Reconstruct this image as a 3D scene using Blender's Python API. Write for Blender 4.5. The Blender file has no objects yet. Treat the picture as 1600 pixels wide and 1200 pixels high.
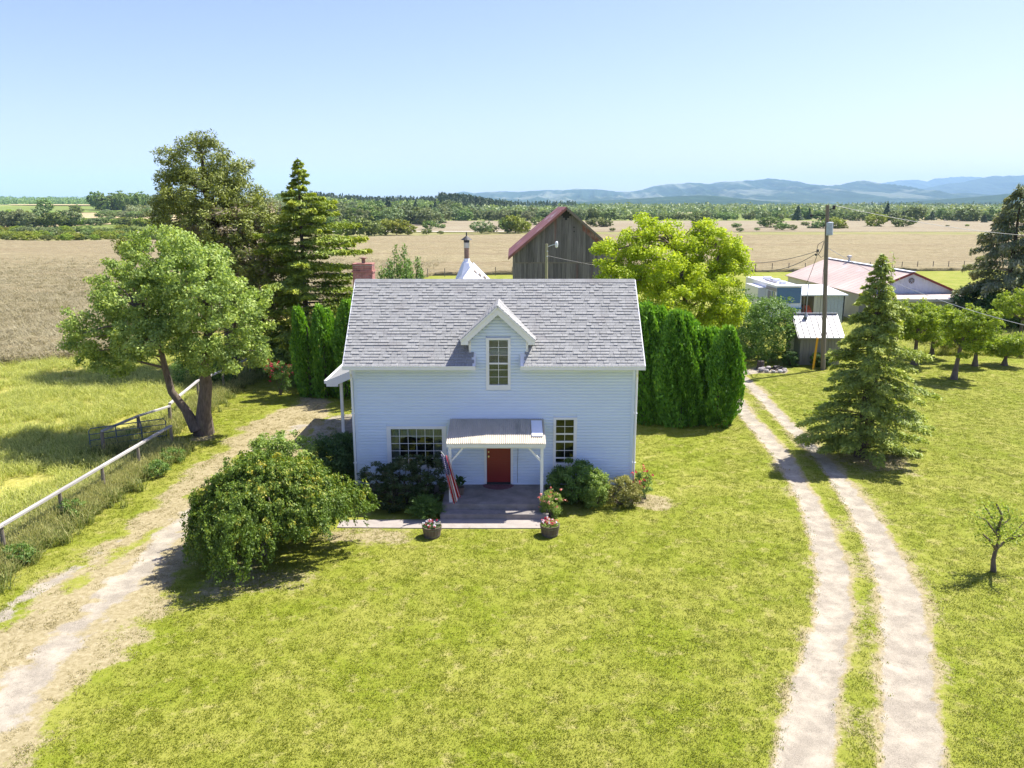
import bpy, math, random
import numpy as np
from math import sin, cos, tan, atan, pi, radians, sqrt, atan2
from mathutils import Vector, Matrix

S = bpy.context.scene
COL = S.collection
# ------------------------------------------------------------------ camera, world, sun, exposure
CAM_H, FPX, PITCH = 10.05, 1244.0, atan(278 / 1244)
cam_d = bpy.data.cameras.new('camera')
cam_d.sensor_width = 36.0
cam_d.lens = FPX / 1600 * 36
cam_d.clip_start, cam_d.clip_end = 0.1, 60000
cam = bpy.data.objects.new('camera', cam_d)
COL.objects.link(cam)
cam.location = (0, 0, CAM_H)
cam.rotation_euler = (pi / 2 - PITCH, 0, 0)
S.camera = cam

SUN = Vector((0.56, 0.33, 1.0)).normalized()
world = bpy.data.worlds.new('World')
S.world = world
world.use_nodes = True
wn = world.node_tree
for n in list(wn.nodes):
    wn.nodes.remove(n)
w_out = wn.nodes.new('ShaderNodeOutputWorld')
w_bg = wn.nodes.new('ShaderNodeBackground')
w_sky = wn.nodes.new('ShaderNodeTexSky')
w_sky.sky_type = 'NISHITA'
w_sky.sun_disc = False
w_sky.sun_elevation = math.asin(SUN.z)
w_sky.sun_rotation = atan2(SUN.x, SUN.y)
w_sky.altitude = 50
w_sky.air_density = 1.0
w_sky.dust_density = 1.0
w_sky.ozone_density = 3.5
w_bg.inputs['Strength'].default_value = 0.096
w_tint = wn.nodes.new('ShaderNodeMix')
w_tint.data_type = 'RGBA'; w_tint.blend_type = 'MULTIPLY'; w_tint.inputs[0].default_value = 1.0
w_tint.inputs[7].default_value = (0.97, 0.83, 1.08, 1)      # white balance of the clear sky
wn.links.new(w_sky.outputs[0], w_tint.inputs[6])
wn.links.new(w_tint.outputs[2], w_bg.inputs['Color'])
wn.links.new(w_bg.outputs[0], w_out.inputs['Surface'])
sun_d = bpy.data.lights.new('sun', 'SUN')
sun_d.energy = 4.8
sun_d.angle = radians(0.53)
sun_d.color = (1.0, 0.955, 0.88)
sun_o = bpy.data.objects.new('sun', sun_d)
COL.objects.link(sun_o)
sun_o.rotation_euler = SUN.to_track_quat('Z', 'Y').to_euler()
sun_o.location = (40, 20, 60)
S.view_settings.view_transform = 'Standard'
S.view_settings.look = 'None'
S.view_settings.exposure = 1.12
S.view_settings.gamma = 1.0
S.view_settings.use_curve_mapping = False
S.render.engine = 'CYCLES'
cy = S.cycles
cy.max_bounces = 7
cy.diffuse_bounces = 3
cy.glossy_bounces = 3
cy.transmission_bounces = 4
cy.transparent_max_bounces = 12
cy.volume_bounces = 1
cy.sample_clamp_indirect = 4.0
cy.caustics_reflective = False
cy.caustics_refractive = False

RNG = np.random.default_rng(11)
random.seed(5)
HAZE_DENSITY = 6.0e-5

# ------------------------------------------------------------------ survey helpers (photo point -> place)
def at(px, py, z=0.0):
    up = (600 - py) / FPX; r = (px - 800) / FPX
    dy = cos(PITCH) + up * sin(PITCH); dz = up * cos(PITCH) - sin(PITCH)
    t = (z - CAM_H) / dz
    return (r * t, dy * t)
def on(px, py, Y):
    up = (600 - py) / FPX; r = (px - 800) / FPX
    dy = cos(PITCH) + up * sin(PITCH); dz = up * cos(PITCH) - sin(PITCH)
    t = Y / dy
    return (r * t, CAM_H + dz * t)

# ------------------------------------------------------------------ object helpers
def tag(o, label=None, cat=None, group=None, kind=None):
    if label: o['label'] = label
    if cat: o['category'] = cat
    if group: o['group'] = group
    if kind: o['kind'] = kind
    return o
def empty(name, loc=(0, 0, 0), rz=0.0):
    o = bpy.data.objects.new(name, None)
    o.empty_display_size = 0.3
    o.location = loc
    o.rotation_euler = (0, 0, rz)
    COL.objects.link(o)
    return o
def link(name, me, mat=None, parent=None, loc=None):
    o = bpy.data.objects.new(name, me)
    if mat is not None and len(me.materials) == 0:
        me.materials.append(mat)
    COL.objects.link(o)
    if parent is not None: o.parent = parent
    if loc is not None: o.location = loc
    return o
def copy_tree(o, parent=None):
    c = o.copy()
    COL.objects.link(c)
    if parent is not None:
        c.parent = parent
    for ch in list(o.children):
        copy_tree(ch, c)
    return c

class MB:
    def __init__(self):
        self.v = []; self.f = []; self.t = []
    def face(self, idx, tint=0.5):
        self.f.append(idx); self.t.append(tint)
    def poly(self, pts, tint=0.5):
        b = len(self.v)
        self.v += [tuple(p) for p in pts]
        self.face(tuple(range(b, b + len(pts))), tint)
        return self
    def box(self, x0, x1, y0, y1, z0, z1, tint=0.5):
        b = len(self.v)
        self.v += [(x0, y0, z0), (x1, y0, z0), (x1, y1, z0), (x0, y1, z0), (x0, y0, z1), (x1, y0, z1), (x1, y1, z1), (x0, y1, z1)]
        for q in ((0, 3, 2, 1), (4, 5, 6, 7), (0, 1, 5, 4), (1, 2, 6, 5), (2, 3, 7, 6), (3, 0, 4, 7)):
            self.face(tuple(b + i for i in q), tint)
        return self
    def hexa(self, p, tint=0.5):      # 8 points, bottom ring then top ring
        b = len(self.v)
        self.v += [tuple(q) for q in p]
        for q in ((0, 3, 2, 1), (4, 5, 6, 7), (0, 1, 5, 4), (1, 2, 6, 5), (2, 3, 7, 6), (3, 0, 4, 7)):
            self.face(tuple(b + i for i in q), tint)
        return self
    def beam(self, a, b_, w, h, up=(0, 0, 1), tint=0.5):
        a = Vector(a); c = Vector(b_); d = (c - a).normalized()
        s = d.cross(Vector(up))
        if s.length < 1e-4: s = Vector((1, 0, 0))
        s.normalize(); u = s.cross(d).normalized()
        s *= w / 2; u *= h / 2
        self.hexa([a - s - u, a + s - u, c + s - u, c - s - u, a - s + u, a + s + u, c + s + u, c - s + u], tint)
        return self
    def tube(self, pts, rad, n=8, cap=True, tint=0.5):
        pts = [Vector(p) for p in pts]
        if not hasattr(rad, '__len__'): rad = [rad] * len(pts)
        b = len(self.v); ref = None
        for i, p in enumerate(pts):
            if i == 0: d = pts[1] - pts[0]
            elif i == len(pts) - 1: d = pts[-1] - pts[-2]
            else: d = pts[i + 1] - pts[i - 1]
            d.normalize()
            if ref is None:
                ref = d.cross(Vector((0, 0, 1)))
                if ref.length < 0.1: ref = d.cross(Vector((1, 0, 0)))
            s = (ref - d * ref.dot(d)).normalized(); ref = s
            u = d.cross(s)
            for k in range(n):
                a = 2 * pi * k / n
                self.v.append(tuple(p + (s * cos(a) + u * sin(a)) * rad[i]))
        for i in range(len(pts) - 1):
            for k in range(n):
                k2 = (k + 1) % n
                self.face((b + i * n + k, b + i * n + k2, b + (i + 1) * n + k2, b + (i + 1) * n + k), tint)
        if cap:
            self.face(tuple(b + k for k in range(n))[::-1], tint)
            self.face(tuple(b + (len(pts) - 1) * n + k for k in range(n)), tint)
        return self
    def lathe(self, prof, cx=0, cy=0, n=16, tint=0.5):
        b = len(self.v)
        for r, z in prof:
            for k in range(n):
                a = 2 * pi * k / n
                self.v.append((cx + r * cos(a), cy + r * sin(a), z))
        for i in range(len(prof) - 1):
            for k in range(n):
                k2 = (k + 1) % n
                self.face((b + i * n + k, b + i * n + k2, b + (i + 1) * n + k2, b + (i + 1) * n + k), tint)
        return self
    def prism(self, poly, y0, y1, tint=0.5):   # poly in (x,z), extruded along y
        b = len(self.v); n = len(poly)
        for y in (y0, y1):
            for x, z in poly: self.v.append((x, y, z))
        self.face(tuple(b + i for i in range(n)), tint)
        self.face(tuple(b + n + i for i in range(n))[::-1], tint)
        for i in range(n):
            j = (i + 1) % n
            self.face((b + j, b + i, b + n + i, b + n + j), tint)
        return self
    def mesh(self, name, mat=None, smooth=False):
        me = bpy.data.meshes.new(name)
        me.from_pydata(self.v, [], self.f)
        at_ = me.attributes.new('tint', 'FLOAT', 'FACE')
        at_.data.foreach_set('value', np.array(self.t, dtype=np.float32))
        if smooth:
            me.polygons.foreach_set('use_smooth', [True] * len(me.polygons))
        if mat is not None: me.materials.append(mat)
        me.update()
        return me
    def build(self, name, mat=None, parent=None, smooth=False, loc=None):
        return link(name, self.mesh(name, mat, smooth), None, parent, loc)

def np_quads(name, P, tint, mat, smooth=False):
    """P: (n,4,3) quads"""
    n = len(P)
    me = bpy.data.meshes.new(name)
    me.vertices.add(n * 4); me.vertices.foreach_set('co', np.ascontiguousarray(P, dtype=np.float32).ravel())
    me.loops.add(n * 4); me.loops.foreach_set('vertex_index', np.arange(n * 4, dtype=np.int32))
    me.polygons.add(n)
    me.polygons.foreach_set('loop_start', np.arange(0, n * 4, 4, dtype=np.int32))
    a = me.attributes.new('tint', 'FLOAT', 'FACE')
    a.data.foreach_set('value', np.asarray(tint, dtype=np.float32))
    me.materials.append(mat)
    me.update(calc_edges=True)
    return me
def np_grid(name, X, Y, Z, mat, attrs=None, facemask=None, smooth=True):
    ny, nx = X.shape
    idx = np.arange(ny * nx).reshape(ny, nx)
    q = np.stack([idx[:-1, :-1], idx[:-1, 1:], idx[1:, 1:], idx[1:, :-1]], -1).reshape(-1, 4)
    if facemask is not None:
        q = q[facemask.ravel()]
    used, inv = np.unique(q.ravel(), return_inverse=True)
    q = inv.reshape(-1, 4)
    V = np.stack([X.ravel()[used], Y.ravel()[used], Z.ravel()[used]], -1)
    me = bpy.data.meshes.new(name)
    me.vertices.add(len(V)); me.vertices.foreach_set('co', V.astype(np.float32).ravel())
    me.loops.add(len(q) * 4); me.loops.foreach_set('vertex_index', q.astype(np.int32).ravel())
    me.polygons.add(len(q)); me.polygons.foreach_set('loop_start', np.arange(0, len(q) * 4, 4, dtype=np.int32))
    if attrs:
        for k, A in attrs.items():
            a = me.attributes.new(k, 'FLOAT', 'POINT')
            a.data.foreach_set('value', A.ravel()[used].astype(np.float32))
    me.materials.append(mat)
    me.update(calc_edges=True)
    if smooth: me.polygons.foreach_set('use_smooth', [True] * len(me.polygons))
    return me

# numpy value noise
_perm = np.random.default_rng(3).random((256, 256))
def vnoise(x, y):
    xi = np.floor(x).astype(int); yi = np.floor(y).astype(int)
    fx = x - xi; fy = y - yi
    fx = fx * fx * (3 - 2 * fx); fy = fy * fy * (3 - 2 * fy)
    g = lambda a, b: _perm[a % 256, b % 256]
    return (g(xi, yi) * (1 - fx) + g(xi + 1, yi) * fx) * (1 - fy) + (g(xi, yi + 1) * (1 - fx) + g(xi + 1, yi + 1) * fx) * fy
def fbm(x, y, o=4):
    s = 0; a = 0.5; t = 0
    for i in range(o):
        s = s + a * vnoise(x * 2 ** i + 17 * i, y * 2 ** i + 31 * i); t += a; a *= 0.5
    return s / t
def sstep(a, b, x):
    t = np.clip((x - a) / (b - a), 0, 1)
    return t * t * (3 - 2 * t)
def polydist(X, Y, pts, ws=None):
    """signed-like normalised distance to polyline with varying half width: d - w"""
    best = np.full(X.shape, 1e9)
    for i in range(len(pts) - 1):
        ax, ay = pts[i]; bx, by = pts[i + 1]
        dx, dy = bx - ax, by - ay
        L = dx * dx + dy * dy
        t = np.clip(((X - ax) * dx + (Y - ay) * dy) / L, 0, 1)
        d = np.hypot(X - ax - t * dx, Y - ay - t * dy)
        w = 0 if ws is None else ws[i] * (1 - t) + ws[i + 1] * t
        best = np.minimum(best, d - w)
    return best

# ------------------------------------------------------------------ materials
def newmat(name):
    m = bpy.data.materials.new(name)
    m.use_nodes = True
    nt = m.node_tree
    b = nt.nodes['Principled BSDF']
    return m, nt, b
def nd(nt, t, **kw):
    n = nt.nodes.new(t)
    for k, v in kw.items(): setattr(n, k, v)
    return n
def ramp(nt, stops, src):
    r = nd(nt, 'ShaderNodeValToRGB')
    e = r.color_ramp.elements
    while len(e) < len(stops): e.new(0.5)
    for el, (p, c) in zip(e, stops):
        el.position = p; el.color = (*c, 1)
    nt.links.new(src, r.inputs[0])
    return r.outputs[0]
def noise(nt, scale, detail=4, rough=0.55, stretch=None, coord='Object', dist=0.0):
    tc = nd(nt, 'ShaderNodeTexCoord')
    n = nd(nt, 'ShaderNodeTexNoise')
    n.inputs['Scale'].default_value = scale
    n.inputs['Detail'].default_value = detail
    n.inputs['Roughness'].default_value = rough
    n.inputs['Distortion'].default_value = dist
    src = tc.outputs[coord]
    if stretch:
        mp = nd(nt, 'ShaderNodeMapping')
        mp.inputs['Scale'].default_value = stretch
        nt.links.new(src, mp.inputs[0]); src = mp.outputs[0]
    nt.links.new(src, n.inputs['Vector'])
    return n.outputs['Fac']
def mixc(nt, fac, a, b, mode='MIX'):
    m = nd(nt, 'ShaderNodeMix', data_type='RGBA', blend_type=mode)
    for s, v in ((m.inputs[0], fac), (m.inputs[6], a), (m.inputs[7], b)):
        if hasattr(v, 'is_linked') or hasattr(v, 'links'): nt.links.new(v, s)
        elif isinstance(v, (tuple, list)): s.default_value = (*v, 1) if len(v) == 3 else v
        else: s.default_value = v
    return m.outputs[2]
def math_(nt, op, a, b=None, clamp=False):
    m = nd(nt, 'ShaderNodeMath', operation=op, use_clamp=clamp)
    for i, v in enumerate((a, b)):
        if v is None: continue
        if hasattr(v, 'links'): nt.links.new(v, m.inputs[i])
        else: m.inputs[i].default_value = v
    return m.outputs[0]
def bump(nt, bsdf, src, strength=0.3, dist=0.02):
    b = nd(nt, 'ShaderNodeBump')
    b.inputs['Strength'].default_value = strength
    b.inputs['Distance'].default_value = dist
    nt.links.new(src, b.inputs['Height'])
    nt.links.new(b.outputs[0], bsdf.inputs['Normal'])
def mul(c, k): return tuple(min(1, x * k) for x in c)

def mat_plain(name, c, rough=0.6, var=0.18, scale=3.0, stretch=None, bmp=0.15, bscale=25, metal=0.0, spec=0.5, objvar=0.0, tint=0.0, dirt=None):
    m, nt, b = newmat(name)
    f = noise(nt, scale, 5, 0.6, stretch)
    col = ramp(nt, [(0.3, mul(c, 1 - var)), (0.7, mul(c, 1 + var))], f)
    if dirt:
        f2 = noise(nt, dirt[1], 5, 0.65, stretch)
        k = ramp(nt, [(dirt[2], (0, 0, 0)), (min(1, dirt[2] + 0.16), (1, 1, 1))], f2)
        col = mixc(nt, k, col, dirt[0])
    if objvar:
        oi = nd(nt, 'ShaderNodeObjectInfo')
        v = math_(nt, 'MULTIPLY_ADD', oi.outputs['Random'], objvar * 2)
        v.node.inputs[2].default_value = 1 - objvar
        h = nd(nt, 'ShaderNodeHueSaturation'); nt.links.new(v, h.inputs['Value']); nt.links.new(col, h.inputs['Color']); col = h.outputs[0]
    if tint:
        a = nd(nt, 'ShaderNodeAttribute', attribute_name='tint')
        v = math_(nt, 'MULTIPLY_ADD', a.outputs['Fac'], tint * 2)
        v.node.inputs[2].default_value = 1 - tint
        h = nd(nt, 'ShaderNodeHueSaturation'); nt.links.new(v, h.inputs['Value']); nt.links.new(col, h.inputs['Color']); col = h.outputs[0]
    nt.links.new(col, b.inputs['Base Color'])
    b.inputs['Roughness'].default_value = rough
    b.inputs['Metallic'].default_value = metal
    b.inputs['Specular IOR Level'].default_value = spec
    if bmp: bump(nt, b, noise(nt, bscale, 3, 0.6, stretch), bmp, 0.02)
    return m
def mat_leaf(name, dark, mid, light, transl=0.35, rough=0.55, objvar=0.0, tlcol=None):
    m, nt, b = newmat(name)
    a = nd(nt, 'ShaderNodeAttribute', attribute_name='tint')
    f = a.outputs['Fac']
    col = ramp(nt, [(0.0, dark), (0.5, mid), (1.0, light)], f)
    if objvar:
        oi = nd(nt, 'ShaderNodeObjectInfo')
        v = math_(nt, 'MULTIPLY_ADD', oi.outputs['Random'], objvar * 2)
        v.node.inputs[2].default_value = 1 - objvar
        h = nd(nt, 'ShaderNodeHueSaturation'); nt.links.new(v, h.inputs['Value']); nt.links.new(col, h.inputs['Color'])
        hv = math_(nt, 'MULTIPLY_ADD', oi.outputs['Random'], 0.05); hv.node.inputs[2].default_value = 0.475
        nt.links.new(hv, h.inputs['Hue'])
        col = h.outputs[0]
    nt.links.new(col, b.inputs['Base Color'])
    b.inputs['Roughness'].default_value = rough
    b.inputs['Specular IOR Level'].default_value = 0.35
    t = nd(nt, 'ShaderNodeBsdfTranslucent')
    tc = mixc(nt, 1.0, col, tlcol or (1.0, 1.0, 0.55), 'MULTIPLY')
    nt.links.new(tc, t.inputs[0])
    mx = nd(nt, 'ShaderNodeMixShader'); mx.inputs[0].default_value = transl
    nt.links.new(b.outputs[0], mx.inputs[1]); nt.links.new(t.outputs[0], mx.inputs[2])
    nt.links.new(mx.outputs[0], nt.nodes['Material Output'].inputs[0])
    return m

M = {}
M['siding'] = mat_plain('vinyl_siding', (0.67, 0.76, 0.865), 0.5, 0.03, 1.2, (0.5, 1, 2), 0.05, 40, objvar=0.015)
M['white'] = mat_plain('white_paint', (0.80, 0.80, 0.79), 0.45, 0.04, 3, None, 0.05, 30)
M['whitemetal'] = mat_plain('white_metal_roof', (0.74, 0.76, 0.78), 0.35, 0.05, 0.8, None, 0.05, 8, spec=0.6)
M['red_door'] = mat_plain('red_door_paint', (0.24, 0.016, 0.013), 0.38, 0.08, 2, None, 0.05, 60)
M['brass'] = mat_plain('brass', (0.7, 0.6, 0.4), 0.3, 0.05, metal=1.0, bmp=0)
M['concrete'] = mat_plain('concrete', (0.25, 0.225, 0.205), 0.9, 0.28, 2.2, None, 0.35, 30, dirt=((0.2, 0.18, 0.16), 1.3, 0.5))
M['shingle'] = mat_plain('asphalt_shingle', (0.30, 0.30, 0.285), 0.9, 0.10, 9, None, 0.5, 120, objvar=0.09, dirt=((0.25, 0.238, 0.228), 0.8, 0.56))
M['shingle_t'] = mat_plain('asphalt_shingle_course', (0.30, 0.30, 0.285), 0.9, 0.10, 9, None, 0.5, 120, tint=0.09, dirt=((0.25, 0.238, 0.228), 0.8, 0.56))
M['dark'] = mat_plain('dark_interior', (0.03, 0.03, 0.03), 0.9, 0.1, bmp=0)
M['curtain'] = mat_plain('curtain_cloth', (0.42, 0.42, 0.36), 0.9, 0.2, 3, (8, 1, 0.5), 0.2, 20)
M['blind'] = mat_plain('window_blind', (0.55, 0.56, 0.52), 0.6, 0.05, bmp=0)
M['brick'] = mat_plain('red_brick', (0.34, 0.15, 0.115), 0.9, 0.25, 6, None, 0.4, 60, tint=0.25)
M['mortar'] = mat_plain('mortar', (0.4, 0.36, 0.32), 0.95, 0.15)
M['awning'] = mat_plain('corrugated_plastic', (0.47, 0.42, 0.33), 0.5, 0.12, 4, (1, 0.2, 1), 0.1, 20, dirt=((0.30, 0.28, 0.22), 2.5, 0.52))
M['sheet'] = mat_plain('white_plastic_sheet', (0.82, 0.84, 0.88), 0.3, 0.02, bmp=0)
M['mat'] = mat_plain('doormat_fibre', (0.16, 0.07, 0.08), 0.95, 0.7, 30, None, 0.6, 80)
M['barnwood'] = mat_plain('weathered_barn_wood', (0.165, 0.15, 0.14), 0.92, 0.4, 3.0, (5, 5, 0.25), 0.5, 30, objvar=0.3, dirt=((0.2, 0.06, 0.045), 0.35, 0.6))
M['rust'] = mat_plain('rusty_red_roof', (0.24, 0.095, 0.075), 0.6, 0.25, 0.8, (1, 0.3, 1), 0.2, 10, dirt=((0.42, 0.33, 0.33), 0.5, 0.55), objvar=0.08)
M['pinkroof'] = mat_plain('faded_pink_metal_roof', (0.50, 0.385, 0.31), 0.55, 0.14, 0.35, (1, 0.4, 1), 0.1, 6, dirt=((0.62, 0.56, 0.55), 0.25, 0.55), objvar=0.06)
M['redtrim'] = mat_plain('dark_red_trim', (0.20, 0.05, 0.045), 0.5, 0.12)
M['bluemetal'] = mat_plain('pale_blue_metal_wall', (0.56, 0.62, 0.72), 0.5, 0.08, 1.5, (3, 3, 0.4), 0.1, 10, objvar=0.06, dirt=((0.4, 0.46, 0.56), 1.0, 0.6))
M['cream'] = mat_plain('cream_metal_wall', (0.55, 0.52, 0.43), 0.55, 0.08, 1.5, None, 0.1, 10, objvar=0.05)
M['galv'] = mat_plain('galvanised_roof', (0.38, 0.375, 0.37), 0.4, 0.07, 1.5, None, 0.08, 12, metal=0.25, objvar=0.05)
M['seam'] = mat_plain('roof_seam', (0.16, 0.15, 0.15), 0.5, 0.1)
M['shedwall'] = mat_plain('olive_shed_siding', (0.23, 0.22, 0.165), 0.8, 0.1, 2, (1, 1, 0.4), 0.2, 30, objvar=0.07)
M['pole'] = mat_plain('pole_wood', (0.20, 0.165, 0.125), 0.9, 0.25, 3, (6, 6, 0.3), 0.5, 30)
M['palepole'] = mat_plain('pale_pole_wood', (0.36, 0.33, 0.2), 0.85, 0.2, 3, (6, 6, 0.3), 0.4, 30)
M['fencewood'] = mat_plain('weathered_fence_wood', (0.40, 0.38, 0.35), 0.9, 0.22, 4, (1, 0.15, 4), 0.4, 40, objvar=0.12)
M['postwood'] = mat_plain('fence_post_wood', (0.20, 0.17, 0.13), 0.9, 0.25, 5, (4, 4, 0.5), 0.4, 40, objvar=0.15)
M['bluegate'] = mat_plain('blue_gate_paint', (0.06, 0.10, 0.15), 0.5, 0.2, 5)
M['yellow'] = mat_plain('yellow_plastic', (0.75, 0.36, 0.015), 0.45, 0.05)
M['grey'] = mat_plain('grey_metal', (0.42, 0.47, 0.52), 0.5, 0.12, 6)
M['black'] = mat_plain('black_rubber', (0.02, 0.02, 0.022), 0.6, 0.1)
M['wire'] = mat_plain('wire', (0.06, 0.06, 0.06), 0.6, 0.1, bmp=0)
M['palewire'] = mat_plain('pale_wire', (0.4, 0.4, 0.4), 0.6, 0.1, bmp=0)
M['rvwhite'] = mat_plain('motorhome_white', (0.72, 0.73, 0.74), 0.3, 0.03, bmp=0)
M['rvblue'] = mat_plain('motorhome_stripe', (0.07, 0.19, 0.27), 0.3, 0.1, bmp=0)
M['rvgrey'] = mat_plain('motorhome_grey', (0.26, 0.24, 0.25), 0.4, 0.1, bmp=0)
M['redthing'] = mat_plain('red_machine_paint', (0.5, 0.08, 0.03), 0.4, 0.1, bmp=0)
M['bark'] = mat_plain('bark', (0.15, 0.115, 0.085), 0.95, 0.4, 5, (3, 3, 0.7), 0.9, 18, dirt=((0.20, 0.17, 0.08), 2.0, 0.6))
M['barkdark'] = mat_plain('dark_bark', (0.085, 0.065, 0.05), 0.95, 0.3, 5, (3, 3, 0.7), 0.8, 18)
M['barrel'] = mat_plain('barrel_oak', (0.14, 0.10, 0.075), 0.8, 0.25, 5, (3, 3, 0.5), 0.3, 40, tint=0.2)
M['hoop'] = mat_plain('barrel_hoop', (0.16, 0.15, 0.14), 0.5, 0.2, metal=0.6)
M['soil'] = mat_plain('soil', (0.06, 0.045, 0.035), 0.95, 0.3)
M['fl_red'] = mat_leaf('red_petal', (0.32, 0.01, 0.03), (0.55, 0.03, 0.07), (0.72, 0.13, 0.16), 0.3)
M['fl_coral'] = mat_leaf('coral_petal', (0.62, 0.12, 0.10), (0.75, 0.25, 0.2), (0.8, 0.45, 0.38), 0.3)
M['fl_white'] = mat_leaf('white_petal', (0.55, 0.5, 0.6), (0.75, 0.72, 0.8), (0.82, 0.8, 0.82), 0.3)
M['stone'] = mat_plain('fire_ring_stone', (0.42, 0.38, 0.36), 0.9, 0.25, 4, objvar=0.3)
M['charcoal'] = mat_plain('charcoal', (0.03, 0.028, 0.026), 0.95, 0.3)
M['chromey'] = mat_plain('stainless_flue', (0.5, 0.5, 0.5), 0.3, 0.15, 4, metal=0.9)
M['rustpipe'] = mat_plain('rusty_flue', (0.24, 0.15, 0.1), 0.7, 0.3, 6)

def mat_glass():
    m, nt, b = newmat('window_glass')
    g = nd(nt, 'ShaderNodeBsdfGlossy'); g.inputs['Roughness'].default_value = 0.01; g.inputs['Color'].default_value = (0.95, 0.97, 1, 1)
    t = nd(nt, 'ShaderNodeBsdfTransparent'); t.inputs['Color'].default_value = (0.82, 0.88, 0.86, 1)
    fr = nd(nt, 'ShaderNodeFresnel'); fr.inputs['IOR'].default_value = 1.5
    mx = nd(nt, 'ShaderNodeMixShader')
    nt.links.new(fr.outputs[0], mx.inputs[0]); nt.links.new(t.outputs[0], mx.inputs[1]); nt.links.new(g.outputs[0], mx.inputs[2])
    nt.links.new(mx.outputs[0], nt.nodes['Material Output'].inputs[0])
    return m
M['glass'] = mat_glass()
m_, nt_, b_ = newmat('windscreen_glass')
b_.inputs['Base Color'].default_value = (0.03, 0.12, 0.2, 1); b_.inputs['Roughness'].default_value = 0.06
b_.inputs['Coat Weight'].default_value = 0.6
M['windscreen'] = m_

# foliage colours
M['lf_apple'] = mat_leaf('apple_leaf', (0.1432, 0.2256, 0.0481), (0.3185, 0.4380, 0.0990), (0.6051, 0.6900, 0.1869), 0.38)
M['lf_pine'] = mat_leaf('pine_needles', (0.1157, 0.1497, 0.0314), (0.2186, 0.2586, 0.0529), (0.4373, 0.4899, 0.0882), 0.22)
M['lf_pinebrown'] = mat_leaf('old_pine_needles', (0.1620, 0.1260, 0.0816), (0.2520, 0.2076, 0.1260), (0.3420, 0.2880, 0.1620), 0.2)
M['lf_spruce'] = mat_leaf('spruce_needles', (0.1551, 0.2194, 0.0351), (0.3102, 0.3948, 0.0505), (0.8000, 0.8000, 0.0758), 0.22)
M['lf_conr'] = mat_leaf('blue_green_needles', (0.1965, 0.2701, 0.0600), (0.3712, 0.4502, 0.0901), (0.7425, 0.7564, 0.1351), 0.28)
M['lf_cedar'] = mat_leaf('cedar_fronds', (0.1580, 0.2248, 0.1316), (0.3159, 0.3422, 0.1843), (0.6055, 0.5265, 0.2896), 0.25)
M['lf_locust'] = mat_leaf('yellow_green_leaf', (0.2282, 0.3335, 0.0205), (0.4738, 0.5967, 0.0281), (0.7371, 0.7897, 0.0562), 0.45)
M['lf_arb'] = mat_leaf('arborvitae_fronds', (0.0774, 0.1829, 0.0155), (0.1568, 0.3511, 0.0275), (0.3502, 0.5969, 0.0503), 0.3)
M['lf_weep'] = mat_leaf('weeping_leaf', (0.0758, 0.1346, 0.0151), (0.1842, 0.2805, 0.0330), (0.5850, 0.4937, 0.0660), 0.32)
M['lf_lime'] = mat_leaf('light_shrub_leaf', (0.1140, 0.1944, 0.0292), (0.2760, 0.3888, 0.0734), (0.4860, 0.5832, 0.1750), 0.4)
M['lf_dark'] = mat_leaf('dark_shrub_leaf', (0.0378, 0.0851, 0.0207), (0.0756, 0.1512, 0.0377), (0.1701, 0.2457, 0.0680), 0.28)
M['lf_rhod'] = mat_leaf('rhododendron_leaf', (0.0507, 0.0936, 0.0269), (0.0936, 0.1443, 0.0456), (0.2535, 0.2028, 0.1217), 0.22, 0.4)
M['lf_mid'] = mat_leaf('mid_shrub_leaf', (0.0662, 0.1418, 0.0255), (0.1512, 0.2646, 0.0510), (0.3024, 0.4347, 0.1191), 0.35)
M['lf_olive'] = mat_leaf('olive_shrub_leaf', (0.1296, 0.1440, 0.0360), (0.2880, 0.2880, 0.0720), (0.4752, 0.4320, 0.1584), 0.35)
M['lf_orch'] = mat_leaf('orchard_leaf', (0.1247, 0.1960, 0.0171), (0.2850, 0.3919, 0.0361), (0.5165, 0.5879, 0.0712), 0.42)
M['lf_farA'] = mat_leaf('far_green_leaf', (0.1089, 0.1674, 0.0396), (0.1842, 0.2563, 0.0629), (0.3251, 0.3931, 0.0943), 0.25, objvar=0.22)
M['lf_farB'] = mat_leaf('far_yellow_leaf', (0.1560, 0.2184, 0.0250), (0.2808, 0.3588, 0.0374), (0.4524, 0.4836, 0.0624), 0.3, objvar=0.18)
M['lf_farC'] = mat_leaf('far_willow_leaf', (0.1271, 0.1718, 0.0725), (0.2353, 0.2928, 0.1239), (0.3797, 0.4290, 0.1905), 0.25, objvar=0.15)
M['lf_farD'] = mat_leaf('far_conifer_needles', (0.0469, 0.0850, 0.0362), (0.0740, 0.1253, 0.0505), (0.1270, 0.1814, 0.0686), 0.1, objvar=0.2)
M['grass'] = mat_leaf('lawn_blade', (0.1245, 0.1615, 0.0030), (0.1867, 0.2260, 0.0050), (0.2781, 0.2870, 0.0188), 0.4)
M['drygrass'] = mat_leaf('dry_blade', (0.2160, 0.1890, 0.0540), (0.3780, 0.3150, 0.1440), (0.5220, 0.4500, 0.2610), 0.3)
M['meadow'] = mat_leaf('meadow_blade', (0.2231, 0.2838, 0.0382), (0.4449, 0.4904, 0.0775), (0.6992, 0.7053, 0.2448), 0.4, tlcol=(1, 1, 0.7))
M['weed'] = mat_leaf('fence_weed', (0.1079, 0.1596, 0.0287), (0.2466, 0.2953, 0.0689), (0.5242, 0.4948, 0.1954), 0.35, tlcol=(1, 1, 0.7))
M['crop'] = mat_leaf('ripe_crop_blade', (0.2635, 0.2295, 0.1232), (0.3808, 0.3323, 0.1890), (0.4887, 0.4395, 0.2639), 0.25, tlcol=(1, 1, 0.8))

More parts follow.
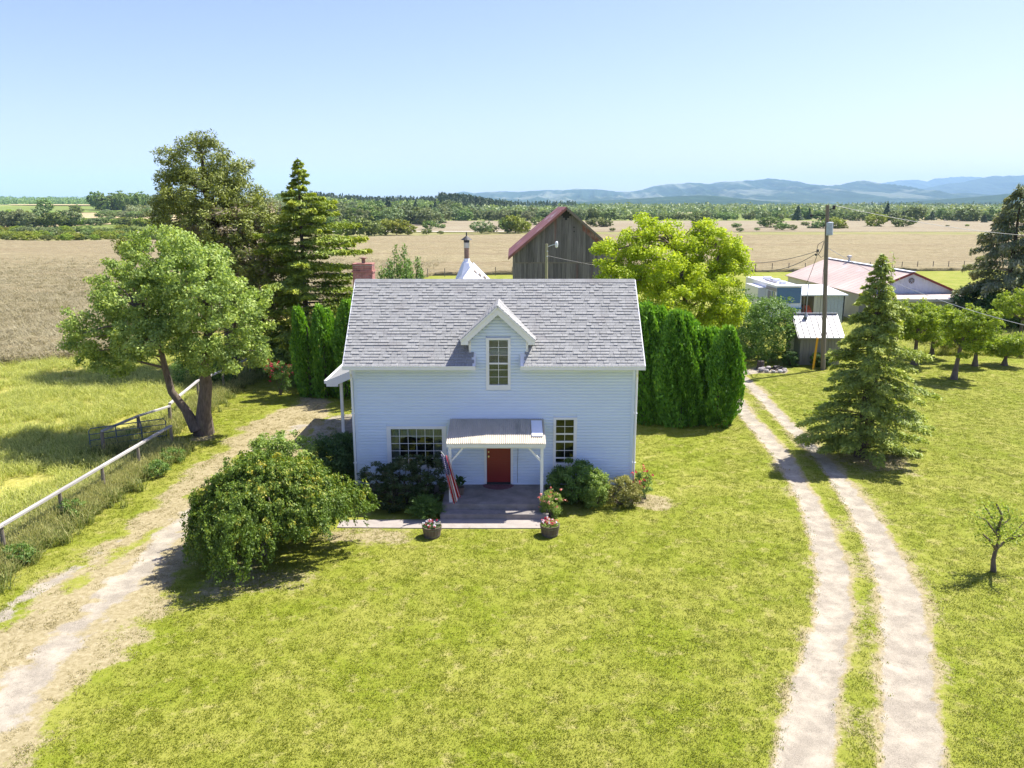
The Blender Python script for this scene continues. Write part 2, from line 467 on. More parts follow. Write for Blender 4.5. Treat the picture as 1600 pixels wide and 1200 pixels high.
# ================================================================== TERRAIN
def hgt(X, Y):
    X = np.asarray(X, float); Y = np.asarray(Y, float)
    u = X / np.maximum(Y, 30)
    left = sstep(-0.16, -0.30, u)
    h = left * 11.0 * sstep(380, 950, Y)
    h += 9.0 * sstep(0.02, -0.06, u) * sstep(-0.36, -0.22, u) * sstep(700, 1400, Y)
    h += 6 * (fbm(X / 260, Y / 260, 3) - 0.5) * sstep(420, 1000, Y) * sstep(0.1, -0.2, u)
    h += 26 * sstep(1700, 3200, Y) * sstep(0.0, -0.25, u)
    return h

# masks -------------------------------------------------------------
def path(pts): return [at(x, y) for x, y in pts]
T_L = [(1150, 625, 12), (1162, 644, 10), (1181, 664, 12), (1200, 686, 13), (1222, 712, 14), (1243, 748, 12), (1262, 780, 14), (1276, 815, 17), (1291, 850, 19), (1302, 900, 23), (1304, 950, 24), (1299, 980, 25), (1290, 1015, 28), (1281, 1050, 30), (1268, 1110, 33), (1252, 1200, 38), (1225, 1300, 45)]
T_R = [(1152, 586, 9), (1166, 596, 8), (1181, 610, 8), (1200, 630, 8), (1220, 651, 9), (1240, 671, 10), (1262, 692, 10), (1284, 716, 11), (1303, 738, 12), (1318, 760, 13), (1332, 780, 15), (1348, 803, 17), (1365, 830, 20), (1380, 858, 22), (1396, 900, 27), (1408, 940, 29), (1415, 980, 31), (1418, 1050, 35), (1420, 1110, 38), (1424, 1200, 44), (1430, 1300, 50)]
def track(T):
    P = [at(x, y) for x, y, w in T]
    W = [abs(at(x + w, y)[0] - at(x - w, y)[0]) / 2 for x, y, w in T]
    return P, W
TL, TLW = track(T_L); TR, TRW = track(T_R)
FIREP = path([(1150, 584), (1180, 580), (1205, 578), (1222, 582)]); FPW = [0.5, 0.5, 0.9, 0.2]
DRV = [(at(-120, 1175), 1.9), (at(40, 1030), 1.8), (at(150, 925), 1.6), (at(240, 848), 1.5), (at(320, 780), 1.5), (at(395, 715), 1.6), (at(440, 672), 1.9), (at(470, 645), 1.6), (at(490, 628), 0.7)]
DR_P = [p for p, w in DRV]; DR_W = [w for p, w in DRV]
LANE1 = path([(-20, 1130), (90, 1010), (200, 905), (270, 830), (330, 775), (400, 700), (470, 665), (540, 668)])
LANE1W = [0.5, 0.42, 0.36, 0.3, 0.12, 0.0, 0.1, 0.5]
LANE2 = path([(-80, 1010), (0, 960), (90, 905), (130, 880), (180, 845)])
LANE2W = [0.35, 0.25, 0.15, 0.05, 0.0]
PORCHG = path([(492, 690), (545, 655), (548, 700)])
_f0, _f1 = at(10, 872), at(270, 702)
FENCE_A = [(_f0[0] + (_f1[0] - _f0[0]) * t, _f0[1] + (_f1[1] - _f0[1]) * t) for t in (-0.55, -0.27, 0.0, 0.26, 0.5, 0.74, 1.0)]
FENCE_B = [at(270, 702), at(268, 655), at(310, 628), at(350, 608), at(392, 588), at(430, 565)]
MEAD_EDGE = [(-15.6, 5), (-15.4, 22), (-14.9, 32), (-15.1, 37), (-15.4, 41), (-16.5, 46), (-15.5, 52), (-13.5, 58), (-14, 120)]
def meadow_mask(X, Y):
    ex = np.interp(Y, [p[1] for p in MEAD_EDGE], [p[0] for p in MEAD_EDGE])
    return ex - X            # >0 inside meadow
def field_edge_y(X):
    return np.interp(X, [-300, -60, -33, -27, -20, -12, 5, 30, 65, 110, 400], [30, 46, 50.5, 55, 75, 118, 121, 124, 127, 133, 160])

xs = np.arange(-62, 78, 0.22); ys = np.arange(3, 132, 0.22)
ys = np.concatenate([np.arange(3, 60, 0.2), np.arange(60, 135, 0.6)])
GX, GY = np.meshgrid(xs, ys)
n1 = fbm(GX * 0.9, GY * 0.9, 4) - 0.5; n2 = fbm(GX * 3.1 + 9, GY * 3.1, 4) - 0.5
dTL = polydist(GX, GY, TL, TLW); dTR = polydist(GX, GY, TR, TRW)
dFP = polydist(GX, GY, FIREP, FPW)
dtrk = np.minimum(np.minimum(dTL, dTR), dFP)
ddrv = polydist(GX, GY, DR_P, DR_W)
dl1 = polydist(GX, GY, LANE1, LANE1W); dl2 = polydist(GX, GY, LANE2, LANE2W)
dpg = polydist(GX, GY, PORCHG, [0.6, 1.1, 0.9])
gravel = np.maximum.reduce([sstep(0.22, -0.22, dtrk + n2 * 0.35), sstep(0.6, -0.45, dl1 + n2 * 1.2) * 0.85, sstep(0.5, -0.4, dl2 + n2 * 1.2) * 0.75, sstep(0.2, -0.3, dpg + n2 * 0.3)])
gpale = sstep(0.30, -0.02, np.abs(dtrk + 0.06) - 0.03 + n2 * 0.2)          # trampled pale rim of the tracks
between = sstep(0.9, 0.0, dtrk) * sstep(0.42, 0.62, fbm(GX * 0.7, GY * 0.7, 4))
straw = np.maximum.reduce([sstep(0.75, -0.75, ddrv + n1 * 2.6), 0.62 * between,
                           0.9 * sstep(1.3, 0.0, polydist(GX, GY, path([(540, 838), (600, 840)])) + n1 * 2) * 0.8,
                           0.5 * sstep(2.2, 0.6, np.hypot(GX + 7.3, GY - 20.3) + n1 * 3),
                           0.8 * sstep(0.9, 0.3, np.hypot(GX - 4.8, GY - 26.0) + n1 * 1.2),
                           0.7 * sstep(0.8, 0.2, np.hypot(GX + 13.7, GY - 33.9) + n1),
                           0.75 * sstep(1.2, 0.2, np.hypot(GX - 14.6, GY - 30.4) * 0.5 + n1)])
meadm = sstep(-0.5, 0.5, meadow_mask(GX, GY) + n1 * 1.2)
z = 0.05 * (fbm(GX * 0.25, GY * 0.25, 3) - 0.5) + 0.012 * (n2) - 0.05 * sstep(0.1, -0.25, dtrk) - 0.02 * sstep(0.1, -0.3, np.minimum(dl1, dl2))
z = z + meadm * 0.10 * (fbm(GX * 0.8, GY * 0.8, 3))
flat = sstep(1.2, 0.4, np.maximum(np.abs(GX + 1.9) - 3.6, np.abs(GY - 24.5) - 1.0))
z = z * (1 - flat) + 0.0 * flat
GZ = z

def mat_ground():
    m, nt, b = newmat('lawn_meadow_and_gravel')
    A = lambda n: nd(nt, 'ShaderNodeAttribute', attribute_name=n).outputs['Fac']
    nf = noise(nt, 55, 3, 0.7); nm = noise(nt, 7, 5, 0.65); nl = noise(nt, 0.45, 4, 0.6, None, dist=0.6); nxl = noise(nt, 1.9, 5, 0.7)
    g = ramp(nt, [(0.2, (0.12, 0.16, 0.010)), (0.5, (0.18, 0.215, 0.016)), (0.8, (0.27, 0.285, 0.04))], nm)
    g = mixc(nt, ramp(nt, [(0.36, (0, 0, 0)), (0.62, (1, 1, 1))], nl), g, mixc(nt, 0.5, g, (0.32, 0.30, 0.07)))
    g = mixc(nt, ramp(nt, [(0.54, (0, 0, 0)), (0.70, (0.8, 0.8, 0.8))], nxl), g, (0.36, 0.31, 0.12))
    me = ramp(nt, [(0.25, (0.20, 0.21, 0.035)), (0.5, (0.35, 0.33, 0.075)), (0.75, (0.48, 0.41, 0.15))], nm)
    g = mixc(nt, A('meadow'), g, me)
    st = ramp(nt, [(0.25, (0.22, 0.18, 0.085)), (0.5, (0.31, 0.26, 0.14)), (0.75, (0.42, 0.36, 0.215))], nm)
    sf = math_(nt, 'ADD', A('straw'), math_(nt, 'MULTIPLY', math_(nt, 'SUBTRACT', noise(nt, 5, 7, 0.85), 0.5), 1.7))
    sf = ramp(nt, [(0.32, (0, 0, 0)), (0.58, (1, 1, 1))], sf)
    g = mixc(nt, sf, g, st)
    gr = ramp(nt, [(0.3, (0.17, 0.148, 0.11)), (0.5, (0.285, 0.25, 0.19)), (0.7, (0.40, 0.355, 0.28))], nf)
    gr = mixc(nt, ramp(nt, [(0.42, (0, 0, 0)), (0.66, (0.8, 0.8, 0.8))], noise(nt, 1.6, 5, 0.65)), gr, (0.46, 0.41, 0.31))
    gf = math_(nt, 'ADD', A('gravel'), math_(nt, 'MULTIPLY', math_(nt, 'SUBTRACT', noise(nt, 6, 7, 0.85), 0.5), 1.3))
    gf = ramp(nt, [(0.38, (0, 0, 0)), (0.58, (1, 1, 1))], gf)
    g = mixc(nt, gf, g, gr)
    spk = ramp(nt, [(0.30, (0.55, 0.5, 0.42)), (0.46, (1, 1, 1)), (0.62, (1, 1, 1)), (0.72, (1.25, 1.25, 1.25))], noise(nt, 28, 5, 0.85))
    g = mixc(nt, 1.0, g, spk, 'MULTIPLY')
    nt.links.new(g, b.inputs['Base Color'])
    b.inputs['Roughness'].default_value = 0.95
    b.inputs['Specular IOR Level'].default_value = 0.15
    bump(nt, b, noise(nt, 70, 5, 0.8), 0.7, 0.012)
    return m
M['ground'] = mat_ground()
MIDG = path([(60, 965), (130, 905), (190, 865), (255, 820), (330, 750), (385, 712)])
midg = sstep(0.35, -0.15, polydist(GX, GY, MIDG, [0.05, 0.15, 0.2, 0.18, 0.1, 0.15]) + n1 * 1.3)
straw = straw * (1 - 0.75 * midg)
attrs = {'gravel': gravel, 'straw': np.maximum(straw, gpale * 0.9), 'meadow': meadm}
cen = lambda A: (A[:-1, :-1] + A[1:, 1:] + A[:-1, 1:] + A[1:, :-1]) / 4
c_tr = cen((dtrk < 0.12).astype(float)) > 0.5
c_dr = (cen((ddrv + n1 * 1.2 < 0.1).astype(float)) > 0.5) | (cen((dpg < 0.1).astype(float)) > 0.5)
c_me = cen((meadow_mask(GX, GY) > 0).astype(float)) > 0.5
c_dr &= ~c_tr
c_me &= ~(c_tr | c_dr)
for nm_, mk in (('gravel_wheel_tracks', c_tr), ('gravel_driveway', c_dr), ('meadow', c_me), ('lawn', ~(c_tr | c_dr | c_me))):
    me_ = np_grid(nm_, GX, GY, GZ, M['ground'], attrs, mk)
    tag(link(nm_, me_), kind='structure')

# far countryside sheet
def far_ground():
    # rings growing with distance, plus the land behind and beside the camera
    yy = np.concatenate([np.linspace(-400, 0, 9), np.linspace(20, 160, 15), np.geomspace(175, 21000, 90)])
    uu = np.linspace(-1.6, 1.6, 161)
    Yg = np.repeat(yy[:, None], len(uu), 1)
    Xg = uu[None, :] * (np.maximum(Yg, 0) + 260)
    Zg = hgt(Xg, Yg) - 0.35
    m, nt, b = newmat('countryside')
    tc = nd(nt, 'ShaderNodeTexCoord')
    nb = noise(nt, 0.006, 4, 0.5); ns = noise(nt, 0.05, 5, 0.65)
    vo = nd(nt, 'ShaderNodeTexVoronoi'); vo.inputs['Scale'].default_value = 0.0045
    mp = nd(nt, 'ShaderNodeMapping'); mp.inputs['Scale'].default_value = (1, 0.45, 1)
    nt.links.new(tc.outputs['Object'], mp.inputs[0]); nt.links.new(mp.outputs[0], vo.inputs['Vector'])
    sp = nd(nt, 'ShaderNodeSeparateColor'); nt.links.new(vo.outputs['Color'], sp.inputs[0])
    c = ramp(nt, [(0.0, (0.16, 0.20, 0.045)), (0.3, (0.20, 0.24, 0.06)), (0.5, (0.40, 0.32, 0.17)), (0.62, (0.13, 0.19, 0.04)), (0.8, (0.33, 0.28, 0.15)), (1.0, (0.20, 0.24, 0.07))], sp.outputs[0])
    c.node.color_ramp.interpolation = 'CONSTANT'
    c2 = ramp(nt, [(0.3, (0.75, 0.75, 0.75)), (0.7, (1.2, 1.2, 1.2))], ns)
    c = mixc(nt, 1.0, c, c2, 'MULTIPLY')
    # the verge nearer than 330 m is plain rough grass
    sx = nd(nt, 'ShaderNodeSeparateXYZ'); nt.links.new(tc.outputs['Object'], sx.inputs[0])
    nv = math_(nt, 'LESS_THAN', sx.outputs[1], 345.0)
    vg = ramp(nt, [(0.3, (0.17, 0.18, 0.055)), (0.7, (0.28, 0.25, 0.11))], ns)
    c = mixc(nt, nv, c, vg)
    nt.links.new(c, b.inputs['Base Color']); b.inputs['Roughness'].default_value = 1.0
    b.inputs['Specular IOR Level'].default_value = 0.1
    return tag(link('countryside_ground', np_grid('countryside_ground', Xg, Yg, Zg, m)), kind='structure')
far_ground()

def mat_field(name, c1, c2, c3, sc=1.0):
    m, nt, b = newmat(name)
    a = noise(nt, 0.9 * sc, 6, 0.72, (0.55, 1, 1), dist=0.8); bg = noise(nt, 0.035 * sc, 4, 0.6, (0.35, 1.6, 1)); f = noise(nt, 6 * sc, 4, 0.7, (0.6, 1, 1))
    c = ramp(nt, [(0.28, c1), (0.5, c2), (0.72, c3)], a)
    c = mixc(nt, ramp(nt, [(0.42, (0, 0, 0)), (0.62, (0.55, 0.55, 0.55))], bg), c, mixc(nt, 0.55, c, (0.18, 0.125, 0.075)))
    c = mixc(nt, 1.0, c, ramp(nt, [(0.25, (0.72, 0.72, 0.72)), (0.75, (1.22, 1.22, 1.22))], f), 'MULTIPLY')
    nt.links.new(c, b.inputs['Base Color']); b.inputs['Roughness'].default_value = 1.0
    b.inputs['Specular IOR Level'].default_value = 0.1
    bump(nt, b, a, 0.9, 0.35)
    return m
M['field'] = mat_field('ripe_grass_field', (0.175, 0.145, 0.075), (0.255, 0.215, 0.118), (0.35, 0.30, 0.175))
M['field2'] = mat_field('far_ripe_field', (0.22, 0.18, 0.115), (0.28, 0.24, 0.155), (0.32, 0.285, 0.185), 0.4)
# near crop field: its own sheet standing 0.45 m high, with a side down to the soil
fx = np.concatenate([np.arange(-340, -64, 4.0), np.arange(-64, -8, 0.8), np.arange(-8, 90, 2.0), np.arange(90, 420, 5.0)])
fv = np.concatenate([[0, 0.0001], np.linspace(0.002, 0.12, 60), np.linspace(0.125, 1, 120)])
FX, FV = np.meshgrid(fx, fv)
ye = field_edge_y(fx) + 1.2 * (fbm(fx * 0.3, fx * 0 + 3, 3) - 0.5)
far_e = np.interp(fx, [-340, -120, -60, -40, -20, 400], [225, 232, 245, 268, 281, 281])
FY = ye[None, :] + (far_e - ye)[None, :] * FV
FZ = 0.42 + 0.5 * (fbm(FX * 0.5, FY * 0.7, 4) - 0.5) + 0.3 * (fbm(FX * 0.1, FY * 0.15, 2) - 0.5)
FZ[0, :] = -0.15
tag(link('crop_field', np_grid('crop_field', FX, FY, FZ, M['field'])), kind='structure')
gx2, gy2 = np.meshgrid(np.linspace(-62, 330, 80), np.concatenate([[333.9], np.linspace(334, 566, 24)]))
gz2 = -0.32 + 0.10 * fbm(gx2 * 0.05, gy2 * 0.05, 2) + 0.4 * sstep(334, 380, gy2); gz2[0] = -0.4; gy2 = gy2 + 3 * (fbm(gx2 * 0.04, gx2 * 0 + 5, 3) - 0.5)
tag(link('far_crop_field', np_grid('far_crop_field', gx2, gy2, gz2, M['field2'])), kind='structure')
# country road beyond the field, slightly above the ground
M['road'] = mat_plain('pale_country_road', (0.62, 0.59, 0.53), 0.9, 0.1, 0.5)
rb = MB()
rp = [(-330, 296), (-200, 312), (-110, 322), (-50, 327), (20, 328)]
for i in range(len(rp) - 1):
    (ax, ay), (bx, by) = rp[i], rp[i + 1]
    rb.poly([(ax, ay - 2.2, 0.12), (bx, by - 2.2, 0.12), (bx, by + 2.2, 0.12), (ax, ay + 2.2, 0.12)])
tag(rb.build('country_road', M['road']), kind='structure')

# rising farmland patches on the left: dry hill and green fields (sheets just above the ground)
def patch(name, x0, x1, y0, y1, mat, up=0.25):
    a, b = np.meshgrid(np.linspace(x0, x1, 90), np.linspace(y0, y1, 50))
    r = ((a - (x0 + x1) / 2) / (x1 - x0) * 2) ** 4 + ((b - (y0 + y1) / 2) / (y1 - y0) * 2) ** 2 + 0.9 * (fbm(a / 25, b / 18, 3) - 0.5)
    k = (r < 0.95)[:-1, :-1]
    tag(link(name, np_grid(name, a, b, hgt(a, b) - 0.35 + up, mat, None, k)), kind='structure')
M['greenfield'] = mat_field('green_field', (0.12, 0.19, 0.035), (0.17, 0.25, 0.05), (0.22, 0.29, 0.07), 0.3)
M['dryhill'] = mat_field('dry_hill_grass', (0.40, 0.31, 0.16), (0.50, 0.40, 0.22), (0.56, 0.47, 0.28), 0.3)
patch('green_hill_field', -640, -270, 640, 800, M['greenfield'])
patch('dry_hillside', -330, -215, 470, 600, M['dryhill'])
patch('ploughed_hill_field', -560, -330, 860, 960, M['dryhill'], 0.9)

# ------------------------------------------------------------------ mountains
def mountain(name, sky, D, depth, mat, base=0.0, seed=0, rough=1.0, spurs=6.0):
    px = np.array([s[0] for s in sky], float); py = np.array([s[1] for s in sky], float)
    u = np.linspace((px[0] - 800) / FPX, (px[-1] - 800) / FPX, 420)
    t = (600 - np.interp(u * FPX + 800, px, py)) / FPX
    top = CAM_H + D * np.tan(np.arctan(t) - PITCH) / 1.0
    r = np.linspace(0, 1, 70)
    U, R = np.meshgrid(u, r)
    Yg = D - depth * (1 - R)
    # near rays share a direction: X grows with distance so the ridge keeps its width
    Xg = U * D * (0.976) + (fbm(U * 40, R * 4 + seed, 3) - 0.5) * 0
    sp = 1 - np.abs(2 * vnoise(U * spurs * 9 + seed * 7 + 0.9 * R, R * 1.4 + seed) - 1)
    sp2 = 1 - np.abs(2 * vnoise(U * spurs * 26 + seed * 3 + 1.7 * R, R * 4 + 5) - 1)
    prof = np.clip(R ** 0.9, 0, 1)
    V1 = np.abs(2 * vnoise(U * spurs * 12 + 3.1 * (1 - R) + seed, R * 1.1 + seed * 2) - 1)
    V2 = np.abs(2 * vnoise(U * spurs * 34 - 4.0 * (1 - R) + seed, R * 3 + seed * 2) - 1)
    Z = base + (top[None, :] - base) * prof * (1 - np.minimum(1, 4.5 * (1 - R)) * (0.42 * V1 + 0.20 * V2) * rough)
    Z += (top[None, :] * 0.05) * (fbm(U * 260, R * 12, 4) - 0.5) * R
    Z[0, :] = base - 5
    # a back slope so the ridge is a solid hill
    back = np.stack([top * 0.5, top * 0 + base - 5])
    Xb = np.stack([u * D * 0.976] * 2); Yb = np.stack([u * 0 + D + depth * 0.4, u * 0 + D + depth * 0.8])
    return tag(link(name, np_grid(name, np.vstack([Xg, Xb]), np.vstack([Yg, Yb]), np.vstack([Z, back]), mat)), kind='structure')
def mat_mountain(name, forest, cut, amount):
    m, nt, b = newmat(name)
    n1_ = noise(nt, 0.0016, 6, 0.65, (1, 0.35, 3)); n2_ = noise(nt, 0.006, 5, 0.7)
    c = ramp(nt, [(0.35, mul(forest, 0.7)), (0.65, mul(forest, 1.3))], n2_)
    k = ramp(nt, [(amount, (0, 0, 0)), (amount + 0.07, (1, 1, 1))], n1_)
    c = mixc(nt, k, c, mixc(nt, n2_, cut, mul(cut, 1.5)))
    nt.links.new(c, b.inputs['Base Color']); b.inputs['Roughness'].default_value = 1.0
    b.inputs['Specular IOR Level'].default_value = 0.0
    return m
M['mtn'] = mat_mountain('forested_mountain', (0.03, 0.05, 0.035), (0.115, 0.125, 0.095), 0.50)
M['mtnfar'] = mat_mountain('far_forested_mountain', (0.035, 0.05, 0.04), (0.15, 0.15, 0.11), 0.7)
M['foothill'] = mat_mountain('foothill_forest', (0.028, 0.05, 0.028), (0.11, 0.12, 0.07), 0.64)
SK1 = [(560, 319), (640, 312), (690, 306), (716, 301), (724, 299), (740, 302), (760, 300), (790, 299), (810, 300), (835, 298), (850, 297), (880, 297), (900, 295), (935, 296), (960, 299), (982, 300), (1000, 297), (1020, 291), (1046, 287), (1062, 287), (1075, 285), (1092, 286), (1105, 288), (1125, 284), (1150, 283), (1180, 281), (1198, 279), (1220, 281), (1240, 283), (1262, 288), (1290, 290), (1310, 289), (1330, 284), (1347, 282), (1362, 285), (1380, 289), (1410, 297), (1440, 304), (1480, 312), (1520, 320)]
SK2 = [(1300, 298), (1350, 290), (1380, 285), (1410, 281), (1430, 281), (1445, 284), (1455, 279), (1500, 276), (1530, 277), (1570, 281), (1620, 283), (1700, 285), (1760, 300)]
SK3 = [(1290, 322), (1350, 313), (1400, 303), (1440, 295), (1475, 287), (1500, 285), (1530, 278), (1545, 275), (1575, 275), (1610, 273), (1680, 272), (1740, 275), (1850, 290)]
SK4 = [(700, 324), (820, 320), (900, 316), (980, 311), (1030, 308), (1090, 305), (1130, 307), (1180, 313), (1240, 316), (1330, 320), (1400, 320)]
SK5 = [(1380, 320), (1450, 313), (1520, 308), (1570, 303), (1640, 300), (1720, 302), (1800, 310)]
mountain('mountain_ridge', SK1, 10500, 4200, M['mtn'], 0, 1)
mountain('far_mountain_ridge', SK2, 17500, 3500, M['mtnfar'], 0, 2, 0.7)
mountain('right_mountain_ridge', SK3, 13000, 4200, M['mtnfar'], 0, 3, 0.9)
mountain('foothill', SK4, 5600, 1700, M['foothill'], 0, 4, 0.6)
mountain('right_foothill', SK5, 5200, 1800, M['foothill'], 0, 5, 0.6)
# low wooded skyline on the far left
SK6 = [(-260, 309), (-120, 310), (0, 313), (60, 313), (95, 316), (130, 318), (200, 319), (420, 320), (520, 321)]
mountain('left_wooded_rise', SK6, 3900, 700, M['foothill'], 0, 6, 0.2)

# ================================================================== FOLIAGE BUILDERS
def unit(v): return v / np.maximum(np.linalg.norm(v, axis=-1, keepdims=True), 1e-9)
def rand_dirs(n, rng=RNG):
    return unit(rng.normal(size=(n, 3)))
def leaf_quads(P, length, width, normal, rng=RNG, axis=None, nrm_jit=0.7):
    """diamond leaves around points P; axis = long direction (or random)"""
    n = len(P)
    N = unit(normal + nrm_jit * rng.normal(size=(n, 3)))
    A = rand_dirs(n, rng) if axis is None else unit(axis)
    U = unit(A - (A * N).sum(-1, keepdims=True) * N + 1e-6)
    V = np.cross(N, U)
    L = (np.asarray(length) * (0.7 + 0.6 * rng.random(n)))[:, None] * 0.5
    W = (np.asarray(width) * (0.7 + 0.6 * rng.random(n)))[:, None] * 0.5
    bend = N * L * 0.25
    return np.stack([P - U * L - bend, P + V * W + U * L * 0.1, P + U * L - bend, P - V * W + U * L * 0.1], 1)
def lobes_points(lobes, n, nclump, clump_r, rng=RNG, inner=0.55, flat=0.7):
    L = np.array(lobes, float)
    w = (L[:, 3] * L[:, 4] + L[:, 4] * L[:, 5] + L[:, 3] * L[:, 5]); w /= w.sum()
    li = rng.choice(len(L), nclump, p=w)
    d = rand_dirs(nclump, rng)
    r = (inner + (1 - inner) * rng.random(nclump) ** 0.6)[:, None]
    C = L[li, :3] + d * r * L[li, 3:6]
    # drop clumps deep inside other lobes (keeps gaps and an uneven outline)
    ins = np.zeros(nclump, bool)
    for k in range(len(L)):
        q = (((C - L[k, :3]) / (L[k, 3:6] * 0.62)) ** 2).sum(1) < 1
        ins |= q & (li != k)
    keep = ~ins | (rng.random(nclump) < 0.25)
    C = C[keep]; d = d[keep]
    ci = rng.integers(0, len(C), n)
    jr = rand_dirs(n, rng) * (rng.random(n) ** 0.5)[:, None] * clump_r * np.array([1, 1, flat])
    P = C[ci] + jr
    ct = rng.random(len(C))
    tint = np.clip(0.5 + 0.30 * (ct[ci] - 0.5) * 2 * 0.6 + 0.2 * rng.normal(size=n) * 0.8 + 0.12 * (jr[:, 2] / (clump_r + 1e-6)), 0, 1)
    nrm = unit(d[ci] * 0.6 + unit(jr) * 0.6 + np.array([0, 0, 0.5]))
    return P, tint, nrm, C
def limbs(mb, base, height_pts, targets, r0, rng=RNG, n=6, sag=0.0):
    """tapered limbs from points along the trunk to targets"""
    hp = [Vector(p) for p in height_pts]
    for t in targets:
        t = Vector(t)
        s = min(hp, key=lambda p: (p - t).length + 0.6 * max(0, p.z - t.z + 0.2) * 2)
        m = s.lerp(t, 0.5) + Vector((rng.normal() * 0.12, rng.normal() * 0.12, 0.18 - sag)) * (t - s).length * 0.6
        L = (t - s).length
        rr = min(r0, 0.018 * L + 0.012)
        mb.tube([s, m, t], [rr, rr * 0.6, rr * 0.2], n, cap=False)
def trunk_tube(mb, pts, r0, r1, n=9, flare=1.35):
    k = len(pts)
    rs = [r0 + (r1 - r0) * i / (k - 1) for i in range(k)]
    rs[0] *= flare
    mb.tube(pts, rs, n, cap=False)

def broadleaf(name, loc, lobes, leaf, n, nclump, clump_r, mat, trunks, label, cat='tree', group=None, bark='bark', aspect=0.55, inner=0.55, nlimb=40, r0=0.2, rng=RNG, crown='crown', flat=0.7, parent_root=None):
    root = parent_root or empty(name, (loc[0], loc[1], 0))
    tag(root, label, cat, group)
    P, tint, nrm, C = lobes_points(lobes, n, nclump, clump_r, rng, inner, flat)
    Q = leaf_quads(P, leaf, leaf * aspect, nrm, rng)
    link(crown, np_quads(crown, Q, tint, mat), None, root)
    if trunks:
        nodes = []
        for tr, ra, rb_ in trunks:
            mb = MB(); trunk_tube(mb, tr, ra, rb_)
            mb.build('trunk', M[bark], root, smooth=True)
            nodes += [Vector(tr[i]).lerp(Vector(tr[i + 1]), f) for i in range(len(tr) // 2, len(tr) - 1) for f in (0, 0.5, 1)]
        if nlimb:
            mb = MB()
            sel = C[rng.choice(len(C), min(nlimb, len(C)), replace=False)]
            limbs(mb, None, nodes, sel, r0 * 0.45, rng)
            mb.build('limbs', M[bark], root, smooth=True)
    return root

def conifer(name, loc, h, prof, nbr, droop, mat, label, cat='tree', leaf=0.2, per=40, trunk_r=0.2, z0=0.3, bark='barkdark', rng=RNG, lean=(0, 0), twig=0.32, up=0.1, group=None, gaps=0.0, aspect=0.35, lift=0.0, asym=None, crown='crown', hang=0.0):
    """prof: function t in 0..1 (0 bottom) -> branch length"""
    root = empty(name, (loc[0], loc[1], 0)); tag(root, label, cat, group)
    Ps = []; Ax = []; Tn = []; Nn = []
    tb = MB(); br = MB()
    tb.tube([(lean[0] * t * h, lean[1] * t * h, t * h) for t in (0, 0.25, 0.5, 0.75, 1.0)], [trunk_r * 1.2, trunk_r * 0.85, trunk_r * 0.6, trunk_r * 0.33, 0.02], 8, cap=False)
    tb.build('trunk', M[bark], root, smooth=True)
    for i in range(nbr):
        t = (i + rng.random()) / nbr
        t = t ** 0.9
        zb = z0 + (h - z0) * t
        az = i * 2.399963 + rng.normal() * 0.35
        if rng.random() < gaps * (0.3 + 0.7 * (1 - t)): continue
        L = prof(t) * (0.72 + 0.5 * rng.random())
        if asym: L *= 1 + asym[0] * cos(az - asym[1])
        if L < 0.05: continue
        o = np.array([lean[0] * t * h, lean[1] * t * h, zb]); d = np.array([cos(az), sin(az), 0])
        k = max(6, int(per * L * (0.9 + 0.3 * rng.random())))
        s = rng.random(k) ** 0.75
        s = 0.12 + 0.9 * s
        zc = up * L * s - droop * L * s ** 2 + lift * L * s ** 3
        side = np.array([-d[1], d[0], 0])
        tw = twig * L * (1.08 - s) + 0.08
        off = (rng.random(k) * 2 - 1)
        P = o + d * (s * L)[:, None] + side * (off * tw)[:, None] + d * (np.abs(off) * tw * 0.55)[:, None]
        P[:, 2] += zc - np.abs(off) * tw * 0.25 + rng.normal(size=k) * 0.035 * (1 + L * 0.2) - hang * rng.random(k) * 0.5
        ax = d * 1.0 + side * (np.sign(off) * 0.8)[:, None] + np.array([0, 0, -0.25 - hang * 2.0])
        Ps.append(P); Ax.append(ax)
        bt = rng.random()
        Tn.append(np.clip(0.30 + 0.22 * (bt - 0.5) + 0.45 * np.maximum(s - 0.6, 0) * 1.6 * (0.4 + rng.random(k)) + 0.12 * rng.normal(size=k), 0, 1))
        Nn.append(np.tile(np.array([d[0] * 0.4, d[1] * 0.4, 0.9]), (k, 1)))
        if L > 0.6:
            pts = [tuple(o + d * (q * L) + np.array([0, 0, up * L * q - droop * L * q * q + lift * L * q ** 3])) for q in (0, 0.4, 0.8)]
            br.tube(pts, [0.012 + 0.008 * L, 0.008 + 0.005 * L, 0.006], 4, cap=False)
    P = np.vstack(Ps); A = np.vstack(Ax); T = np.concatenate(Tn); N = np.vstack(Nn)
    A = A + 0.35 * rng.normal(size=A.shape)
    Q = leaf_quads(P, leaf, leaf * aspect, N, rng, A, 0.55)
    link(crown, np_quads(crown, Q, T, mat), None, root)
    if br.v: br.build('branches', M[bark], root)
    return root

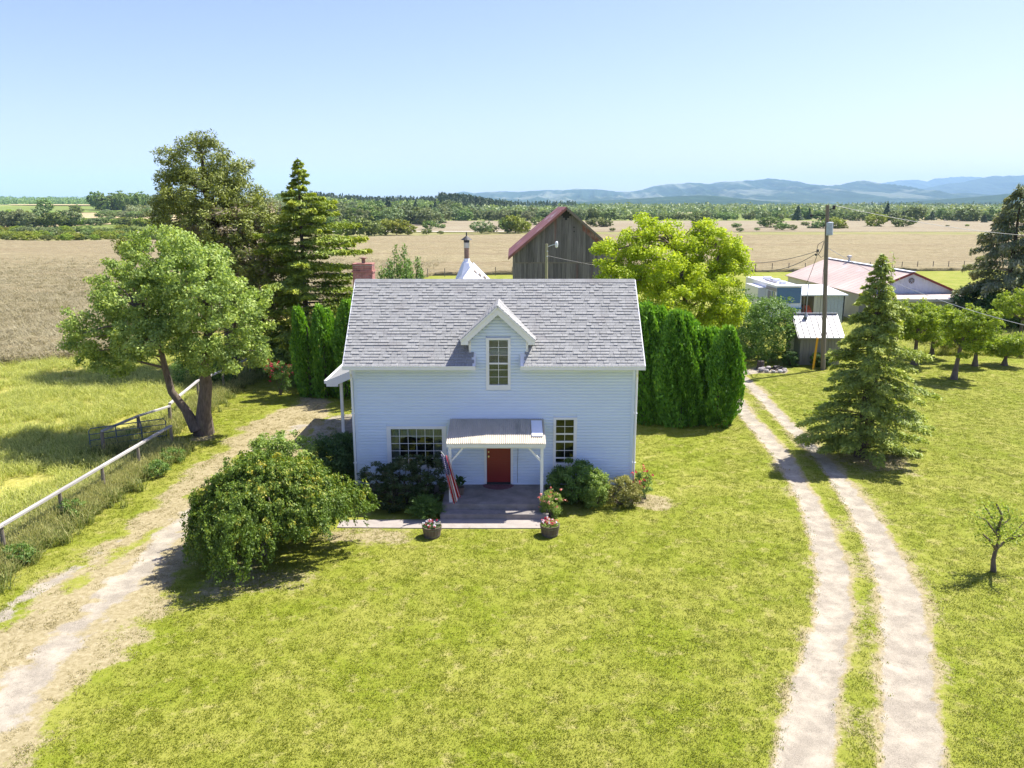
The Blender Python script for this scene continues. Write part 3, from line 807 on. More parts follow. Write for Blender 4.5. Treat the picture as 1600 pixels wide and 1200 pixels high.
def arborvitae(name, loc, h, r, n, label, group, rng=RNG, cat='shrub', mat='lf_arb'):
    root = empty(name, (loc[0], loc[1], 0)); tag(root, label, cat, group)
    t = rng.random(n) ** 0.85
    ang = rng.random(n) * 2 * pi
    prof = np.minimum(1.0, (1.02 - t) ** 0.48 * 1.5) * (0.88 + 0.12 * sstep(0, 0.12, t))
    ph = rng.random(4) * 6
    lump = 1 + 0.15 * np.sin(ang * 3 + ph[0] + t * 5) + 0.10 * np.sin(ang * 7 + ph[1] + t * 17) + 0.19 * (vnoise(ang * 4 + ph[2] * 9, t * h * 2.2 + ph[3]) - 0.5) * 2
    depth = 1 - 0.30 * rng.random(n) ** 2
    rr = r * prof * lump * depth
    lean_ = rng.normal(size=2) * 0.05
    P = np.stack([rr * np.cos(ang) + lean_[0] * t * h, rr * np.sin(ang) + lean_[1] * t * h, t * h + 0.10 * rng.normal(size=n) * t], 1)
    out = np.stack([np.cos(ang), np.sin(ang), np.full(n, 0.15)], 1)
    tw = np.stack([-np.sin(ang), np.cos(ang), 0 * ang], 1)
    axis = np.stack([np.cos(ang) * 0.45, np.sin(ang) * 0.45, np.ones(n)], 1) + 0.3 * rng.normal(size=(n, 3))
    Q = leaf_quads(P, 0.19, 0.085, tw + 0.5 * out, rng, axis, 0.5)
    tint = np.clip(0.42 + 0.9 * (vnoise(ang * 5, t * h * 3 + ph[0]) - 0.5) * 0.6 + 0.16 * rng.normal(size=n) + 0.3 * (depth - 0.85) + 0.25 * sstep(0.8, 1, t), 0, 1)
    link('foliage', np_quads('foliage', Q, tint, M[mat]), None, root)
    mb = MB(); mb.tube([(0, 0, 0), (0, 0, h * 0.8)], [0.09, 0.03], 6, cap=False); mb.build('trunk', M['barkdark'], root)
    return root

def shrub(name, loc, r, h, n, leaf, mat, label, cat='shrub', group=None, rng=RNG, nclump=160, clump=0.16, aspect=0.5, lob=None, flowers=None, stems=6, z=0.0):
    root = empty(name, (loc[0], loc[1], z)); tag(root, label, cat, group)
    if lob is None:
        lob = [(0, 0, h * 0.48, r * 0.9, r * 0.9, h * 0.5)]
        for k in range(5):
            a = rng.random() * 6.28
            lob.append((r * 0.5 * cos(a), r * 0.5 * sin(a), h * (0.35 + 0.3 * rng.random()), r * 0.5, r * 0.5, h * 0.36))
    P, tint, nrm, C = lobes_points(lob, n, nclump, clump, rng, 0.6)
    P[:, 2] = np.maximum(P[:, 2], 0.03)
    Q = leaf_quads(P, leaf, leaf * aspect, nrm, rng)
    link('foliage', np_quads('foliage', Q, tint, M[mat]), None, root)
    mb = MB()
    for k in range(stems):
        c = C[rng.integers(len(C))]
        mb.tube([(rng.normal() * 0.05, rng.normal() * 0.05, 0), (c[0] * 0.4, c[1] * 0.4, c[2] * 0.5), tuple(c)], [0.022, 0.014, 0.006], 5, cap=False)
    mb.build('stem', M['bark'], root)
    if flowers:
        fm, nf, fs = flowers
        top = C[C[:, 2] > np.percentile(C[:, 2], 35)]
        FP = []; 
        cs = top[rng.integers(0, len(top), nf)] + rng.normal(size=(nf, 3)) * clump * 0.8
        cs[:, 2] += 0.05
        for j in range(7):
            FP.append(cs + rng.normal(size=(nf, 3)) * fs * 0.35)
        FP = np.vstack(FP)
        Q = leaf_quads(FP, fs, fs * 0.8, FP * 0 + np.array([0, -0.3, 1.0]), rng)
        link('blossom', np_quads('blossom', Q, rng.random(len(FP)), M[fm]), None, root)
    return root

# ================================================================== FARMHOUSE
HX0, HX1, WY, WB = -5.49, 4.26, 26.9, 0.38
WT = 4.56
RY, RZ = 29.33, 7.41
EY, EZ = 26.45, 4.76
OX0, OX1 = HX0 - 0.24, HX1 + 0.24
slope_f = (RZ - EZ) / (RY - EY)
house = tag(empty('farmhouse', (0, 0, 0)), 'pale blue two storey farmhouse with grey shingle roof, centre dormer and red front door', 'house')
def hx(px, py, Y=WY): return on(px, py, Y)
def rect_px(x0, y0, x1, y1, Y=WY):
    xa, za = on(x0, (y0 + y1) / 2, Y)[0], on(x0, y0, Y)[1]
    xb, zb = on(x1, (y0 + y1) / 2, Y)[0], on(x1, y1, Y)[1]
    return (xa, xb, zb, za)      # x0,x1,z0,z1
W_BIG = rect_px(605, 665.6, 697.7, 732)
W_BIG = (W_BIG[0], W_BIG[1], 0.98, W_BIG[3])
W_SM = rect_px(864.3, 652, 901.2, 729)
W_DO = rect_px(759.4, 527.5, 797.8, 608.7)
DOOR = (-0.98, 0.0, 0.42, 2.62)
dx0, dx1 = on(734, 555, WY)[0], on(823.75, 555, WY)[0]
gx0, gx1 = on(743.75, 572, WY)[0], on(813, 572, WY)[0]
DZ0 = on(780, 553, WY)[1]                      # where the wider dormer face starts
DFY = WY - 0.28                                # dormer barge board plane
ax_, az_ = on(777.5, 478.7, DFY)
lx_, lz_ = on(720, 533, DFY); rx_, rz_ = on(835.6, 533, DFY)
dslope = (az_ - lz_) / (ax_ - lx_)
def dormer_halfwidth(z): return (az_ - 0.20 - z) / dslope
HOLES = [W_BIG, W_SM, W_DO, DOOR]
def spans(z0, z1, x0, x1, holes):
    segs = [(x0, x1)]
    for a, b, c, d in holes:
        if d <= z0 + 1e-4 or c >= z1 - 1e-4: continue
        ns = []
        for s0, s1 in segs:
            if b <= s0 or a >= s1: ns.append((s0, s1)); continue
            if a > s0: ns.append((s0, a))
            if b < s1: ns.append((b, s1))
        segs = ns
    return segs
def inset(h, d): return (h[0] + d, h[1] - d, h[2] + d, h[3] - d)
PITCHB = 0.1075
fw = MB()
# sheathing behind the boards, with real openings
zc = sorted({WB, WT} | {h[2] for h in HOLES if h[2] < WT and h[2] > WB} | {h[3] for h in HOLES if h[3] < WT})
for a, b in zip(zc[:-1], zc[1:]):
    for s0, s1 in spans(a, b, HX0, HX1, [inset(h, 0.03) for h in HOLES]):
        fw.box(s0, s1, WY + 0.02, WY + 0.14, a, b)
front_wall = fw.build('wall', M['siding'], house)
nb = int(round((WT - WB) / PITCHB)); ph_ = (WT - WB) / nb
def board_front(x0, x1, z0, z1, y, parent, holes=()):
    mb = MB()
    for s0, s1 in spans(z0, z1, x0, x1, holes):
        zm = z0 + (z1 - z0) * 0.62
        mb.hexa([(s0, y - 0.028, z0), (s1, y - 0.028, z0), (s1, y + 0.018, z0), (s0, y + 0.018, z0),
                 (s0, y - 0.024, zm), (s1, y - 0.024, zm), (s1, y + 0.018, zm), (s0, y + 0.018, zm)])
        mb.hexa([(s0, y - 0.024, zm), (s1, y - 0.024, zm), (s1, y + 0.018, zm), (s0, y + 0.018, zm),
                 (s0, y + 0.004, z1), (s1, y + 0.004, z1), (s1, y + 0.018, z1), (s0, y + 0.018, z1)])
        mb.build('siding_board', M['siding'], parent)
        mb = MB()
for k in range(nb):
    z0 = WB + k * ph_
    board_front(HX0 + 0.1, HX1 - 0.1, z0, z0 + ph_ - 0.003, WY, front_wall, HOLES)
# side and rear walls
for sx, X in ((-1, HX0), (1, HX1)):
    mb = MB()
    pts = [(WY + 0.15, WB), (31.75, WB), (31.75, WT), (RY, RZ - 0.25), (WY + 0.15, WT)]
    a = [(X - sx * 0.15, y, z) for y, z in pts]; b = [(X - sx * 0.03, y, z) for y, z in pts]
    mb.poly(a); mb.poly(b)
    w = mb.build('wall', M['siding'], house)
    k = 0
    z0 = WB
    while z0 < RZ - 0.5:
        t = max(0, (z0 + ph_ - WT) / (RZ - 0.2 - WT))
        ya = WY + (RY - WY) * t; yb = 31.76 - (31.76 - RY) * t
        o = sx
        MB().hexa([(X - o * 0.03, ya, z0), (X + o * 0.0, ya, z0), (X + o * 0.0, yb, z0), (X - o * 0.03, yb, z0),
                   (X - o * 0.03, ya, z0 + ph_ - 0.003), (X - o * 0.018, ya, z0 + ph_ - 0.003), (X - o * 0.018, yb, z0 + ph_ - 0.003), (X - o * 0.03, yb, z0 + ph_ - 0.003)]).build('siding_board', M['siding'], w)
        z0 += ph_
MB().box(HX0 + 0.15, HX1 - 0.15, 31.62, 31.74, WB, WT).build('wall', M['siding'], house)
fb = MB().box(HX0 + 0.02, HX1 - 0.02, WY + 0.03, 31.72, -0.1, WB - 0.002); fb.build('foundation', M['concrete'], house)
for X in (HX0, HX1 - 0.1):
    MB().box(X, X + 0.1, WY - 0.03, WY + 0.15, WB - 0.02, WT).build('corner_board', M['siding'], house)
MB().box(HX0 + 0.1, gx0, WY - 0.03, WY + 0.02, WT, WT + 0.12).box(gx1, HX1 - 0.1, WY - 0.03, WY + 0.02, WT, WT + 0.12).build('frieze_board', M['white'], house)
# interior darkness: floor between storeys so that the hollow body is closed
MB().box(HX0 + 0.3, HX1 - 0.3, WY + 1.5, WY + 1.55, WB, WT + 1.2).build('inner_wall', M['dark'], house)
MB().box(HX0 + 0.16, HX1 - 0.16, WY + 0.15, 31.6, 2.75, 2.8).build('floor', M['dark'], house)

# ---- roof
roof = MB()
def roof_z(Y): return EZ + (Y - EY) * slope_f
th = 0.10
def slab(mb, x0, x1, ya, za, yb, zb, t=0.1):
    mb.hexa([(x0, ya, za - t), (x1, ya, za - t), (x1, yb, zb - t), (x0, yb, zb - t), (x0, ya, za), (x1, ya, za), (x1, yb, zb), (x0, yb, zb)])
cutY = WY + 0.02
slab(roof, OX0, gx0, EY + 0.03, roof_z(EY + 0.03) - 0.02, RY, RZ - 0.02)
slab(roof, gx0, gx1, cutY, roof_z(cutY) - 0.02, RY, RZ - 0.02)
slab(roof, gx1, OX1, EY + 0.03, roof_z(EY + 0.03) - 0.02, RY, RZ - 0.02)
BY = 2 * RY - EY
slab(roof, OX0, OX1, BY, EZ - 0.02, RY + 0.001, RZ - 0.02)
roof_o = roof.build('roof', M['white'], house)
# shingles: tabs laid in courses from the eave up; the lowest 300 one by one, the rest joined
Ls = sqrt((RY - EY) ** 2 + (RZ - EZ) ** 2); ncr = 31; cw = Ls / ncr; tabw = 0.305
ydir = Vector((0, (RY - EY) / Ls, (RZ - EZ) / Ls)); nrm_r = Vector((0, -ydir.z, ydir.y))
def shingle_pts(x0, x1, s, w, thick, back=False):
    base = Vector((0, EY, EZ)) if not back else Vector((0, BY, EZ))
    yd = ydir if not back else Vector((0, -ydir.y, ydir.z)); nn = nrm_r if not back else Vector((0, -nrm_r.y, nrm_r.z))
    def P(x, q, h): v = base + yd * q + nn * h; return (x, v.y, v.z)
    return [P(x0, s, 0.0), P(x1, s, 0.0), P(x1, s + w * 1.15, 0.0), P(x0, s + w * 1.15, 0.0),
            P(x0, s, thick), P(x1, s, thick), P(x1, s + w * 1.15, 0.004), P(x0, s + w * 1.15, 0.004)]
proto = {}
cnt = 0
rest = MB()
rnd = random.Random(4)
for r in range(ncr):
    s = r * cw
    x = OX0 - (r % 3) * 0.1 * 1.0
    while x < OX1:
        wd = tabw * rnd.choice([0.45, 0.6, 0.8, 1.0]); x0 = max(x, OX0); x1 = min(x + wd - 0.006, OX1); x += wd
        if x1 - x0 < 0.05: continue
        yrow = EY + ydir.y * (s + cw)
        if yrow < cutY + 0.05:      # the dormer face interrupts the lowest courses
            if x0 < gx1 and x1 > gx0:
                if x0 < gx0: x1 = gx0
                elif x1 > gx1: x0 = gx1
                else: continue
                if x1 - x0 < 0.04: continue
        inside = dx0 + 0.12 < (x0 + x1) / 2 < dx1 - 0.12 and roof_z(yrow) < az_ - 0.5 - abs((x0 + x1) / 2 - ax_) * dslope
        if inside: continue
        thick = 0.012 + 0.014 * (rnd.random() > 0.45) + 0.003 * rnd.random()
        if cnt < 300:
            MB().hexa(shingle_pts(x0, x1, s, cw, thick), rnd.random()).build('shingle', M['shingle'], roof_o); cnt += 1
        else:
            rest.hexa(shingle_pts(x0, x1, s, cw, thick), rnd.random())
for r in range(ncr):
    x = OX0
    while x < OX1:
        wd = tabw * 2; x1 = min(x + wd, OX1)
        rest.hexa(shingle_pts(x, x1 - 0.006, r * cw, cw, 0.016, True), rnd.random()); x += wd
so = rest.build('shingle_courses', M['shingle_t'], roof_o); so['kind'] = 'stuff'
rc = MB(); x = OX0
while x < OX1:
    x1 = min(x + 0.3, OX1)
    for sgn in (-1, 1):
        rc.poly([(x, RY, RZ + 0.035), (x1, RY, RZ + 0.035), (x1, RY + sgn * 0.13, RZ - 0.085), (x, RY + sgn * 0.13, RZ - 0.085)][::sgn], rnd.random())
    x += 0.3
rc.build('ridge_cap', M['shingle_t'], roof_o)
for X in (OX0, OX1):
    o = -1 if X == OX0 else 1
    mb = MB()
    for a in ((EY, EZ, RY, RZ), (BY, EZ, RY, RZ)):
        mb.hexa([(X + o * 0.001, a[0], a[1] - 0.15), (X + o * 0.03, a[0], a[1] - 0.15), (X + o * 0.03, a[2], a[3] - 0.15), (X + o * 0.001, a[2], a[3] - 0.15),
                 (X + o * 0.001, a[0], a[1] + 0.01), (X + o * 0.03, a[0], a[1] + 0.01), (X + o * 0.03, a[2], a[3] + 0.01), (X + o * 0.001, a[2], a[3] + 0.01)])
    mb.build('rake_board', M['white'], house)
# soffit and gutters
for x0, x1 in ((OX0, gx0), (gx1, OX1)):
    MB().box(x0, x1, EY + 0.02, WY - 0.031, 4.63, 4.66).build('soffit', M['white'], house)
    g = MB()
    y0, y1, z0, z1 = EY - 0.115, EY + 0.02, 4.64, 4.775
    g.box(x0, x1, y0, y0 + 0.012, z0 + 0.02, z1); g.box(x0, x1, y0, y1, z0, z0 + 0.018); g.box(x0, x1, y1 - 0.01, y1, z0 + 0.018, z1 - 0.02)
    g.box(x0 - 0.006, x0, y0, y1, z0, z1 - 0.01); g.box(x1, x1 + 0.006, y0, y1, z0, z1 - 0.01)
    g.box(x0, x1, y0 - 0.012, y0, z1 - 0.03, z1 + 0.005)
    g.build('gutter', M['white'], house)
for X, sx in ((HX1 - 0.02, 1), (HX0 + 0.02, -1)):
    d = MB()
    d.tube([(X, EY - 0.05, 4.65), (X, EY - 0.03, 4.52), (X + sx * 0.06, WY - 0.12, 4.33), (X + sx * 0.06, WY - 0.085, 4.2)], 0.042, 8)
    d.tube([(X + sx * 0.06, WY - 0.085, 4.2), (X + sx * 0.06, WY - 0.085, 0.25), (X + sx * 0.09, WY - 0.3, 0.1)], 0.042, 8)
    for z in (1.2, 3.0): d.box(X + sx * 0.06 - 0.06, X + sx * 0.06 + 0.06, WY - 0.13, WY - 0.025, z, z + 0.025)
    d.build('downspout', M['white'], house)

# ---- dormer
dw = MB()
def dorm_span(z):
    hw = min((dx1 - dx0) / 2, max(0.0, dormer_halfwidth(z)))
    c = (dx0 + dx1) / 2
    return c - hw, c + hw
dormer = MB().box(gx0 + 0.02, W_DO[0] + 0.03, WY + 0.02, WY + 0.12, WT, DZ0).box(W_DO[1] - 0.03, gx1 - 0.02, WY + 0.02, WY + 0.12, WT, DZ0) \
    .box(dx0 + 0.02, W_DO[0] + 0.03, WY + 0.02, WY + 0.12, DZ0, lz_ - 0.05).box(W_DO[1] - 0.03, dx1 - 0.02, WY + 0.02, WY + 0.12, DZ0, lz_ - 0.05) \
    .poly([(dx0 + 0.02, WY + 0.05, lz_ - 0.05), (dx1 - 0.02, WY + 0.05, lz_ - 0.05), (ax_, WY + 0.05, az_ - 0.12)]).build('dormer', M['siding'], house)
z = WT
while z < az_ - 0.25:
    z1 = z + ph_ - 0.003
    if z1 < DZ0 + 0.02: s0, s1 = gx0, gx1
    else:
        s0, s1 = dorm_span(z1)
        s0 = max(s0, dx0 + 0.0); s1 = min(s1, dx1 - 0.0)
    if s1 - s0 > 0.08: board_front(s0, s1, z, z1, WY, dormer, [W_DO])
    z += ph_
for xa, xb in ((dx0 - 0.03, dx0 + 0.05), (dx1 - 0.05, dx1 + 0.03)):
    MB().box(xa, xb, WY - 0.035, WY + 0.02, DZ0, lz_ - 0.02).build('corner_board', M['white'], dormer)
for xa, xb, zz in ((gx0 - 0.03, gx0 + 0.04, WT + 0.12), (gx1 - 0.04, gx1 + 0.03, WT + 0.12)):
    MB().box(xa, xb, WY - 0.034, WY + 0.02, zz, DZ0).build('corner_board', M['siding'], dormer)
# cheeks: side walls back into the roof
for X, o in ((dx0, -1), (dx1, 1)):
    yb = EY + (lz_ + 0.0 - EZ) / slope_f
    MB().poly([(X, WY, DZ0), (X, WY + (DZ0 - roof_z(WY)) / slope_f + 0.02, DZ0), (X, yb, lz_ - 0.05), (X, WY, lz_ - 0.05)]).poly([(X - o * 0.1, WY, DZ0), (X - o * 0.1, WY + 0.3, DZ0), (X - o * 0.1, yb, lz_ - 0.05), (X - o * 0.1, WY, lz_ - 0.05)]).box(min(X, X - o * 0.1), max(X, X - o * 0.1), WY + 0.021, WY + 0.12, DZ0, lz_ - 0.05).build('cheek_wall', M['siding'], dormer)
MB().box(dx0, gx0, WY, WY + 0.5, DZ0 - 0.02, DZ0 - 0.001).box(gx1, dx1, WY, WY + 0.5, DZ0 - 0.02, DZ0 - 0.001).build('box_bottom', M['dark'], dormer)
# dormer roof, two slopes running back to the main slope
for o, ex in ((-1, lx_), (1, rx_)):
    ey = EY + (az_ - EZ) / slope_f; el = EY + (lz_ - EZ) / slope_f
    P0 = Vector((ax_, DFY - 0.05, az_ + 0.03)); P1 = Vector((ex + o * 0.03, DFY - 0.05, lz_ + 0.02)); P2 = Vector((ex + o * 0.03, el + 0.05, lz_ + 0.02)); P3 = Vector((ax_, ey + 0.05, az_ + 0.03))
    dn = Vector((o * (az_ - lz_), 0, abs(ax_ - ex))).normalized()
    mb = MB(); q = [P0, P1, P2, P3] if o > 0 else [P0, P3, P2, P1]
    mb.hexa([p - dn * 0.05 for p in q] + [p - dn * 0.002 for p in q])
    ds = mb.build('slope', M['white'], dormer)
    sh = MB(); L = (P1 - P0).length; nr = int(L / 0.13)
    for r in range(nr):
        a = 1 - r / nr; b = 1 - (r + 1.1) / nr; b = max(b, 0)
        A0 = P0.lerp(P1, a); A1 = P3.lerp(P2, a); B0 = P0.lerp(P1, b); B1 = P3.lerp(P2, b)
        nt_ = max(1, int((A1 - A0).length / 0.3))
        for k in range(nt_):
            c0 = A0.lerp(A1, k / nt_ + 0.006); c1 = A0.lerp(A1, (k + 1) / nt_ - 0.006); e0 = B0.lerp(B1, k / nt_ + 0.006); e1 = B0.lerp(B1, (k + 1) / nt_ - 0.006)
            tk = 0.014 + 0.012 * rnd.random()
            sh.hexa([c0, c1, e1, e0, c0 + dn * tk, c1 + dn * tk, e1 + dn * 0.004, e0 + dn * 0.004], rnd.random())
    s_ = sh.build('shingle_courses', M['shingle_t'], dormer); s_['kind'] = 'stuff'
    # barge board with a boxed eave return
    d1 = (Vector((ex, 0, lz_)) - Vector((ax_, 0, az_)))
    bw = 0.20
    inner_x = dx0 - 0.03 if o < 0 else dx1 + 0.03
    zin = az_ - (abs(inner_x - ax_)) * dslope - bw * 1.25
    poly = [(ax_, az_), (ex, lz_), (ex + (0.05 if o < 0 else -0.05) * 0, lz_ - 0.12), (inner_x, lz_ - 0.14), (inner_x, zin), (ax_, az_ - bw * 1.45)]
    MB().prism(poly, DFY, DFY + 0.025).build('barge_board', M['white'], dormer)
    MB().box(min(ex, inner_x), max(ex, inner_x), DFY + 0.026, WY + 0.35, lz_ - 0.14, lz_ - 0.12).build('soffit', M['white'], dormer)
MB().box(ax_ - 0.03, ax_ + 0.03, DFY - 0.06, DFY + 0.0, az_ + 0.0, az_ + 0.05).build('ridge_end', M['white'], dormer)

# ---- windows
def window(R, gl, cols, rows, rail=None, name='window', parent=house, blind=False, curtain=False, grid_z=None, Y=WY):
    x0, x1, z0, z1 = R; gx0_, gx1_, gz0, gz1 = gl
    f = MB()
    f.box(x0, x1, Y - 0.045, Y + 0.02, gz1, z1).box(x0, x1, Y - 0.055, Y + 0.02, z0, gz0)
    f.box(x0, gx0_, Y - 0.045, Y + 0.02, gz0, gz1).box(gx1_, x1, Y - 0.045, Y + 0.02, gz0, gz1)
    f.box(gx0_, gx1_, Y + 0.021, Y + 0.11, gz1, gz1 + 0.03).box(gx0_, gx1_, Y + 0.021, Y + 0.11, gz0 - 0.03, gz0)
    win = f.build(name, M['white'], parent)
    yg = Y + 0.02
    zs = [gz0]
    if rail: 
        MB().box(gx0_, gx1_, yg - 0.03, yg + 0.0, rail - 0.03, rail + 0.03).build('meeting_rail', M['white'], win)
    zl = grid_z or [gz0 + (gz1 - gz0) * k / rows for k in range(1, rows)]
    xl = [gx0_ + (gx1_ - gx0_) * k / cols for k in range(1, cols)]
    for zz in zl: MB().box(gx0_, gx1_, yg - 0.016, yg - 0.002, zz - 0.008, zz + 0.008).build('muntin', M['white'], win)
    for xx in xl: MB().box(xx - 0.008, xx + 0.008, yg - 0.019, yg - 0.0025, gz0, gz1).build('muntin', M['white'], win)
    zz = [gz0] + sorted(zl + ([rail] if rail else [])) + [gz1]; xx = [gx0_] + xl + [gx1_]
    for i in range(len(xx) - 1):
        for j in range(len(zz) - 1):
            MB().box(xx[i], xx[i + 1], yg, yg + 0.006, zz[j], zz[j + 1]).build('pane', M['glass'], win)
    if blind:
        b = MB(); q = gz0 + 0.02
        while q < gz1:
            b.hexa([(gx0_ + 0.01, Y + 0.07, q), (gx1_ - 0.01, Y + 0.07, q), (gx1_ - 0.01, Y + 0.10, q + 0.02), (gx0_ + 0.01, Y + 0.10, q + 0.02),
                    (gx0_ + 0.01, Y + 0.07, q + 0.003), (gx1_ - 0.01, Y + 0.07, q + 0.003), (gx1_ - 0.01, Y + 0.10, q + 0.023), (gx0_ + 0.01, Y + 0.10, q + 0.023)])
            q += 0.045
        b.build('blind', M['blind'], win)
    if curtain:
        for a, b_ in ((gx0_ + 0.0, gx0_ + 0.28), (gx1_ - 0.28, gx1_ - 0.0)):
            c = MB(); nn = 14
            pts = [(a + (b_ - a) * k / nn, Y + 0.2 + 0.025 * (k % 2)) for k in range(nn + 1)]
            for k in range(nn):
                (xa, ya), (xb, yb) = pts[k], pts[k + 1]
                c.poly([(xa, ya, gz0), (xb, yb, gz0), (xb, yb, gz1), (xa, ya, gz1)])
            c.build('curtain', M['curtain'], win)
        c = MB(); nn = 40
        for k in range(nn):
            xa, xb = gx0_ + (gx1_ - gx0_) * k / nn, gx0_ + (gx1_ - gx0_) * (k + 1) / nn
            za = gz1 - 0.30 - 0.10 * abs(sin(3 * pi * k / nn)); zb = gz1 - 0.30 - 0.10 * abs(sin(3 * pi * (k + 1) / nn))
            c.poly([(xa, Y + 0.17 + 0.02 * (k % 2), za), (xb, Y + 0.17 + 0.02 * ((k + 1) % 2), zb), (xb, Y + 0.17 + 0.02 * ((k + 1) % 2), gz1), (xa, Y + 0.17 + 0.02 * (k % 2), gz1)])
        c.build('valance', M['curtain'], win)
    return win
gb = rect_px(611.5, 670, 691, 728); gb = (gb[0], gb[1], 1.08, gb[3])
window(W_BIG, gb, 6, 5, curtain=True)
gs = rect_px(868.5, 655.5, 896, 723)
def zat(py): return on(880, py, WY)[1]
w2 = window(W_SM, gs, 2, 4, rail=zat(690.2), grid_z=[zat(666.5), zat(679), zat(704)])
MB().box(gs[0], gs[1], WY + 0.0, WY + 0.015, zat(677.8) - 0.02, zat(677.8) + 0.02).build('sash_rail', M['white'], w2)
MB().box(gs[0], gs[1], WY + 0.0, WY + 0.015, zat(715.5) - 0.022, zat(715.5) + 0.022).build('sash_rail', M['white'], w2)
gd = rect_px(764.4, 531, 793.5, 601)
def zad(py): return on(780, py, WY)[1]
window(W_DO, gd, 2, 4, rail=zad(568), grid_z=[zad(543), zad(555), zad(578), zad(589)], blind=True)

# ---- front door
dt = MB(); tx = 0.085
dt.box(DOOR[0], DOOR[0] + tx, WY - 0.04, WY + 0.03, DOOR[2], DOOR[3]).box(DOOR[1] - tx + 0.04, DOOR[1] + 0.04, WY - 0.04, WY + 0.03, DOOR[2], DOOR[3]).box(DOOR[0] + tx, DOOR[1] - tx + 0.04, WY - 0.04, WY + 0.03, 2.5, DOOR[3])
dt.build('door_frame', M['white'], house)
ddx0, ddx1 = DOOR[0] + tx, DOOR[1] - tx + 0.04
door = MB().box(ddx0 + 0.004, ddx1 - 0.004, WY + 0.015, WY + 0.06, 0.46, 2.497).build('door', M['red_door'], house)
dwid = ddx1 - ddx0
for cx in (0.14, 0.56):
    for z0, z1 in ((0.62, 1.22), (1.36, 1.98), (2.1, 2.38)):
        a, b = ddx0 + dwid * cx, ddx0 + dwid * (cx + 0.30)
        p = MB()
        t_ = 0.022
        p.box(a, b, WY + 0.006, WY + 0.0149, z0, z0 + t_).box(a, b, WY + 0.006, WY + 0.0149, z1 - t_, z1).box(a, a + t_, WY + 0.006, WY + 0.0149, z0 + t_, z1 - t_).box(b - t_, b, WY + 0.006, WY + 0.0149, z0 + t_, z1 - t_)
        p.box(a + 0.06, b - 0.06, WY + 0.003, WY + 0.0149, z0 + 0.06, z1 - 0.06)
        p.build('door_panel', M['red_door'], door)
k = MB(); k.lathe([(0.0, 0), (0.03, 0.0), (0.03, 0.02), (0.0, 0.02)], 0, 0, 10)
kn = MB().tube([(ddx0 + 0.07, WY + 0.014, 1.42), (ddx0 + 0.07, WY - 0.045, 1.42)], [0.03, 0.03], 10).tube([(ddx0 + 0.07, WY + 0.014, 1.58), (ddx0 + 0.07, WY - 0.01, 1.58)], [0.026, 0.026], 10).build('door_knob', M['brass'], door)
MB().box(ddx0, ddx1, WY - 0.05, WY + 0.05, 0.405, 0.458).build('threshold', M['dark'], house)

# ---- front porch: slab, steps, posts, braces, corrugated roof
psx0, psx1 = -2.33, 1.18
MB().box(psx0, psx1, 24.94, WY + 0.02, -0.1, 0.379).build('porch_slab', M['concrete'], house)
MB().box(psx0 - 0.02, psx1 + 0.02, 24.5, 24.938, -0.1, 0.2).build('step', M['concrete'], house)
AY0, AZ0, AY1, AZ1 = 25.02, 2.47, WY - 0.03, 2.79
ax0, ax1 = -2.15, 1.11
pr = MB().box(ax0 + 0.05, ax1 - 0.03, AY0 + 0.06, AY0 + 0.15, 2.28, 2.42).build('porch_roof', M['white'], house)
MB().box(ax0, ax1, AY0 - 0.01, AY0 + 0.015, 2.335, 2.445).build('fascia', M['white'], pr)
for k in range(6):
    x = ax0 + 0.1 + (ax1 - ax0 - 0.24) * k / 5
    MB().beam((x + 0.02, AY0 + 0.05, AZ0 - 0.075), (x + 0.02, AY1 - 0.0, AZ1 - 0.075), 0.045, 0.09).build('rafter', M['white'], pr)
nsheet = 5
for s in range(nsheet):
    xa = ax0 + (ax1 - ax0) * s / nsheet - (0.02 if s else 0); xb = ax0 + (ax1 - ax0) * (s + 1) / nsheet
    n = 44; mb = MB(); lift = 0.004 * (s % 2)
    for j in range(2):
        yy_, zz_ = (AY0 - 0.06, AZ0 - 0.01) if j == 0 else (AY1, AZ1)
        for i in range(n + 1):
            x = xa + (xb - xa) * i / n
            mb.v.append((x, yy_ - (0.02 if s < 2 and j == 0 else 0) * 0, zz_ + 0.014 * cos(2 * pi * x / 0.067) + 0.014 + lift))
    for i in range(n): mb.face((i, i + 1, n + 2 + i, n + 1 + i))
    mb.build('corrugated_sheet', M['awning'], pr, smooth=True)
for X in (-2.05, 0.99):
    MB().box(X - 0.05, X + 0.05, 25.12, 25.22, 0.379, 2.28).build('porch_post', M['white'], house)
MB().beam((-2.02, 25.17, 1.80), (-1.62, 25.17, 2.27), 0.06, 0.09, (0, 1, 0)).build('brace', M['white'], house)
MB().beam((0.96, 25.17, 1.80), (0.56, 25.17, 2.27), 0.06, 0.09, (0, 1, 0)).build('brace', M['white'], house)
MB().tube([(0.20, WY - 0.03, 2.6), (0.21, WY - 0.032, 1.6), (0.19, WY - 0.032, 1.0), (0.20, WY - 0.03, 0.45)], 0.006, 4).build('cable', M['wire'], house)

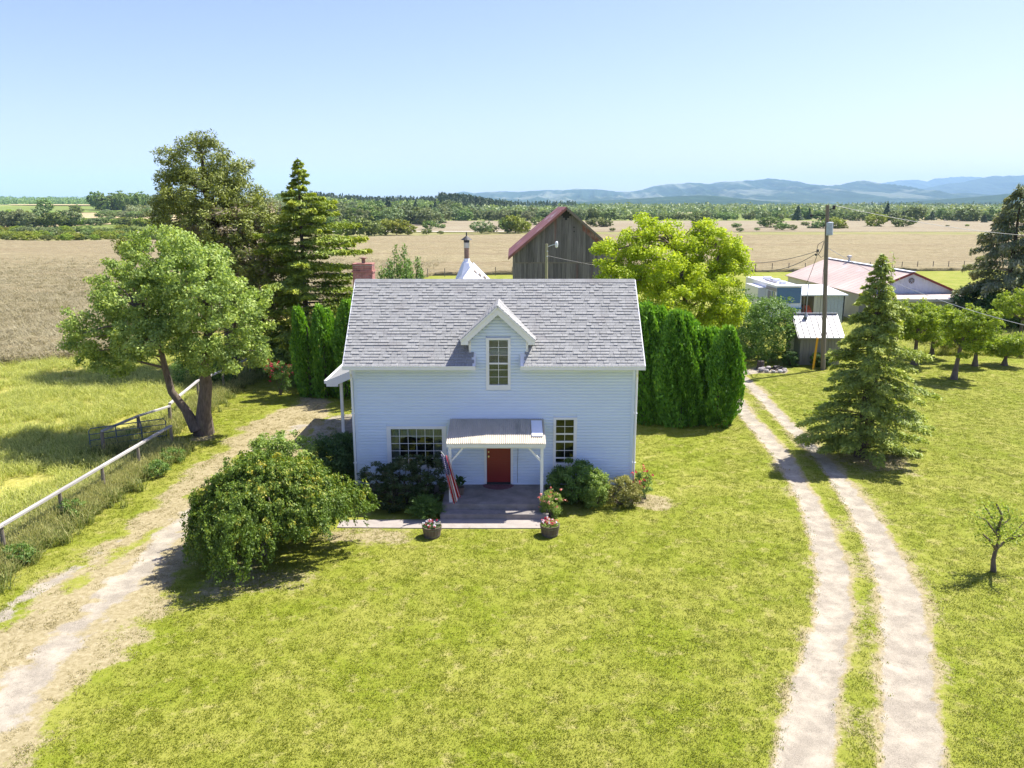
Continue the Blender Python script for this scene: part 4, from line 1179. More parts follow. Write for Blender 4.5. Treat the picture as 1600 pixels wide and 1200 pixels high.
# ---- chimney (brick) behind the ridge, left
ch = MB().box(-5.95, -5.25, 30.0, 30.6, 5.6, 7.90).build('chimney', M['mortar'], house)
bk = MB(); zz = 6.4; r = 0
while zz < 7.86:
    L = 0.19; st = (r % 2) * L / 2
    x = -5.95 - st
    while x < -5.25:
        a, b = max(x, -5.955), min(x + L - 0.012, -5.245)
        if b - a > 0.03: bk.box(a, b, 29.985, 30.0, zz, zz + 0.055, rnd.random()); bk.box(a, b, 30.6, 30.615, zz, zz + 0.055, rnd.random())
        x += L
    y = 30.0 - st
    while y < 30.6:
        a, b = max(y, 29.99), min(y + L - 0.012, 30.61)
        if b - a > 0.03: bk.box(-5.25, -5.235, a, b, zz, zz + 0.055, rnd.random()); bk.box(-5.965, -5.95, a, b, zz, zz + 0.055, rnd.random())
        y += L
    zz += 0.067; r += 1
b_o = bk.build('bricks', M['brick'], ch); b_o['kind'] = 'stuff'
MB().box(-6.0, -5.2, 29.95, 30.65, 7.62, 7.68).box(-5.98, -5.22, 29.97, 30.63, 7.90, 7.95).build('chimney_crown', M['brick'], ch)
MB().lathe([(0.07, 7.95), (0.07, 8.1), (0.10, 8.12), (0.16, 8.13), (0.16, 8.16), (0.0, 8.2)], -5.6, 30.3, 12).build('flue_cap', M['rustpipe'], ch)

# ---- rear wing with white metal roof, flue pipe
wing = MB().box(-4.6, 0.9, 31.76, 38.3, 0.1, 4.6).prism([(-4.6, 4.6), (0.9, 4.6), (-1.85, 7.25)], 31.77, 38.3).build('rear_wing', M['siding'], house)
for o in (-1, 1):
    mb = MB(); mb.hexa([(-1.85, 30.2, 7.36), (-1.85 + o * 3.0, 30.2, 4.36), (-1.85 + o * 3.0, 38.5, 4.36), (-1.85, 38.5, 7.36),
                        (-1.85, 30.2, 7.40), (-1.85 + o * 3.0, 30.2, 4.40), (-1.85 + o * 3.0, 38.5, 4.40), (-1.85, 38.5, 7.40)])
    rr_ = mb.build('metal_roof', M['whitemetal'], house)
    for k in range(20):
        y = 30.5 + k * 0.42
        MB().hexa([(-1.85, y, 7.40), (-1.85 + o * 3, y, 4.40), (-1.85 + o * 3, y + 0.03, 4.40), (-1.85, y + 0.03, 7.40), (-1.85, y, 7.425), (-1.85 + o * 3, y, 4.425), (-1.85 + o * 3, y + 0.03, 4.425), (-1.85, y + 0.03, 7.425)]).build('roof_rib', M['whitemetal'], rr_)
for (y, dxx) in ((36.6, 0.55), (35.8, 0.36), (35.2, 0.18)):
    xx = -1.85 + dxx; zz = 7.40 - dxx
    MB().hexa([(xx, y, zz + 0.0), (xx + 0.10, y, zz - 0.10), (xx + 0.10, y + 0.5, zz - 0.10), (xx, y + 0.5, zz), (xx, y, zz + 0.07), (xx + 0.10, y, zz - 0.03), (xx + 0.10, y + 0.5, zz - 0.03), (xx, y + 0.5, zz + 0.07)]).build('roof_vent', M['pole'], house)
fl = MB(); fX, fY = -2.08, 37.0
fl.lathe([(0.55, 6.75), (0.22, 7.5), (0.15, 7.58), (0.14, 7.7)], fX, fY, 6)
fl.build('flashing', M['whitemetal'], house)
fp = MB().lathe([(0.115, 7.6), (0.115, 8.18)], fX, fY, 14).build('flue_pipe', M['rustpipe'], house)
MB().lathe([(0.13, 8.18), (0.13, 8.42)], fX, fY, 14).build('flue_sleeve', M['chromey'], fp)
MB().lathe([(0.10, 8.42), (0.13, 8.44), (0.13, 8.52), (0.27, 8.54), (0.08, 8.68), (0.03, 8.72), (0.03, 8.88), (0.0, 8.9)], fX, fY, 14).build('flue_cap', M['black'], fp)

# ---- side porch (left), roof sloping away from the wing
sp = MB()
ys0, ys1 = 33.3, 38.2
slx = -7.95
sproof = MB().hexa([(slx, ys0, 2.66), (-4.6, ys0, 4.05), (-4.6, ys1, 4.05), (slx, ys1, 2.66), (slx, ys0, 2.74), (-4.6, ys0, 4.13), (-4.6, ys1, 4.13), (slx, ys1, 2.74)]).build('side_porch_roof', M['shingle'], house)
MB().hexa([(slx, ys0 - 0.03, 2.50), (slx + 0.5, ys0 - 0.03, 2.50), (slx + 0.5, ys0 - 0.001, 2.50), (slx, ys0 - 0.001, 2.50), (slx - 0.02, ys0 - 0.03, 2.75), (slx + 0.5, ys0 - 0.03, 2.96), (slx + 0.5, ys0 - 0.001, 2.96), (slx - 0.02, ys0 - 0.001, 2.75)]) \
    .hexa([(slx + 0.5, ys0 - 0.03, 2.60), (-4.6, ys0 - 0.03, 3.85), (-4.6, ys0 - 0.001, 3.85), (slx + 0.5, ys0 - 0.001, 2.60), (slx + 0.5, ys0 - 0.03, 2.96), (-4.6, ys0 - 0.03, 4.14), (-4.6, ys0 - 0.001, 4.14), (slx + 0.5, ys0 - 0.001, 2.96)]).build('barge_board', M['white'], sproof)
MB().box(slx - 0.1, slx, ys0, ys1, 2.62, 2.76).build('gutter', M['white'], sproof)
for y in (34.0, 37.8):
    MB().box(-7.55, -7.43, y, y + 0.12, 0.15, 2.78).build('side_porch_post', M['white'], house)
for k in range(3): MB().box(-6.9 + k * 0.22, -6.82 + k * 0.22, 37.9, 37.95, 0.15, 3.0).build('lattice_slat', M['white'], house)
MB().box(-7.7, -4.6, ys0 + 0.4, ys1, -0.1, 0.15).build('side_porch_floor', M['concrete'], house)

# ------------------------------------------------------------------ walkway, mat, flag, planters
wk = MB(); wk.poly([(-5.6, 23.85, 0.03), (-2.35, 23.78, 0.03), (1.22, 23.78, 0.03), (1.22, 24.498, 0.03), (-2.35, 24.498, 0.03), (-5.6, 24.45, 0.03)]).poly([(-5.6, 23.85, -0.1), (-2.35, 23.78, -0.1), (-2.35, 23.78, 0.03), (-5.6, 23.85, 0.03)]).poly([(-2.35, 23.78, -0.1), (1.22, 23.78, -0.1), (1.22, 23.78, 0.03), (-2.35, 23.78, 0.03)])
M['path'] = mat_plain('pale_concrete_path', (0.33, 0.29, 0.25), 0.9, 0.16, 2.5, None, 0.3, 40)
tag(wk.build('walkway', M['path']), kind='structure')
mb = MB(); pts = [(-0.49 + 0.55 * cos(a), WY - 0.07 - 0.48 * sin(a)) for a in np.linspace(0, pi, 22)]
b0 = len(mb.v)
mb.poly([(x, y, 0.396) for x, y in pts][::-1])
mb.poly([(x, y, 0.381) for x, y in pts])
for i in range(len(pts)):
    j = (i + 1) % len(pts); mb.poly([(pts[i][0], pts[i][1], 0.381), (pts[j][0], pts[j][1], 0.381), (pts[j][0], pts[j][1], 0.396), (pts[i][0], pts[i][1], 0.396)])
tag(mb.build('doormat', M['mat']), 'half round maroon doormat in front of the red door', 'doormat')
ws = MB(); 
def onroof(x, f, h): return (x, AY0 + (AY1 - AY0) * f, AZ0 + (AZ1 - AZ0) * f + 0.035 + h)
ws.hexa([onroof(0.66, 0.22, 0), onroof(1.03, 0.22, 0), onroof(1.03, 0.86, 0), onroof(0.66, 0.86, 0), onroof(0.66, 0.22, 0.035), onroof(1.03, 0.22, 0.035), onroof(1.03, 0.86, 0.035), onroof(0.66, 0.86, 0.035)])
tag(ws.build('plastic_sheet', M['sheet']), 'small flat white sheet lying on the corrugated porch roof', 'sheet')

# flag on a slanted pole fixed to the left porch post
fr = tag(empty('flag', (-2.05, 25.12, 1.72)), 'limp red, white and blue stars and stripes flag on the left porch post', 'flag')
tipx, tipz = on(689.5, 706, 24.55)
MB().tube([(0, 0, 0.0), (tipx + 2.05, 24.55 - 25.12, tipz - 1.72)], 0.014, 8).build('flagpole', M['white'], fr)
MB().box(-0.03, 0.03, -0.03, 0.0, -0.06, 0.06).build('bracket', M['white'], fr)
def mat_flag():
    m, nt, b = newmat('flag_cloth')
    u = nd(nt, 'ShaderNodeAttribute', attribute_name='fu').outputs['Fac']; v = nd(nt, 'ShaderNodeAttribute', attribute_name='fv').outputs['Fac']
    st = math_(nt, 'GREATER_THAN', math_(nt, 'FRACT', math_(nt, 'MULTIPLY', u, 4.5)), 0.5)
    stripes = mixc(nt, st, (0.50, 0.012, 0.018), (0.78, 0.76, 0.74))
    can = math_(nt, 'MULTIPLY', math_(nt, 'LESS_THAN', v, 0.42), math_(nt, 'LESS_THAN', u, 0.70))
    # rows of white stars on the blue canton
    def cell(x, k): return math_(nt, 'SUBTRACT', math_(nt, 'FRACT', math_(nt, 'MULTIPLY', x, k)), 0.5)
    du = cell(u, 12.0); dv = cell(v, 26.0)
    r = math_(nt, 'ADD', math_(nt, 'POWER', math_(nt, 'ABSOLUTE', du), 1.0), math_(nt, 'POWER', math_(nt, 'ABSOLUTE', dv), 1.0))
    star = math_(nt, 'LESS_THAN', r, 0.33)
    blue = mixc(nt, star, (0.07, 0.055, 0.22), (0.78, 0.76, 0.78))
    c = mixc(nt, can, stripes, blue)
    nt.links.new(c, b.inputs['Base Color']); b.inputs['Roughness'].default_value = 0.8
    t = nd(nt, 'ShaderNodeBsdfTranslucent'); nt.links.new(c, t.inputs[0])
    mx = nd(nt, 'ShaderNodeMixShader'); mx.inputs[0].default_value = 0.4
    nt.links.new(b.outputs[0], mx.inputs[1]); nt.links.new(t.outputs[0], mx.inputs[2]); nt.links.new(mx.outputs[0], nt.nodes['Material Output'].inputs[0])
    return m
nu, nv = 60, 40
Uf, Vf = np.meshgrid(np.linspace(0, 1, nu), np.linspace(0, 1, nv))
topx, topz = on(694, 710, 24.65); botx, botz = on(713, 787, 24.8)
wv = 0.13 + 0.05 * Vf
Xf = (topx + 2.05) + (botx - topx) * Vf + (Uf - 0.5) * wv * 2 * 0.85
Yf = (24.72 - 25.12) + 0.1 * Vf + (0.05 + 0.03 * Vf) * np.sin(Uf * 2 * pi * 2.6 + Vf * 1.5) + 0.25 * (Uf - 0.3) * (1 - Vf) * 0.8
Zf = (topz - 1.72) + (botz - topz) * (Vf * (0.93 + 0.07 * np.sin(Uf * 5))) - 0.10 * Uf * (1 - Vf)
link('cloth', np_grid('cloth', Xf, Yf, Zf, mat_flag(), {'fu': Uf, 'fv': Vf}), None, fr)

def barrel(loc, label, fl):
    root = tag(empty('barrel_planter', (loc[0], loc[1], 0)), label, 'planter', 'barrel planters on the lawn edge')
    R0, R1, H = 0.25, 0.315, 0.36; n = 16
    for k in range(n):
        a0, a1 = 2 * pi * k / n + 0.012, 2 * pi * (k + 1) / n - 0.012
        P = []
        for z_, R in ((0, R0), (H, R1)):
            P += [(R * cos(a0), R * sin(a0), z_), (R * cos(a1), R * sin(a1), z_), ((R - 0.025) * cos(a1), (R - 0.025) * sin(a1), z_), ((R - 0.025) * cos(a0), (R - 0.025) * sin(a0), z_)]
        MB().hexa(P, rnd.random()).build('stave', M['barrel'], root)
    for z_, R in ((0.06, R0 + 0.017), (0.27, R1 - 0.013)):
        MB().lathe([(R, z_), (R + 0.004, z_ + 0.035), (R - 0.01, z_ + 0.035)], 0, 0, 24).build('hoop', M['hoop'], root)
    MB().poly([((R1 - 0.02) * cos(a), (R1 - 0.02) * sin(a), H - 0.05) for a in np.linspace(0, 2 * pi, 20)[:-1]]).build('soil', M['soil'], root)
    n = 900
    rr = 0.30 * np.sqrt(RNG.random(n)); aa = RNG.random(n) * 6.28
    P = np.stack([rr * np.cos(aa), rr * np.sin(aa), H - 0.03 + 0.14 * RNG.random(n) * (1.2 - rr / 0.3)], 1)
    link('foliage', np_quads('foliage', leaf_quads(P, 0.05, 0.03, P * 0 + [0, 0, 1.]), RNG.random(n), M['lf_dark' if fl[1] else 'lf_lime']), None, root)
    for fm, cnt_ in fl[0]:
        rr = 0.28 * np.sqrt(RNG.random(cnt_)); aa = RNG.random(cnt_) * 6.28
        C = np.stack([rr * np.cos(aa), rr * np.sin(aa), H + 0.05 + 0.08 * RNG.random(cnt_)], 1)
        P = np.repeat(C, 6, 0) + RNG.normal(size=(cnt_ * 6, 3)) * 0.018
        link('blossom', np_quads('blossom', leaf_quads(P, 0.055, 0.045, P * 0 + [0, -0.3, 1.]), RNG.random(len(P)), M[fm]), None, root)
    return root
barrel(at(675, 838), 'wooden half barrel planter left of the steps with white and purple flowers', ([('fl_white', 16), ('fl_red', 10)], True))
barrel(at(859, 836), 'wooden half barrel planter right of the steps with pink and white flowers', ([('fl_red', 18), ('fl_coral', 9), ('fl_white', 10)], False))

# ================================================================== OUTBUILDINGS
# ---- old timber barn
BYf, BYr = 78.0, 92.0
bcx = on(885, 322, BYf)[0]; apz = 9.95
blx, blz = on(794, 402, BYf - 0.4)
bhw = bcx - blx; 
barn = tag(empty('barn', (0, 0, 0)), 'old weathered grey timber barn with rusty red metal roof behind the house', 'barn')
pitchb = (apz - blz) / bhw
wl, wr = bcx - bhw + 0.45, bcx + bhw - 0.45
def bz(x, off=0.22): return apz - off - abs(x - bcx) * pitchb
MB().box(wl, wr, BYf + 0.06, BYr, 0, bz(wl) - 0.1).prism([(wl, bz(wl) - 0.1), (wr, bz(wr) - 0.1), (bcx, apz - 0.4)], BYf + 0.061, BYr).build('wall', M['barnwood'], barn)
bwall = MB().box(wl, wr, BYf + 0.02, BYf + 0.055, 0, 0.3).build('front_wall', M['barnwood'], barn)
x = wl; rb2 = random.Random(9)
ledge = on(900, 411, BYf)[1]
while x < wr:
    w = rb2.uniform(0.17, 0.30); x1 = min(x + w - 0.012, wr)
    pr_ = rb2.uniform(0, 0.025)
    for z0, z1f in ((0.0 if rb2.random() > .1 else .2, lambda q: ledge - rb2.uniform(0, 0.03)), (ledge + 0.03, lambda q: bz(q))):
        za, zb_ = z1f(x), z1f(x1)
        off = 0.03 if z0 > 1 else 0.0
        if min(za, zb_) < z0 + 0.1: continue
        hole = abs((x + x1) / 2 - bcx) < 0.42 and z0 > 1
        if hole:   # diamond opening under the ridge
            cx = (x + x1) / 2; hz = on(886, 336, BYf)[1]; hh = 0.48 - abs(cx - bcx)
            for a, b, c, d in ((z0, z0, hz - hh, hz - hh), (hz + hh, hz + hh, za, zb_)):
                if c - a > 0.05:
                    MB().hexa([(x, BYf - off, a), (x1, BYf - off, b), (x1, BYf + 0.03 - off, b), (x, BYf + 0.03 - off, a), (x, BYf - off, c), (x1, BYf - off, d), (x1, BYf + 0.03 - off, d), (x, BYf + 0.03 - off, c)]).build('wall_board', M['barnwood'], bwall)
            continue
        MB().hexa([(x, BYf - off - pr_, z0), (x1, BYf - off - pr_, z0), (x1, BYf + 0.03 - off, z0), (x, BYf + 0.03 - off, z0), (x, BYf - off - pr_, za), (x1, BYf - off - pr_, zb_), (x1, BYf + 0.03 - off, zb_), (x, BYf + 0.03 - off, za)]).build('wall_board', M['barnwood'], bwall)
    x += w
MB().box(wl, wr, BYf - 0.05, BYf + 0.0, ledge - 0.02, ledge + 0.08).build('ledge_board', M['postwood'], barn)
MB().box(bcx - 0.45, bcx + 0.45, BYf + 0.031, BYf + 0.058, on(886, 336, BYf)[1] - 0.55, on(886, 336, BYf)[1] + 0.5).build('loft_opening', M['dark'], barn)
MB().box(bcx + 0.7, bcx + 0.82, BYf - 0.045, BYf - 0.03, 8.0, 8.12).box(bcx + 0.72, bcx + 0.84, BYf - 0.045, BYf - 0.03, 7.6, 7.72).build('swallow_hole', M['dark'], barn)
for o in (-1, 1):
    ex = bcx + o * bhw; mb = MB()
    a = (bcx, apz); b = (ex, apz - bhw * pitchb)
    nsh = 12
    rf = MB().hexa([(a[0], BYf - 0.4, a[1] - 0.08), (b[0], BYf - 0.4, b[1] - 0.08), (b[0], BYr + 0.4, b[1] - 0.08), (a[0], BYr + 0.4, a[1] - 0.08),
                    (a[0], BYf - 0.4, a[1] - 0.02), (b[0], BYf - 0.4, b[1] - 0.02), (b[0], BYr + 0.4, b[1] - 0.02), (a[0], BYr + 0.4, a[1] - 0.02)]).build('roof', M['barnwood'], barn)
    for k in range(nsh):
        y0 = BYf - 0.42 + (BYr - BYf + 0.84) * k / nsh; y1 = BYf - 0.42 + (BYr - BYf + 0.84) * (k + 1) / nsh
        m2 = MB(); n = 10
        for j, (xx, zz) in enumerate((a, b)):
            for i in range(n + 1):
                y = y0 + (y1 - y0) * i / n
                m2.v.append((xx, y, zz + 0.03 * (i % 2) + 0.01))
        for i in range(n): m2.face((i, i + 1, n + 2 + i, n + 1 + i))
        m2.build('roof_sheet', M['rust'], rf)
    MB().hexa([(a[0], BYf - 0.45, a[1] - 0.26), (b[0], BYf - 0.45, b[1] - 0.26), (b[0], BYf - 0.41, b[1] - 0.26), (a[0], BYf - 0.41, a[1] - 0.26),
               (a[0], BYf - 0.45, a[1] + 0.03), (b[0], BYf - 0.45, b[1] + 0.03), (b[0], BYf - 0.41, b[1] + 0.03), (a[0], BYf - 0.41, a[1] + 0.03)]).build('barge_board', M['rust'] if o < 0 else M['postwood'], barn)
    if o > 0:
        for k in range(14):
            t0, t1 = k / 14, (k + 1) / 14 - 0.01
            xa, xb = bcx + bhw * t0, bcx + bhw * t1
            MB().hexa([(xa, BYf - 0.06, bz(xa) - 0.62), (xb, BYf - 0.06, bz(xb) - 0.62), (xb, BYf - 0.045, bz(xb) - 0.62), (xa, BYf - 0.045, bz(xa) - 0.62), (xa, BYf - 0.06, bz(xa)), (xb, BYf - 0.06, bz(xb)), (xb, BYf - 0.045, bz(xb)), (xa, BYf - 0.045, bz(xa))]).build('red_board', M['rust'], bwall) if k > 3 else None

# ---- low metal barn with pink roof and lean-to
Yg0, Yg1, YL = 71.0, 90.0, 68.0
rx0, rx1 = on(1340, 457, Yg0)[0], on(1508, 457, Yg0)[0]
rax, raz = on(1425, 425, Yg0); rez = on(1340, 459, Yg0)[1]
mbarn = tag(empty('metal_barn', (0, 0, 0)), 'low wide metal barn with faded pink roof, pale blue gable and cream lean-to front', 'barn')
MB().box(rx0 + 0.25, rx1 - 0.25, Yg0 + 0.05, Yg1, 0, rez - 0.08).prism([(rx0 + 0.25, rez - 0.08), (rx1 - 0.25, rez - 0.08), (rax, raz - 0.22)], Yg0 + 0.06, Yg1).build('wall', M['cream'], mbarn)
x = rx0 + 0.2
gw = MB().box(rx0 + 0.25, rx1 - 0.25, Yg0 + 0.02, Yg0 + 0.045, rez - 0.6, rez - 0.3).build('gable_wall', M['bluemetal'], mbarn)
pb = (raz - rez) / (rax - rx0)
def rzq(x): return raz - 0.10 - abs(x - rax) * ((raz - rez) / (rax - rx0))
while x < rx1 - 0.25:
    x1 = x + 0.42
    zb0, zb1 = rzq(x), rzq(x1)
    n = 4; m2 = MB()
    pts_ = [(x + 0.42 * i / 6, Yg0 - 0.02 * (i % 2)) for i in range(7)]
    for i in range(6):
        (xa, ya), (xb, yb) = pts_[i], pts_[i + 1]
        if min(rzq(xa), rzq(xb)) > rez - 0.5: m2.poly([(xa, ya, rez - 0.62), (xb, yb, rez - 0.62), (xb, yb, rzq(xb)), (xa, ya, rzq(xa))])
    if m2.v: m2.build('wall_panel', M['bluemetal'], gw)
    x += 0.42
for o in (-1, 1):
    ex = rx0 if o < 0 else rx1; ez_ = raz - abs(ex - rax) * pb
    rf = MB().hexa([(rax, Yg0 - 0.3, raz - 0.06), (ex, Yg0 - 0.3, ez_ - 0.06), (ex, Yg1 + 0.3, ez_ - 0.06), (rax, Yg1 + 0.3, raz - 0.06), (rax, Yg0 - 0.3, raz - 0.012), (ex, Yg0 - 0.3, ez_ - 0.012), (ex, Yg1 + 0.3, ez_ - 0.012), (rax, Yg1 + 0.3, raz - 0.012)]).build('roof', M['pinkroof'], mbarn)
    for k in range(20):
        y0 = Yg0 - 0.3 + k * 0.98; y1 = y0 + 0.98
        MB().hexa([(rax, y0, raz - 0.01), (ex, y0, ez_ - 0.01), (ex, y1 - 0.02, ez_ - 0.01), (rax, y1 - 0.02, raz - 0.01), (rax, y0, raz + 0.02), (ex, y0, ez_ + 0.02), (ex, y1 - 0.02, ez_ + 0.015), (rax, y1 - 0.02, raz + 0.015)]).build('roof_sheet', M['pinkroof'], rf)
    MB().hexa([(rax, Yg0 - 0.36, raz - 0.17), (ex, Yg0 - 0.36, ez_ - 0.17), (ex, Yg0 - 0.31, ez_ - 0.17), (rax, Yg0 - 0.31, raz - 0.17), (rax, Yg0 - 0.36, raz + 0.03), (ex, Yg0 - 0.36, ez_ + 0.03), (ex, Yg0 - 0.31, ez_ + 0.03), (rax, Yg0 - 0.31, raz + 0.03)]).build('barge_board', M['redtrim'], mbarn)
MB().box(rax - 0.25, rax + 0.25, Yg0 - 0.32, Yg1 + 0.3, raz + 0.012, raz + 0.05).build('ridge_cap', M['whitemetal'], mbarn)
# round gable vent
gvx, gvz = on(1424, 438.5, Yg0)
MB().tube([(gvx, Yg0 - 0.06, gvz), (gvx, Yg0 - 0.03, gvz)], 0.26, 14).build('gable_vent', M['seam'], mbarn)
for a in (0, pi / 3, 2 * pi / 3): MB().beam((gvx - 0.24 * cos(a), Yg0 - 0.075, gvz - 0.24 * sin(a)), (gvx + 0.24 * cos(a), Yg0 - 0.075, gvz + 0.24 * sin(a)), 0.02, 0.045, (0, 1, 0)).build('vent_blade', M['bluemetal'], mbarn)
for y in (76.5, 84.5):
    MB().lathe([(0.12, raz), (0.12, raz + 0.4), (0.26, raz + 0.45), (0.26, raz + 0.6), (0.0, raz + 0.7)], rax, y, 10).build('roof_ventilator', M['galv'], mbarn)
# lean-to across the front
llx, lrx = on(1372, 467, YL)[0], on(1532, 467, YL)[0]
lz0 = on(1450, 467, YL)[1]; lz1 = on(1450, 458.5, Yg0)[1]
lt = MB().hexa([(llx, YL - 0.3, lz0 - 0.05), (lrx, YL - 0.3, lz0 - 0.05), (lrx - 1.2, Yg0 - 0.05, lz1 - 0.05), (llx, Yg0 - 0.05, lz1 - 0.05), (llx, YL - 0.3, lz0), (lrx, YL - 0.3, lz0), (lrx - 1.2, Yg0 - 0.05, lz1), (llx, Yg0 - 0.05, lz1)]).build('lean_to_roof', M['pinkroof'], mbarn)
MB().box(llx, lrx, YL - 0.36, YL - 0.301, lz0 - 0.22, lz0 + 0.02).build('fascia', M['cream'], lt)
k = llx + 0.1
dxo0, dxo1 = on(1493, 480, YL)[0], on(1512, 480, YL)[0]
while k < lrx - 0.2:
    k1 = min(k + 0.45, lrx - 0.1)
    if not (dxo0 < (k + k1) / 2 < dxo1):
        MB().box(k, k1 - 0.015, YL, YL + 0.05, 0, lz0 - 0.1).build('wall_panel', M['cream'], lt)
    k = k1
MB().box(lrx - 0.2, lrx, YL + 0.06, Yg0 + 3, 0, lz0 - 0.1).build('wall', M['postwood'], mbarn)
MB().box(dxo0 - 0.3, dxo1 + 0.3, YL + 0.4, YL + 0.45, 0, lz0 - 0.15).build('doorway', M['dark'], mbarn)

# ---- pump shed with standing seam roof
SY = 50.6
sx0 = on(1250, 545, SY)[0]; sx1 = on(1312, 545, SY)[0]
sze = on(1250, 528, SY - 0.2)[1]; szr = on(1236, 491, SY + 1.35)[1]
shed = tag(empty('pump_shed', (0, 0, 0)), 'small olive shed with shiny standing seam metal roof beside the utility pole', 'shed')
SD = 3.1
sxm = SY + 1.35
MB().box(sx0 + 0.02, sx1, SY + 0.03, SY + 2.65, 0, sze - 0.05).build('wall', M['shedwall'], shed)
MB().poly([(sx0 + 0.03, SY + 0.03, sze - 0.05), (sx0 + 0.03, SY + 2.65, sze - 0.05), (sx0 + 0.03, sxm, szr - 0.12)]).poly([(sx1, SY + 0.03, sze - 0.05), (sx1, SY + 2.65, sze - 0.05), (sx1, sxm, szr - 0.12)]).build('gable', M['shedwall'], shed)
fwl = MB().box(sx0 + 0.02, sx1, SY + 0.0, SY + 0.02, 0, 0.2).build('front_wall', M['shedwall'], shed)
x = sx0
while x < sx1 - 0.02:
    MB().box(x, x + 0.185, SY - 0.025, SY + 0.02, 0.02, sze - 0.06).build('wall_board', M['shedwall'], fwl); x += 0.2
y = SY
while y < SY + 2.6:
    zt = sze - 0.05 + (1 - abs(y + 0.1 - sxm) / 1.35) * (szr - 0.12 - sze)
    MB().box(sx0 - 0.02, sx0 + 0.018, y, y + 0.185, 0.02, max(zt, 1)).build('wall_board', M['shedwall'], fwl); y += 0.2
MB().box(sx0 - 0.045, sx0 - 0.021, SY + 1.1, SY + 1.75, 0.1, 1.75).build('door', M['cream'], shed)
for o in (-1, 1):
    ya = SY - 0.2 if o < 0 else SY + 2.9
    rf = MB().hexa([(sx0 - 0.25, ya, sze), (sx1 + 0.2, ya, sze), (sx1 + 0.2, sxm, szr), (sx0 - 0.25, sxm, szr), (sx0 - 0.25, ya, sze + 0.03), (sx1 + 0.2, ya, sze + 0.03), (sx1 + 0.2, sxm, szr + 0.03), (sx0 - 0.25, sxm, szr + 0.03)]).build('roof', M['galv'], shed)
    x = sx0 - 0.2
    while x < sx1 + 0.2:
        MB().hexa([(x, ya, sze + 0.031), (x + 0.035, ya, sze + 0.031), (x + 0.035, sxm, szr + 0.031), (x, sxm, szr + 0.031), (x, ya, sze + 0.065), (x + 0.035, ya, sze + 0.065), (x + 0.035, sxm, szr + 0.065), (x, sxm, szr + 0.065)]).build('seam', M['seam'], rf)
        x += 0.37
MB().box(sx0 - 0.25, sx1 + 0.2, sxm - 0.08, sxm + 0.08, szr + 0.05, szr + 0.085).build('ridge_cap', M['galv'], shed)
MB().box(sx0 - 0.25, sx1 + 0.2, SY - 0.26, SY - 0.2, sze - 0.06, sze + 0.03).build('fascia', M['galv'], shed)
MB().tube([(sx0 + 0.6, sxm - 0.3, szr - 0.2), (sx0 + 0.6, sxm - 0.3, szr + 2.0), (sx0 + 0.66, sxm - 0.32, szr + 2.12)], 0.03, 6).tube([(sx0 + 0.6, sxm - 0.3, szr - 0.15), (sx0 + 0.6, sxm - 0.3, szr + 0.15)], [0.16, 0.05], 8).build('service_mast', M['galv'], shed)

# ---- motorhome
RVY = 69.0
rvx0, rvx1 = on(1212, 480, RVY)[0], on(1252.5, 480, RVY)[0]
rvt = on(1232, 448, RVY)[1]
rv = tag(empty('motorhome', (0, 0, 0)), 'white and teal motorhome parked behind the shed, its windscreen facing the house', 'motorhome')
rvL = 9.5
body = MB().hexa([(rvx0, RVY, 0.5), (rvx1, RVY, 0.5), (rvx1, RVY + rvL, 0.5), (rvx0, RVY + rvL, 0.5), (rvx0 + 0.03, RVY + 0.25, rvt), (rvx1 - 0.03, RVY + 0.25, rvt), (rvx1 - 0.03, RVY + rvL, rvt), (rvx0 + 0.03, RVY + rvL, rvt)]).build('body', M['rvwhite'], rv)
wz0 = on(1232, 474, RVY)[1]; wz1 = on(1232, 450, RVY)[1]
def rvq(z): return RVY + 0.25 * (z - 0.5) / (rvt - 0.5)
MB().hexa([(rvx0 + 0.12, rvq(wz0) - 0.03, wz0), (rvx1 - 0.12, rvq(wz0) - 0.03, wz0), (rvx1 - 0.12, rvq(wz0) + 0.02, wz0), (rvx0 + 0.12, rvq(wz0) + 0.02, wz0), (rvx0 + 0.08, rvq(wz1) - 0.03, wz1), (rvx1 - 0.08, rvq(wz1) - 0.03, wz1), (rvx1 - 0.08, rvq(wz1) + 0.02, wz1), (rvx0 + 0.08, rvq(wz1) + 0.02, wz1)]).build('windscreen', M['windscreen'], body)
MB().box(rvx0 - 0.02, rvx1 + 0.02, RVY - 0.10, RVY + 0.05, wz0 - 0.5, wz0 - 0.38).build('front_stripe', M['rvblue'], body)
MB().box(rvx0, rvx1, RVY - 0.18, RVY + 0.1, 0.42, 0.75).build('bumper', M['rvgrey'], rv)
MB().box(rvx0 + 0.5, rvx1 - 0.5, RVY - 0.045, RVY + 0.02, 0.85, 1.15).build('grille', M['rvgrey'], rv)
for xx in (rvx0 + 0.2, rvx1 - 0.5): MB().box(xx, xx + 0.3, RVY - 0.05, RVY + 0.02, 0.9, 1.1).build('headlight', M['sheet'], rv)
MB().box(rvx0 + 0.02, rvx1 - 0.02, RVY + 0.1, RVY + rvL, rvt + 0.001, rvt + 0.05).build('roof', M['rvwhite'], rv)
for yy_, s in ((RVY + 2.0, 0.35), (RVY + 4.3, 0.5), (RVY + 6.6, 0.45)):
    MB().box(rvx0 + 1.0, rvx0 + 1.0 + s * 1.4, yy_, yy_ + s * 1.6, rvt + 0.051, rvt + 0.28).build('roof_vent', M['rvwhite'], rv)
MB().box(rvx0 + 0.7, rvx0 + 0.95, RVY + 3, RVY + 5.8, rvt + 0.051, rvt + 0.15).build('roof_rack', M['rvgrey'], rv)
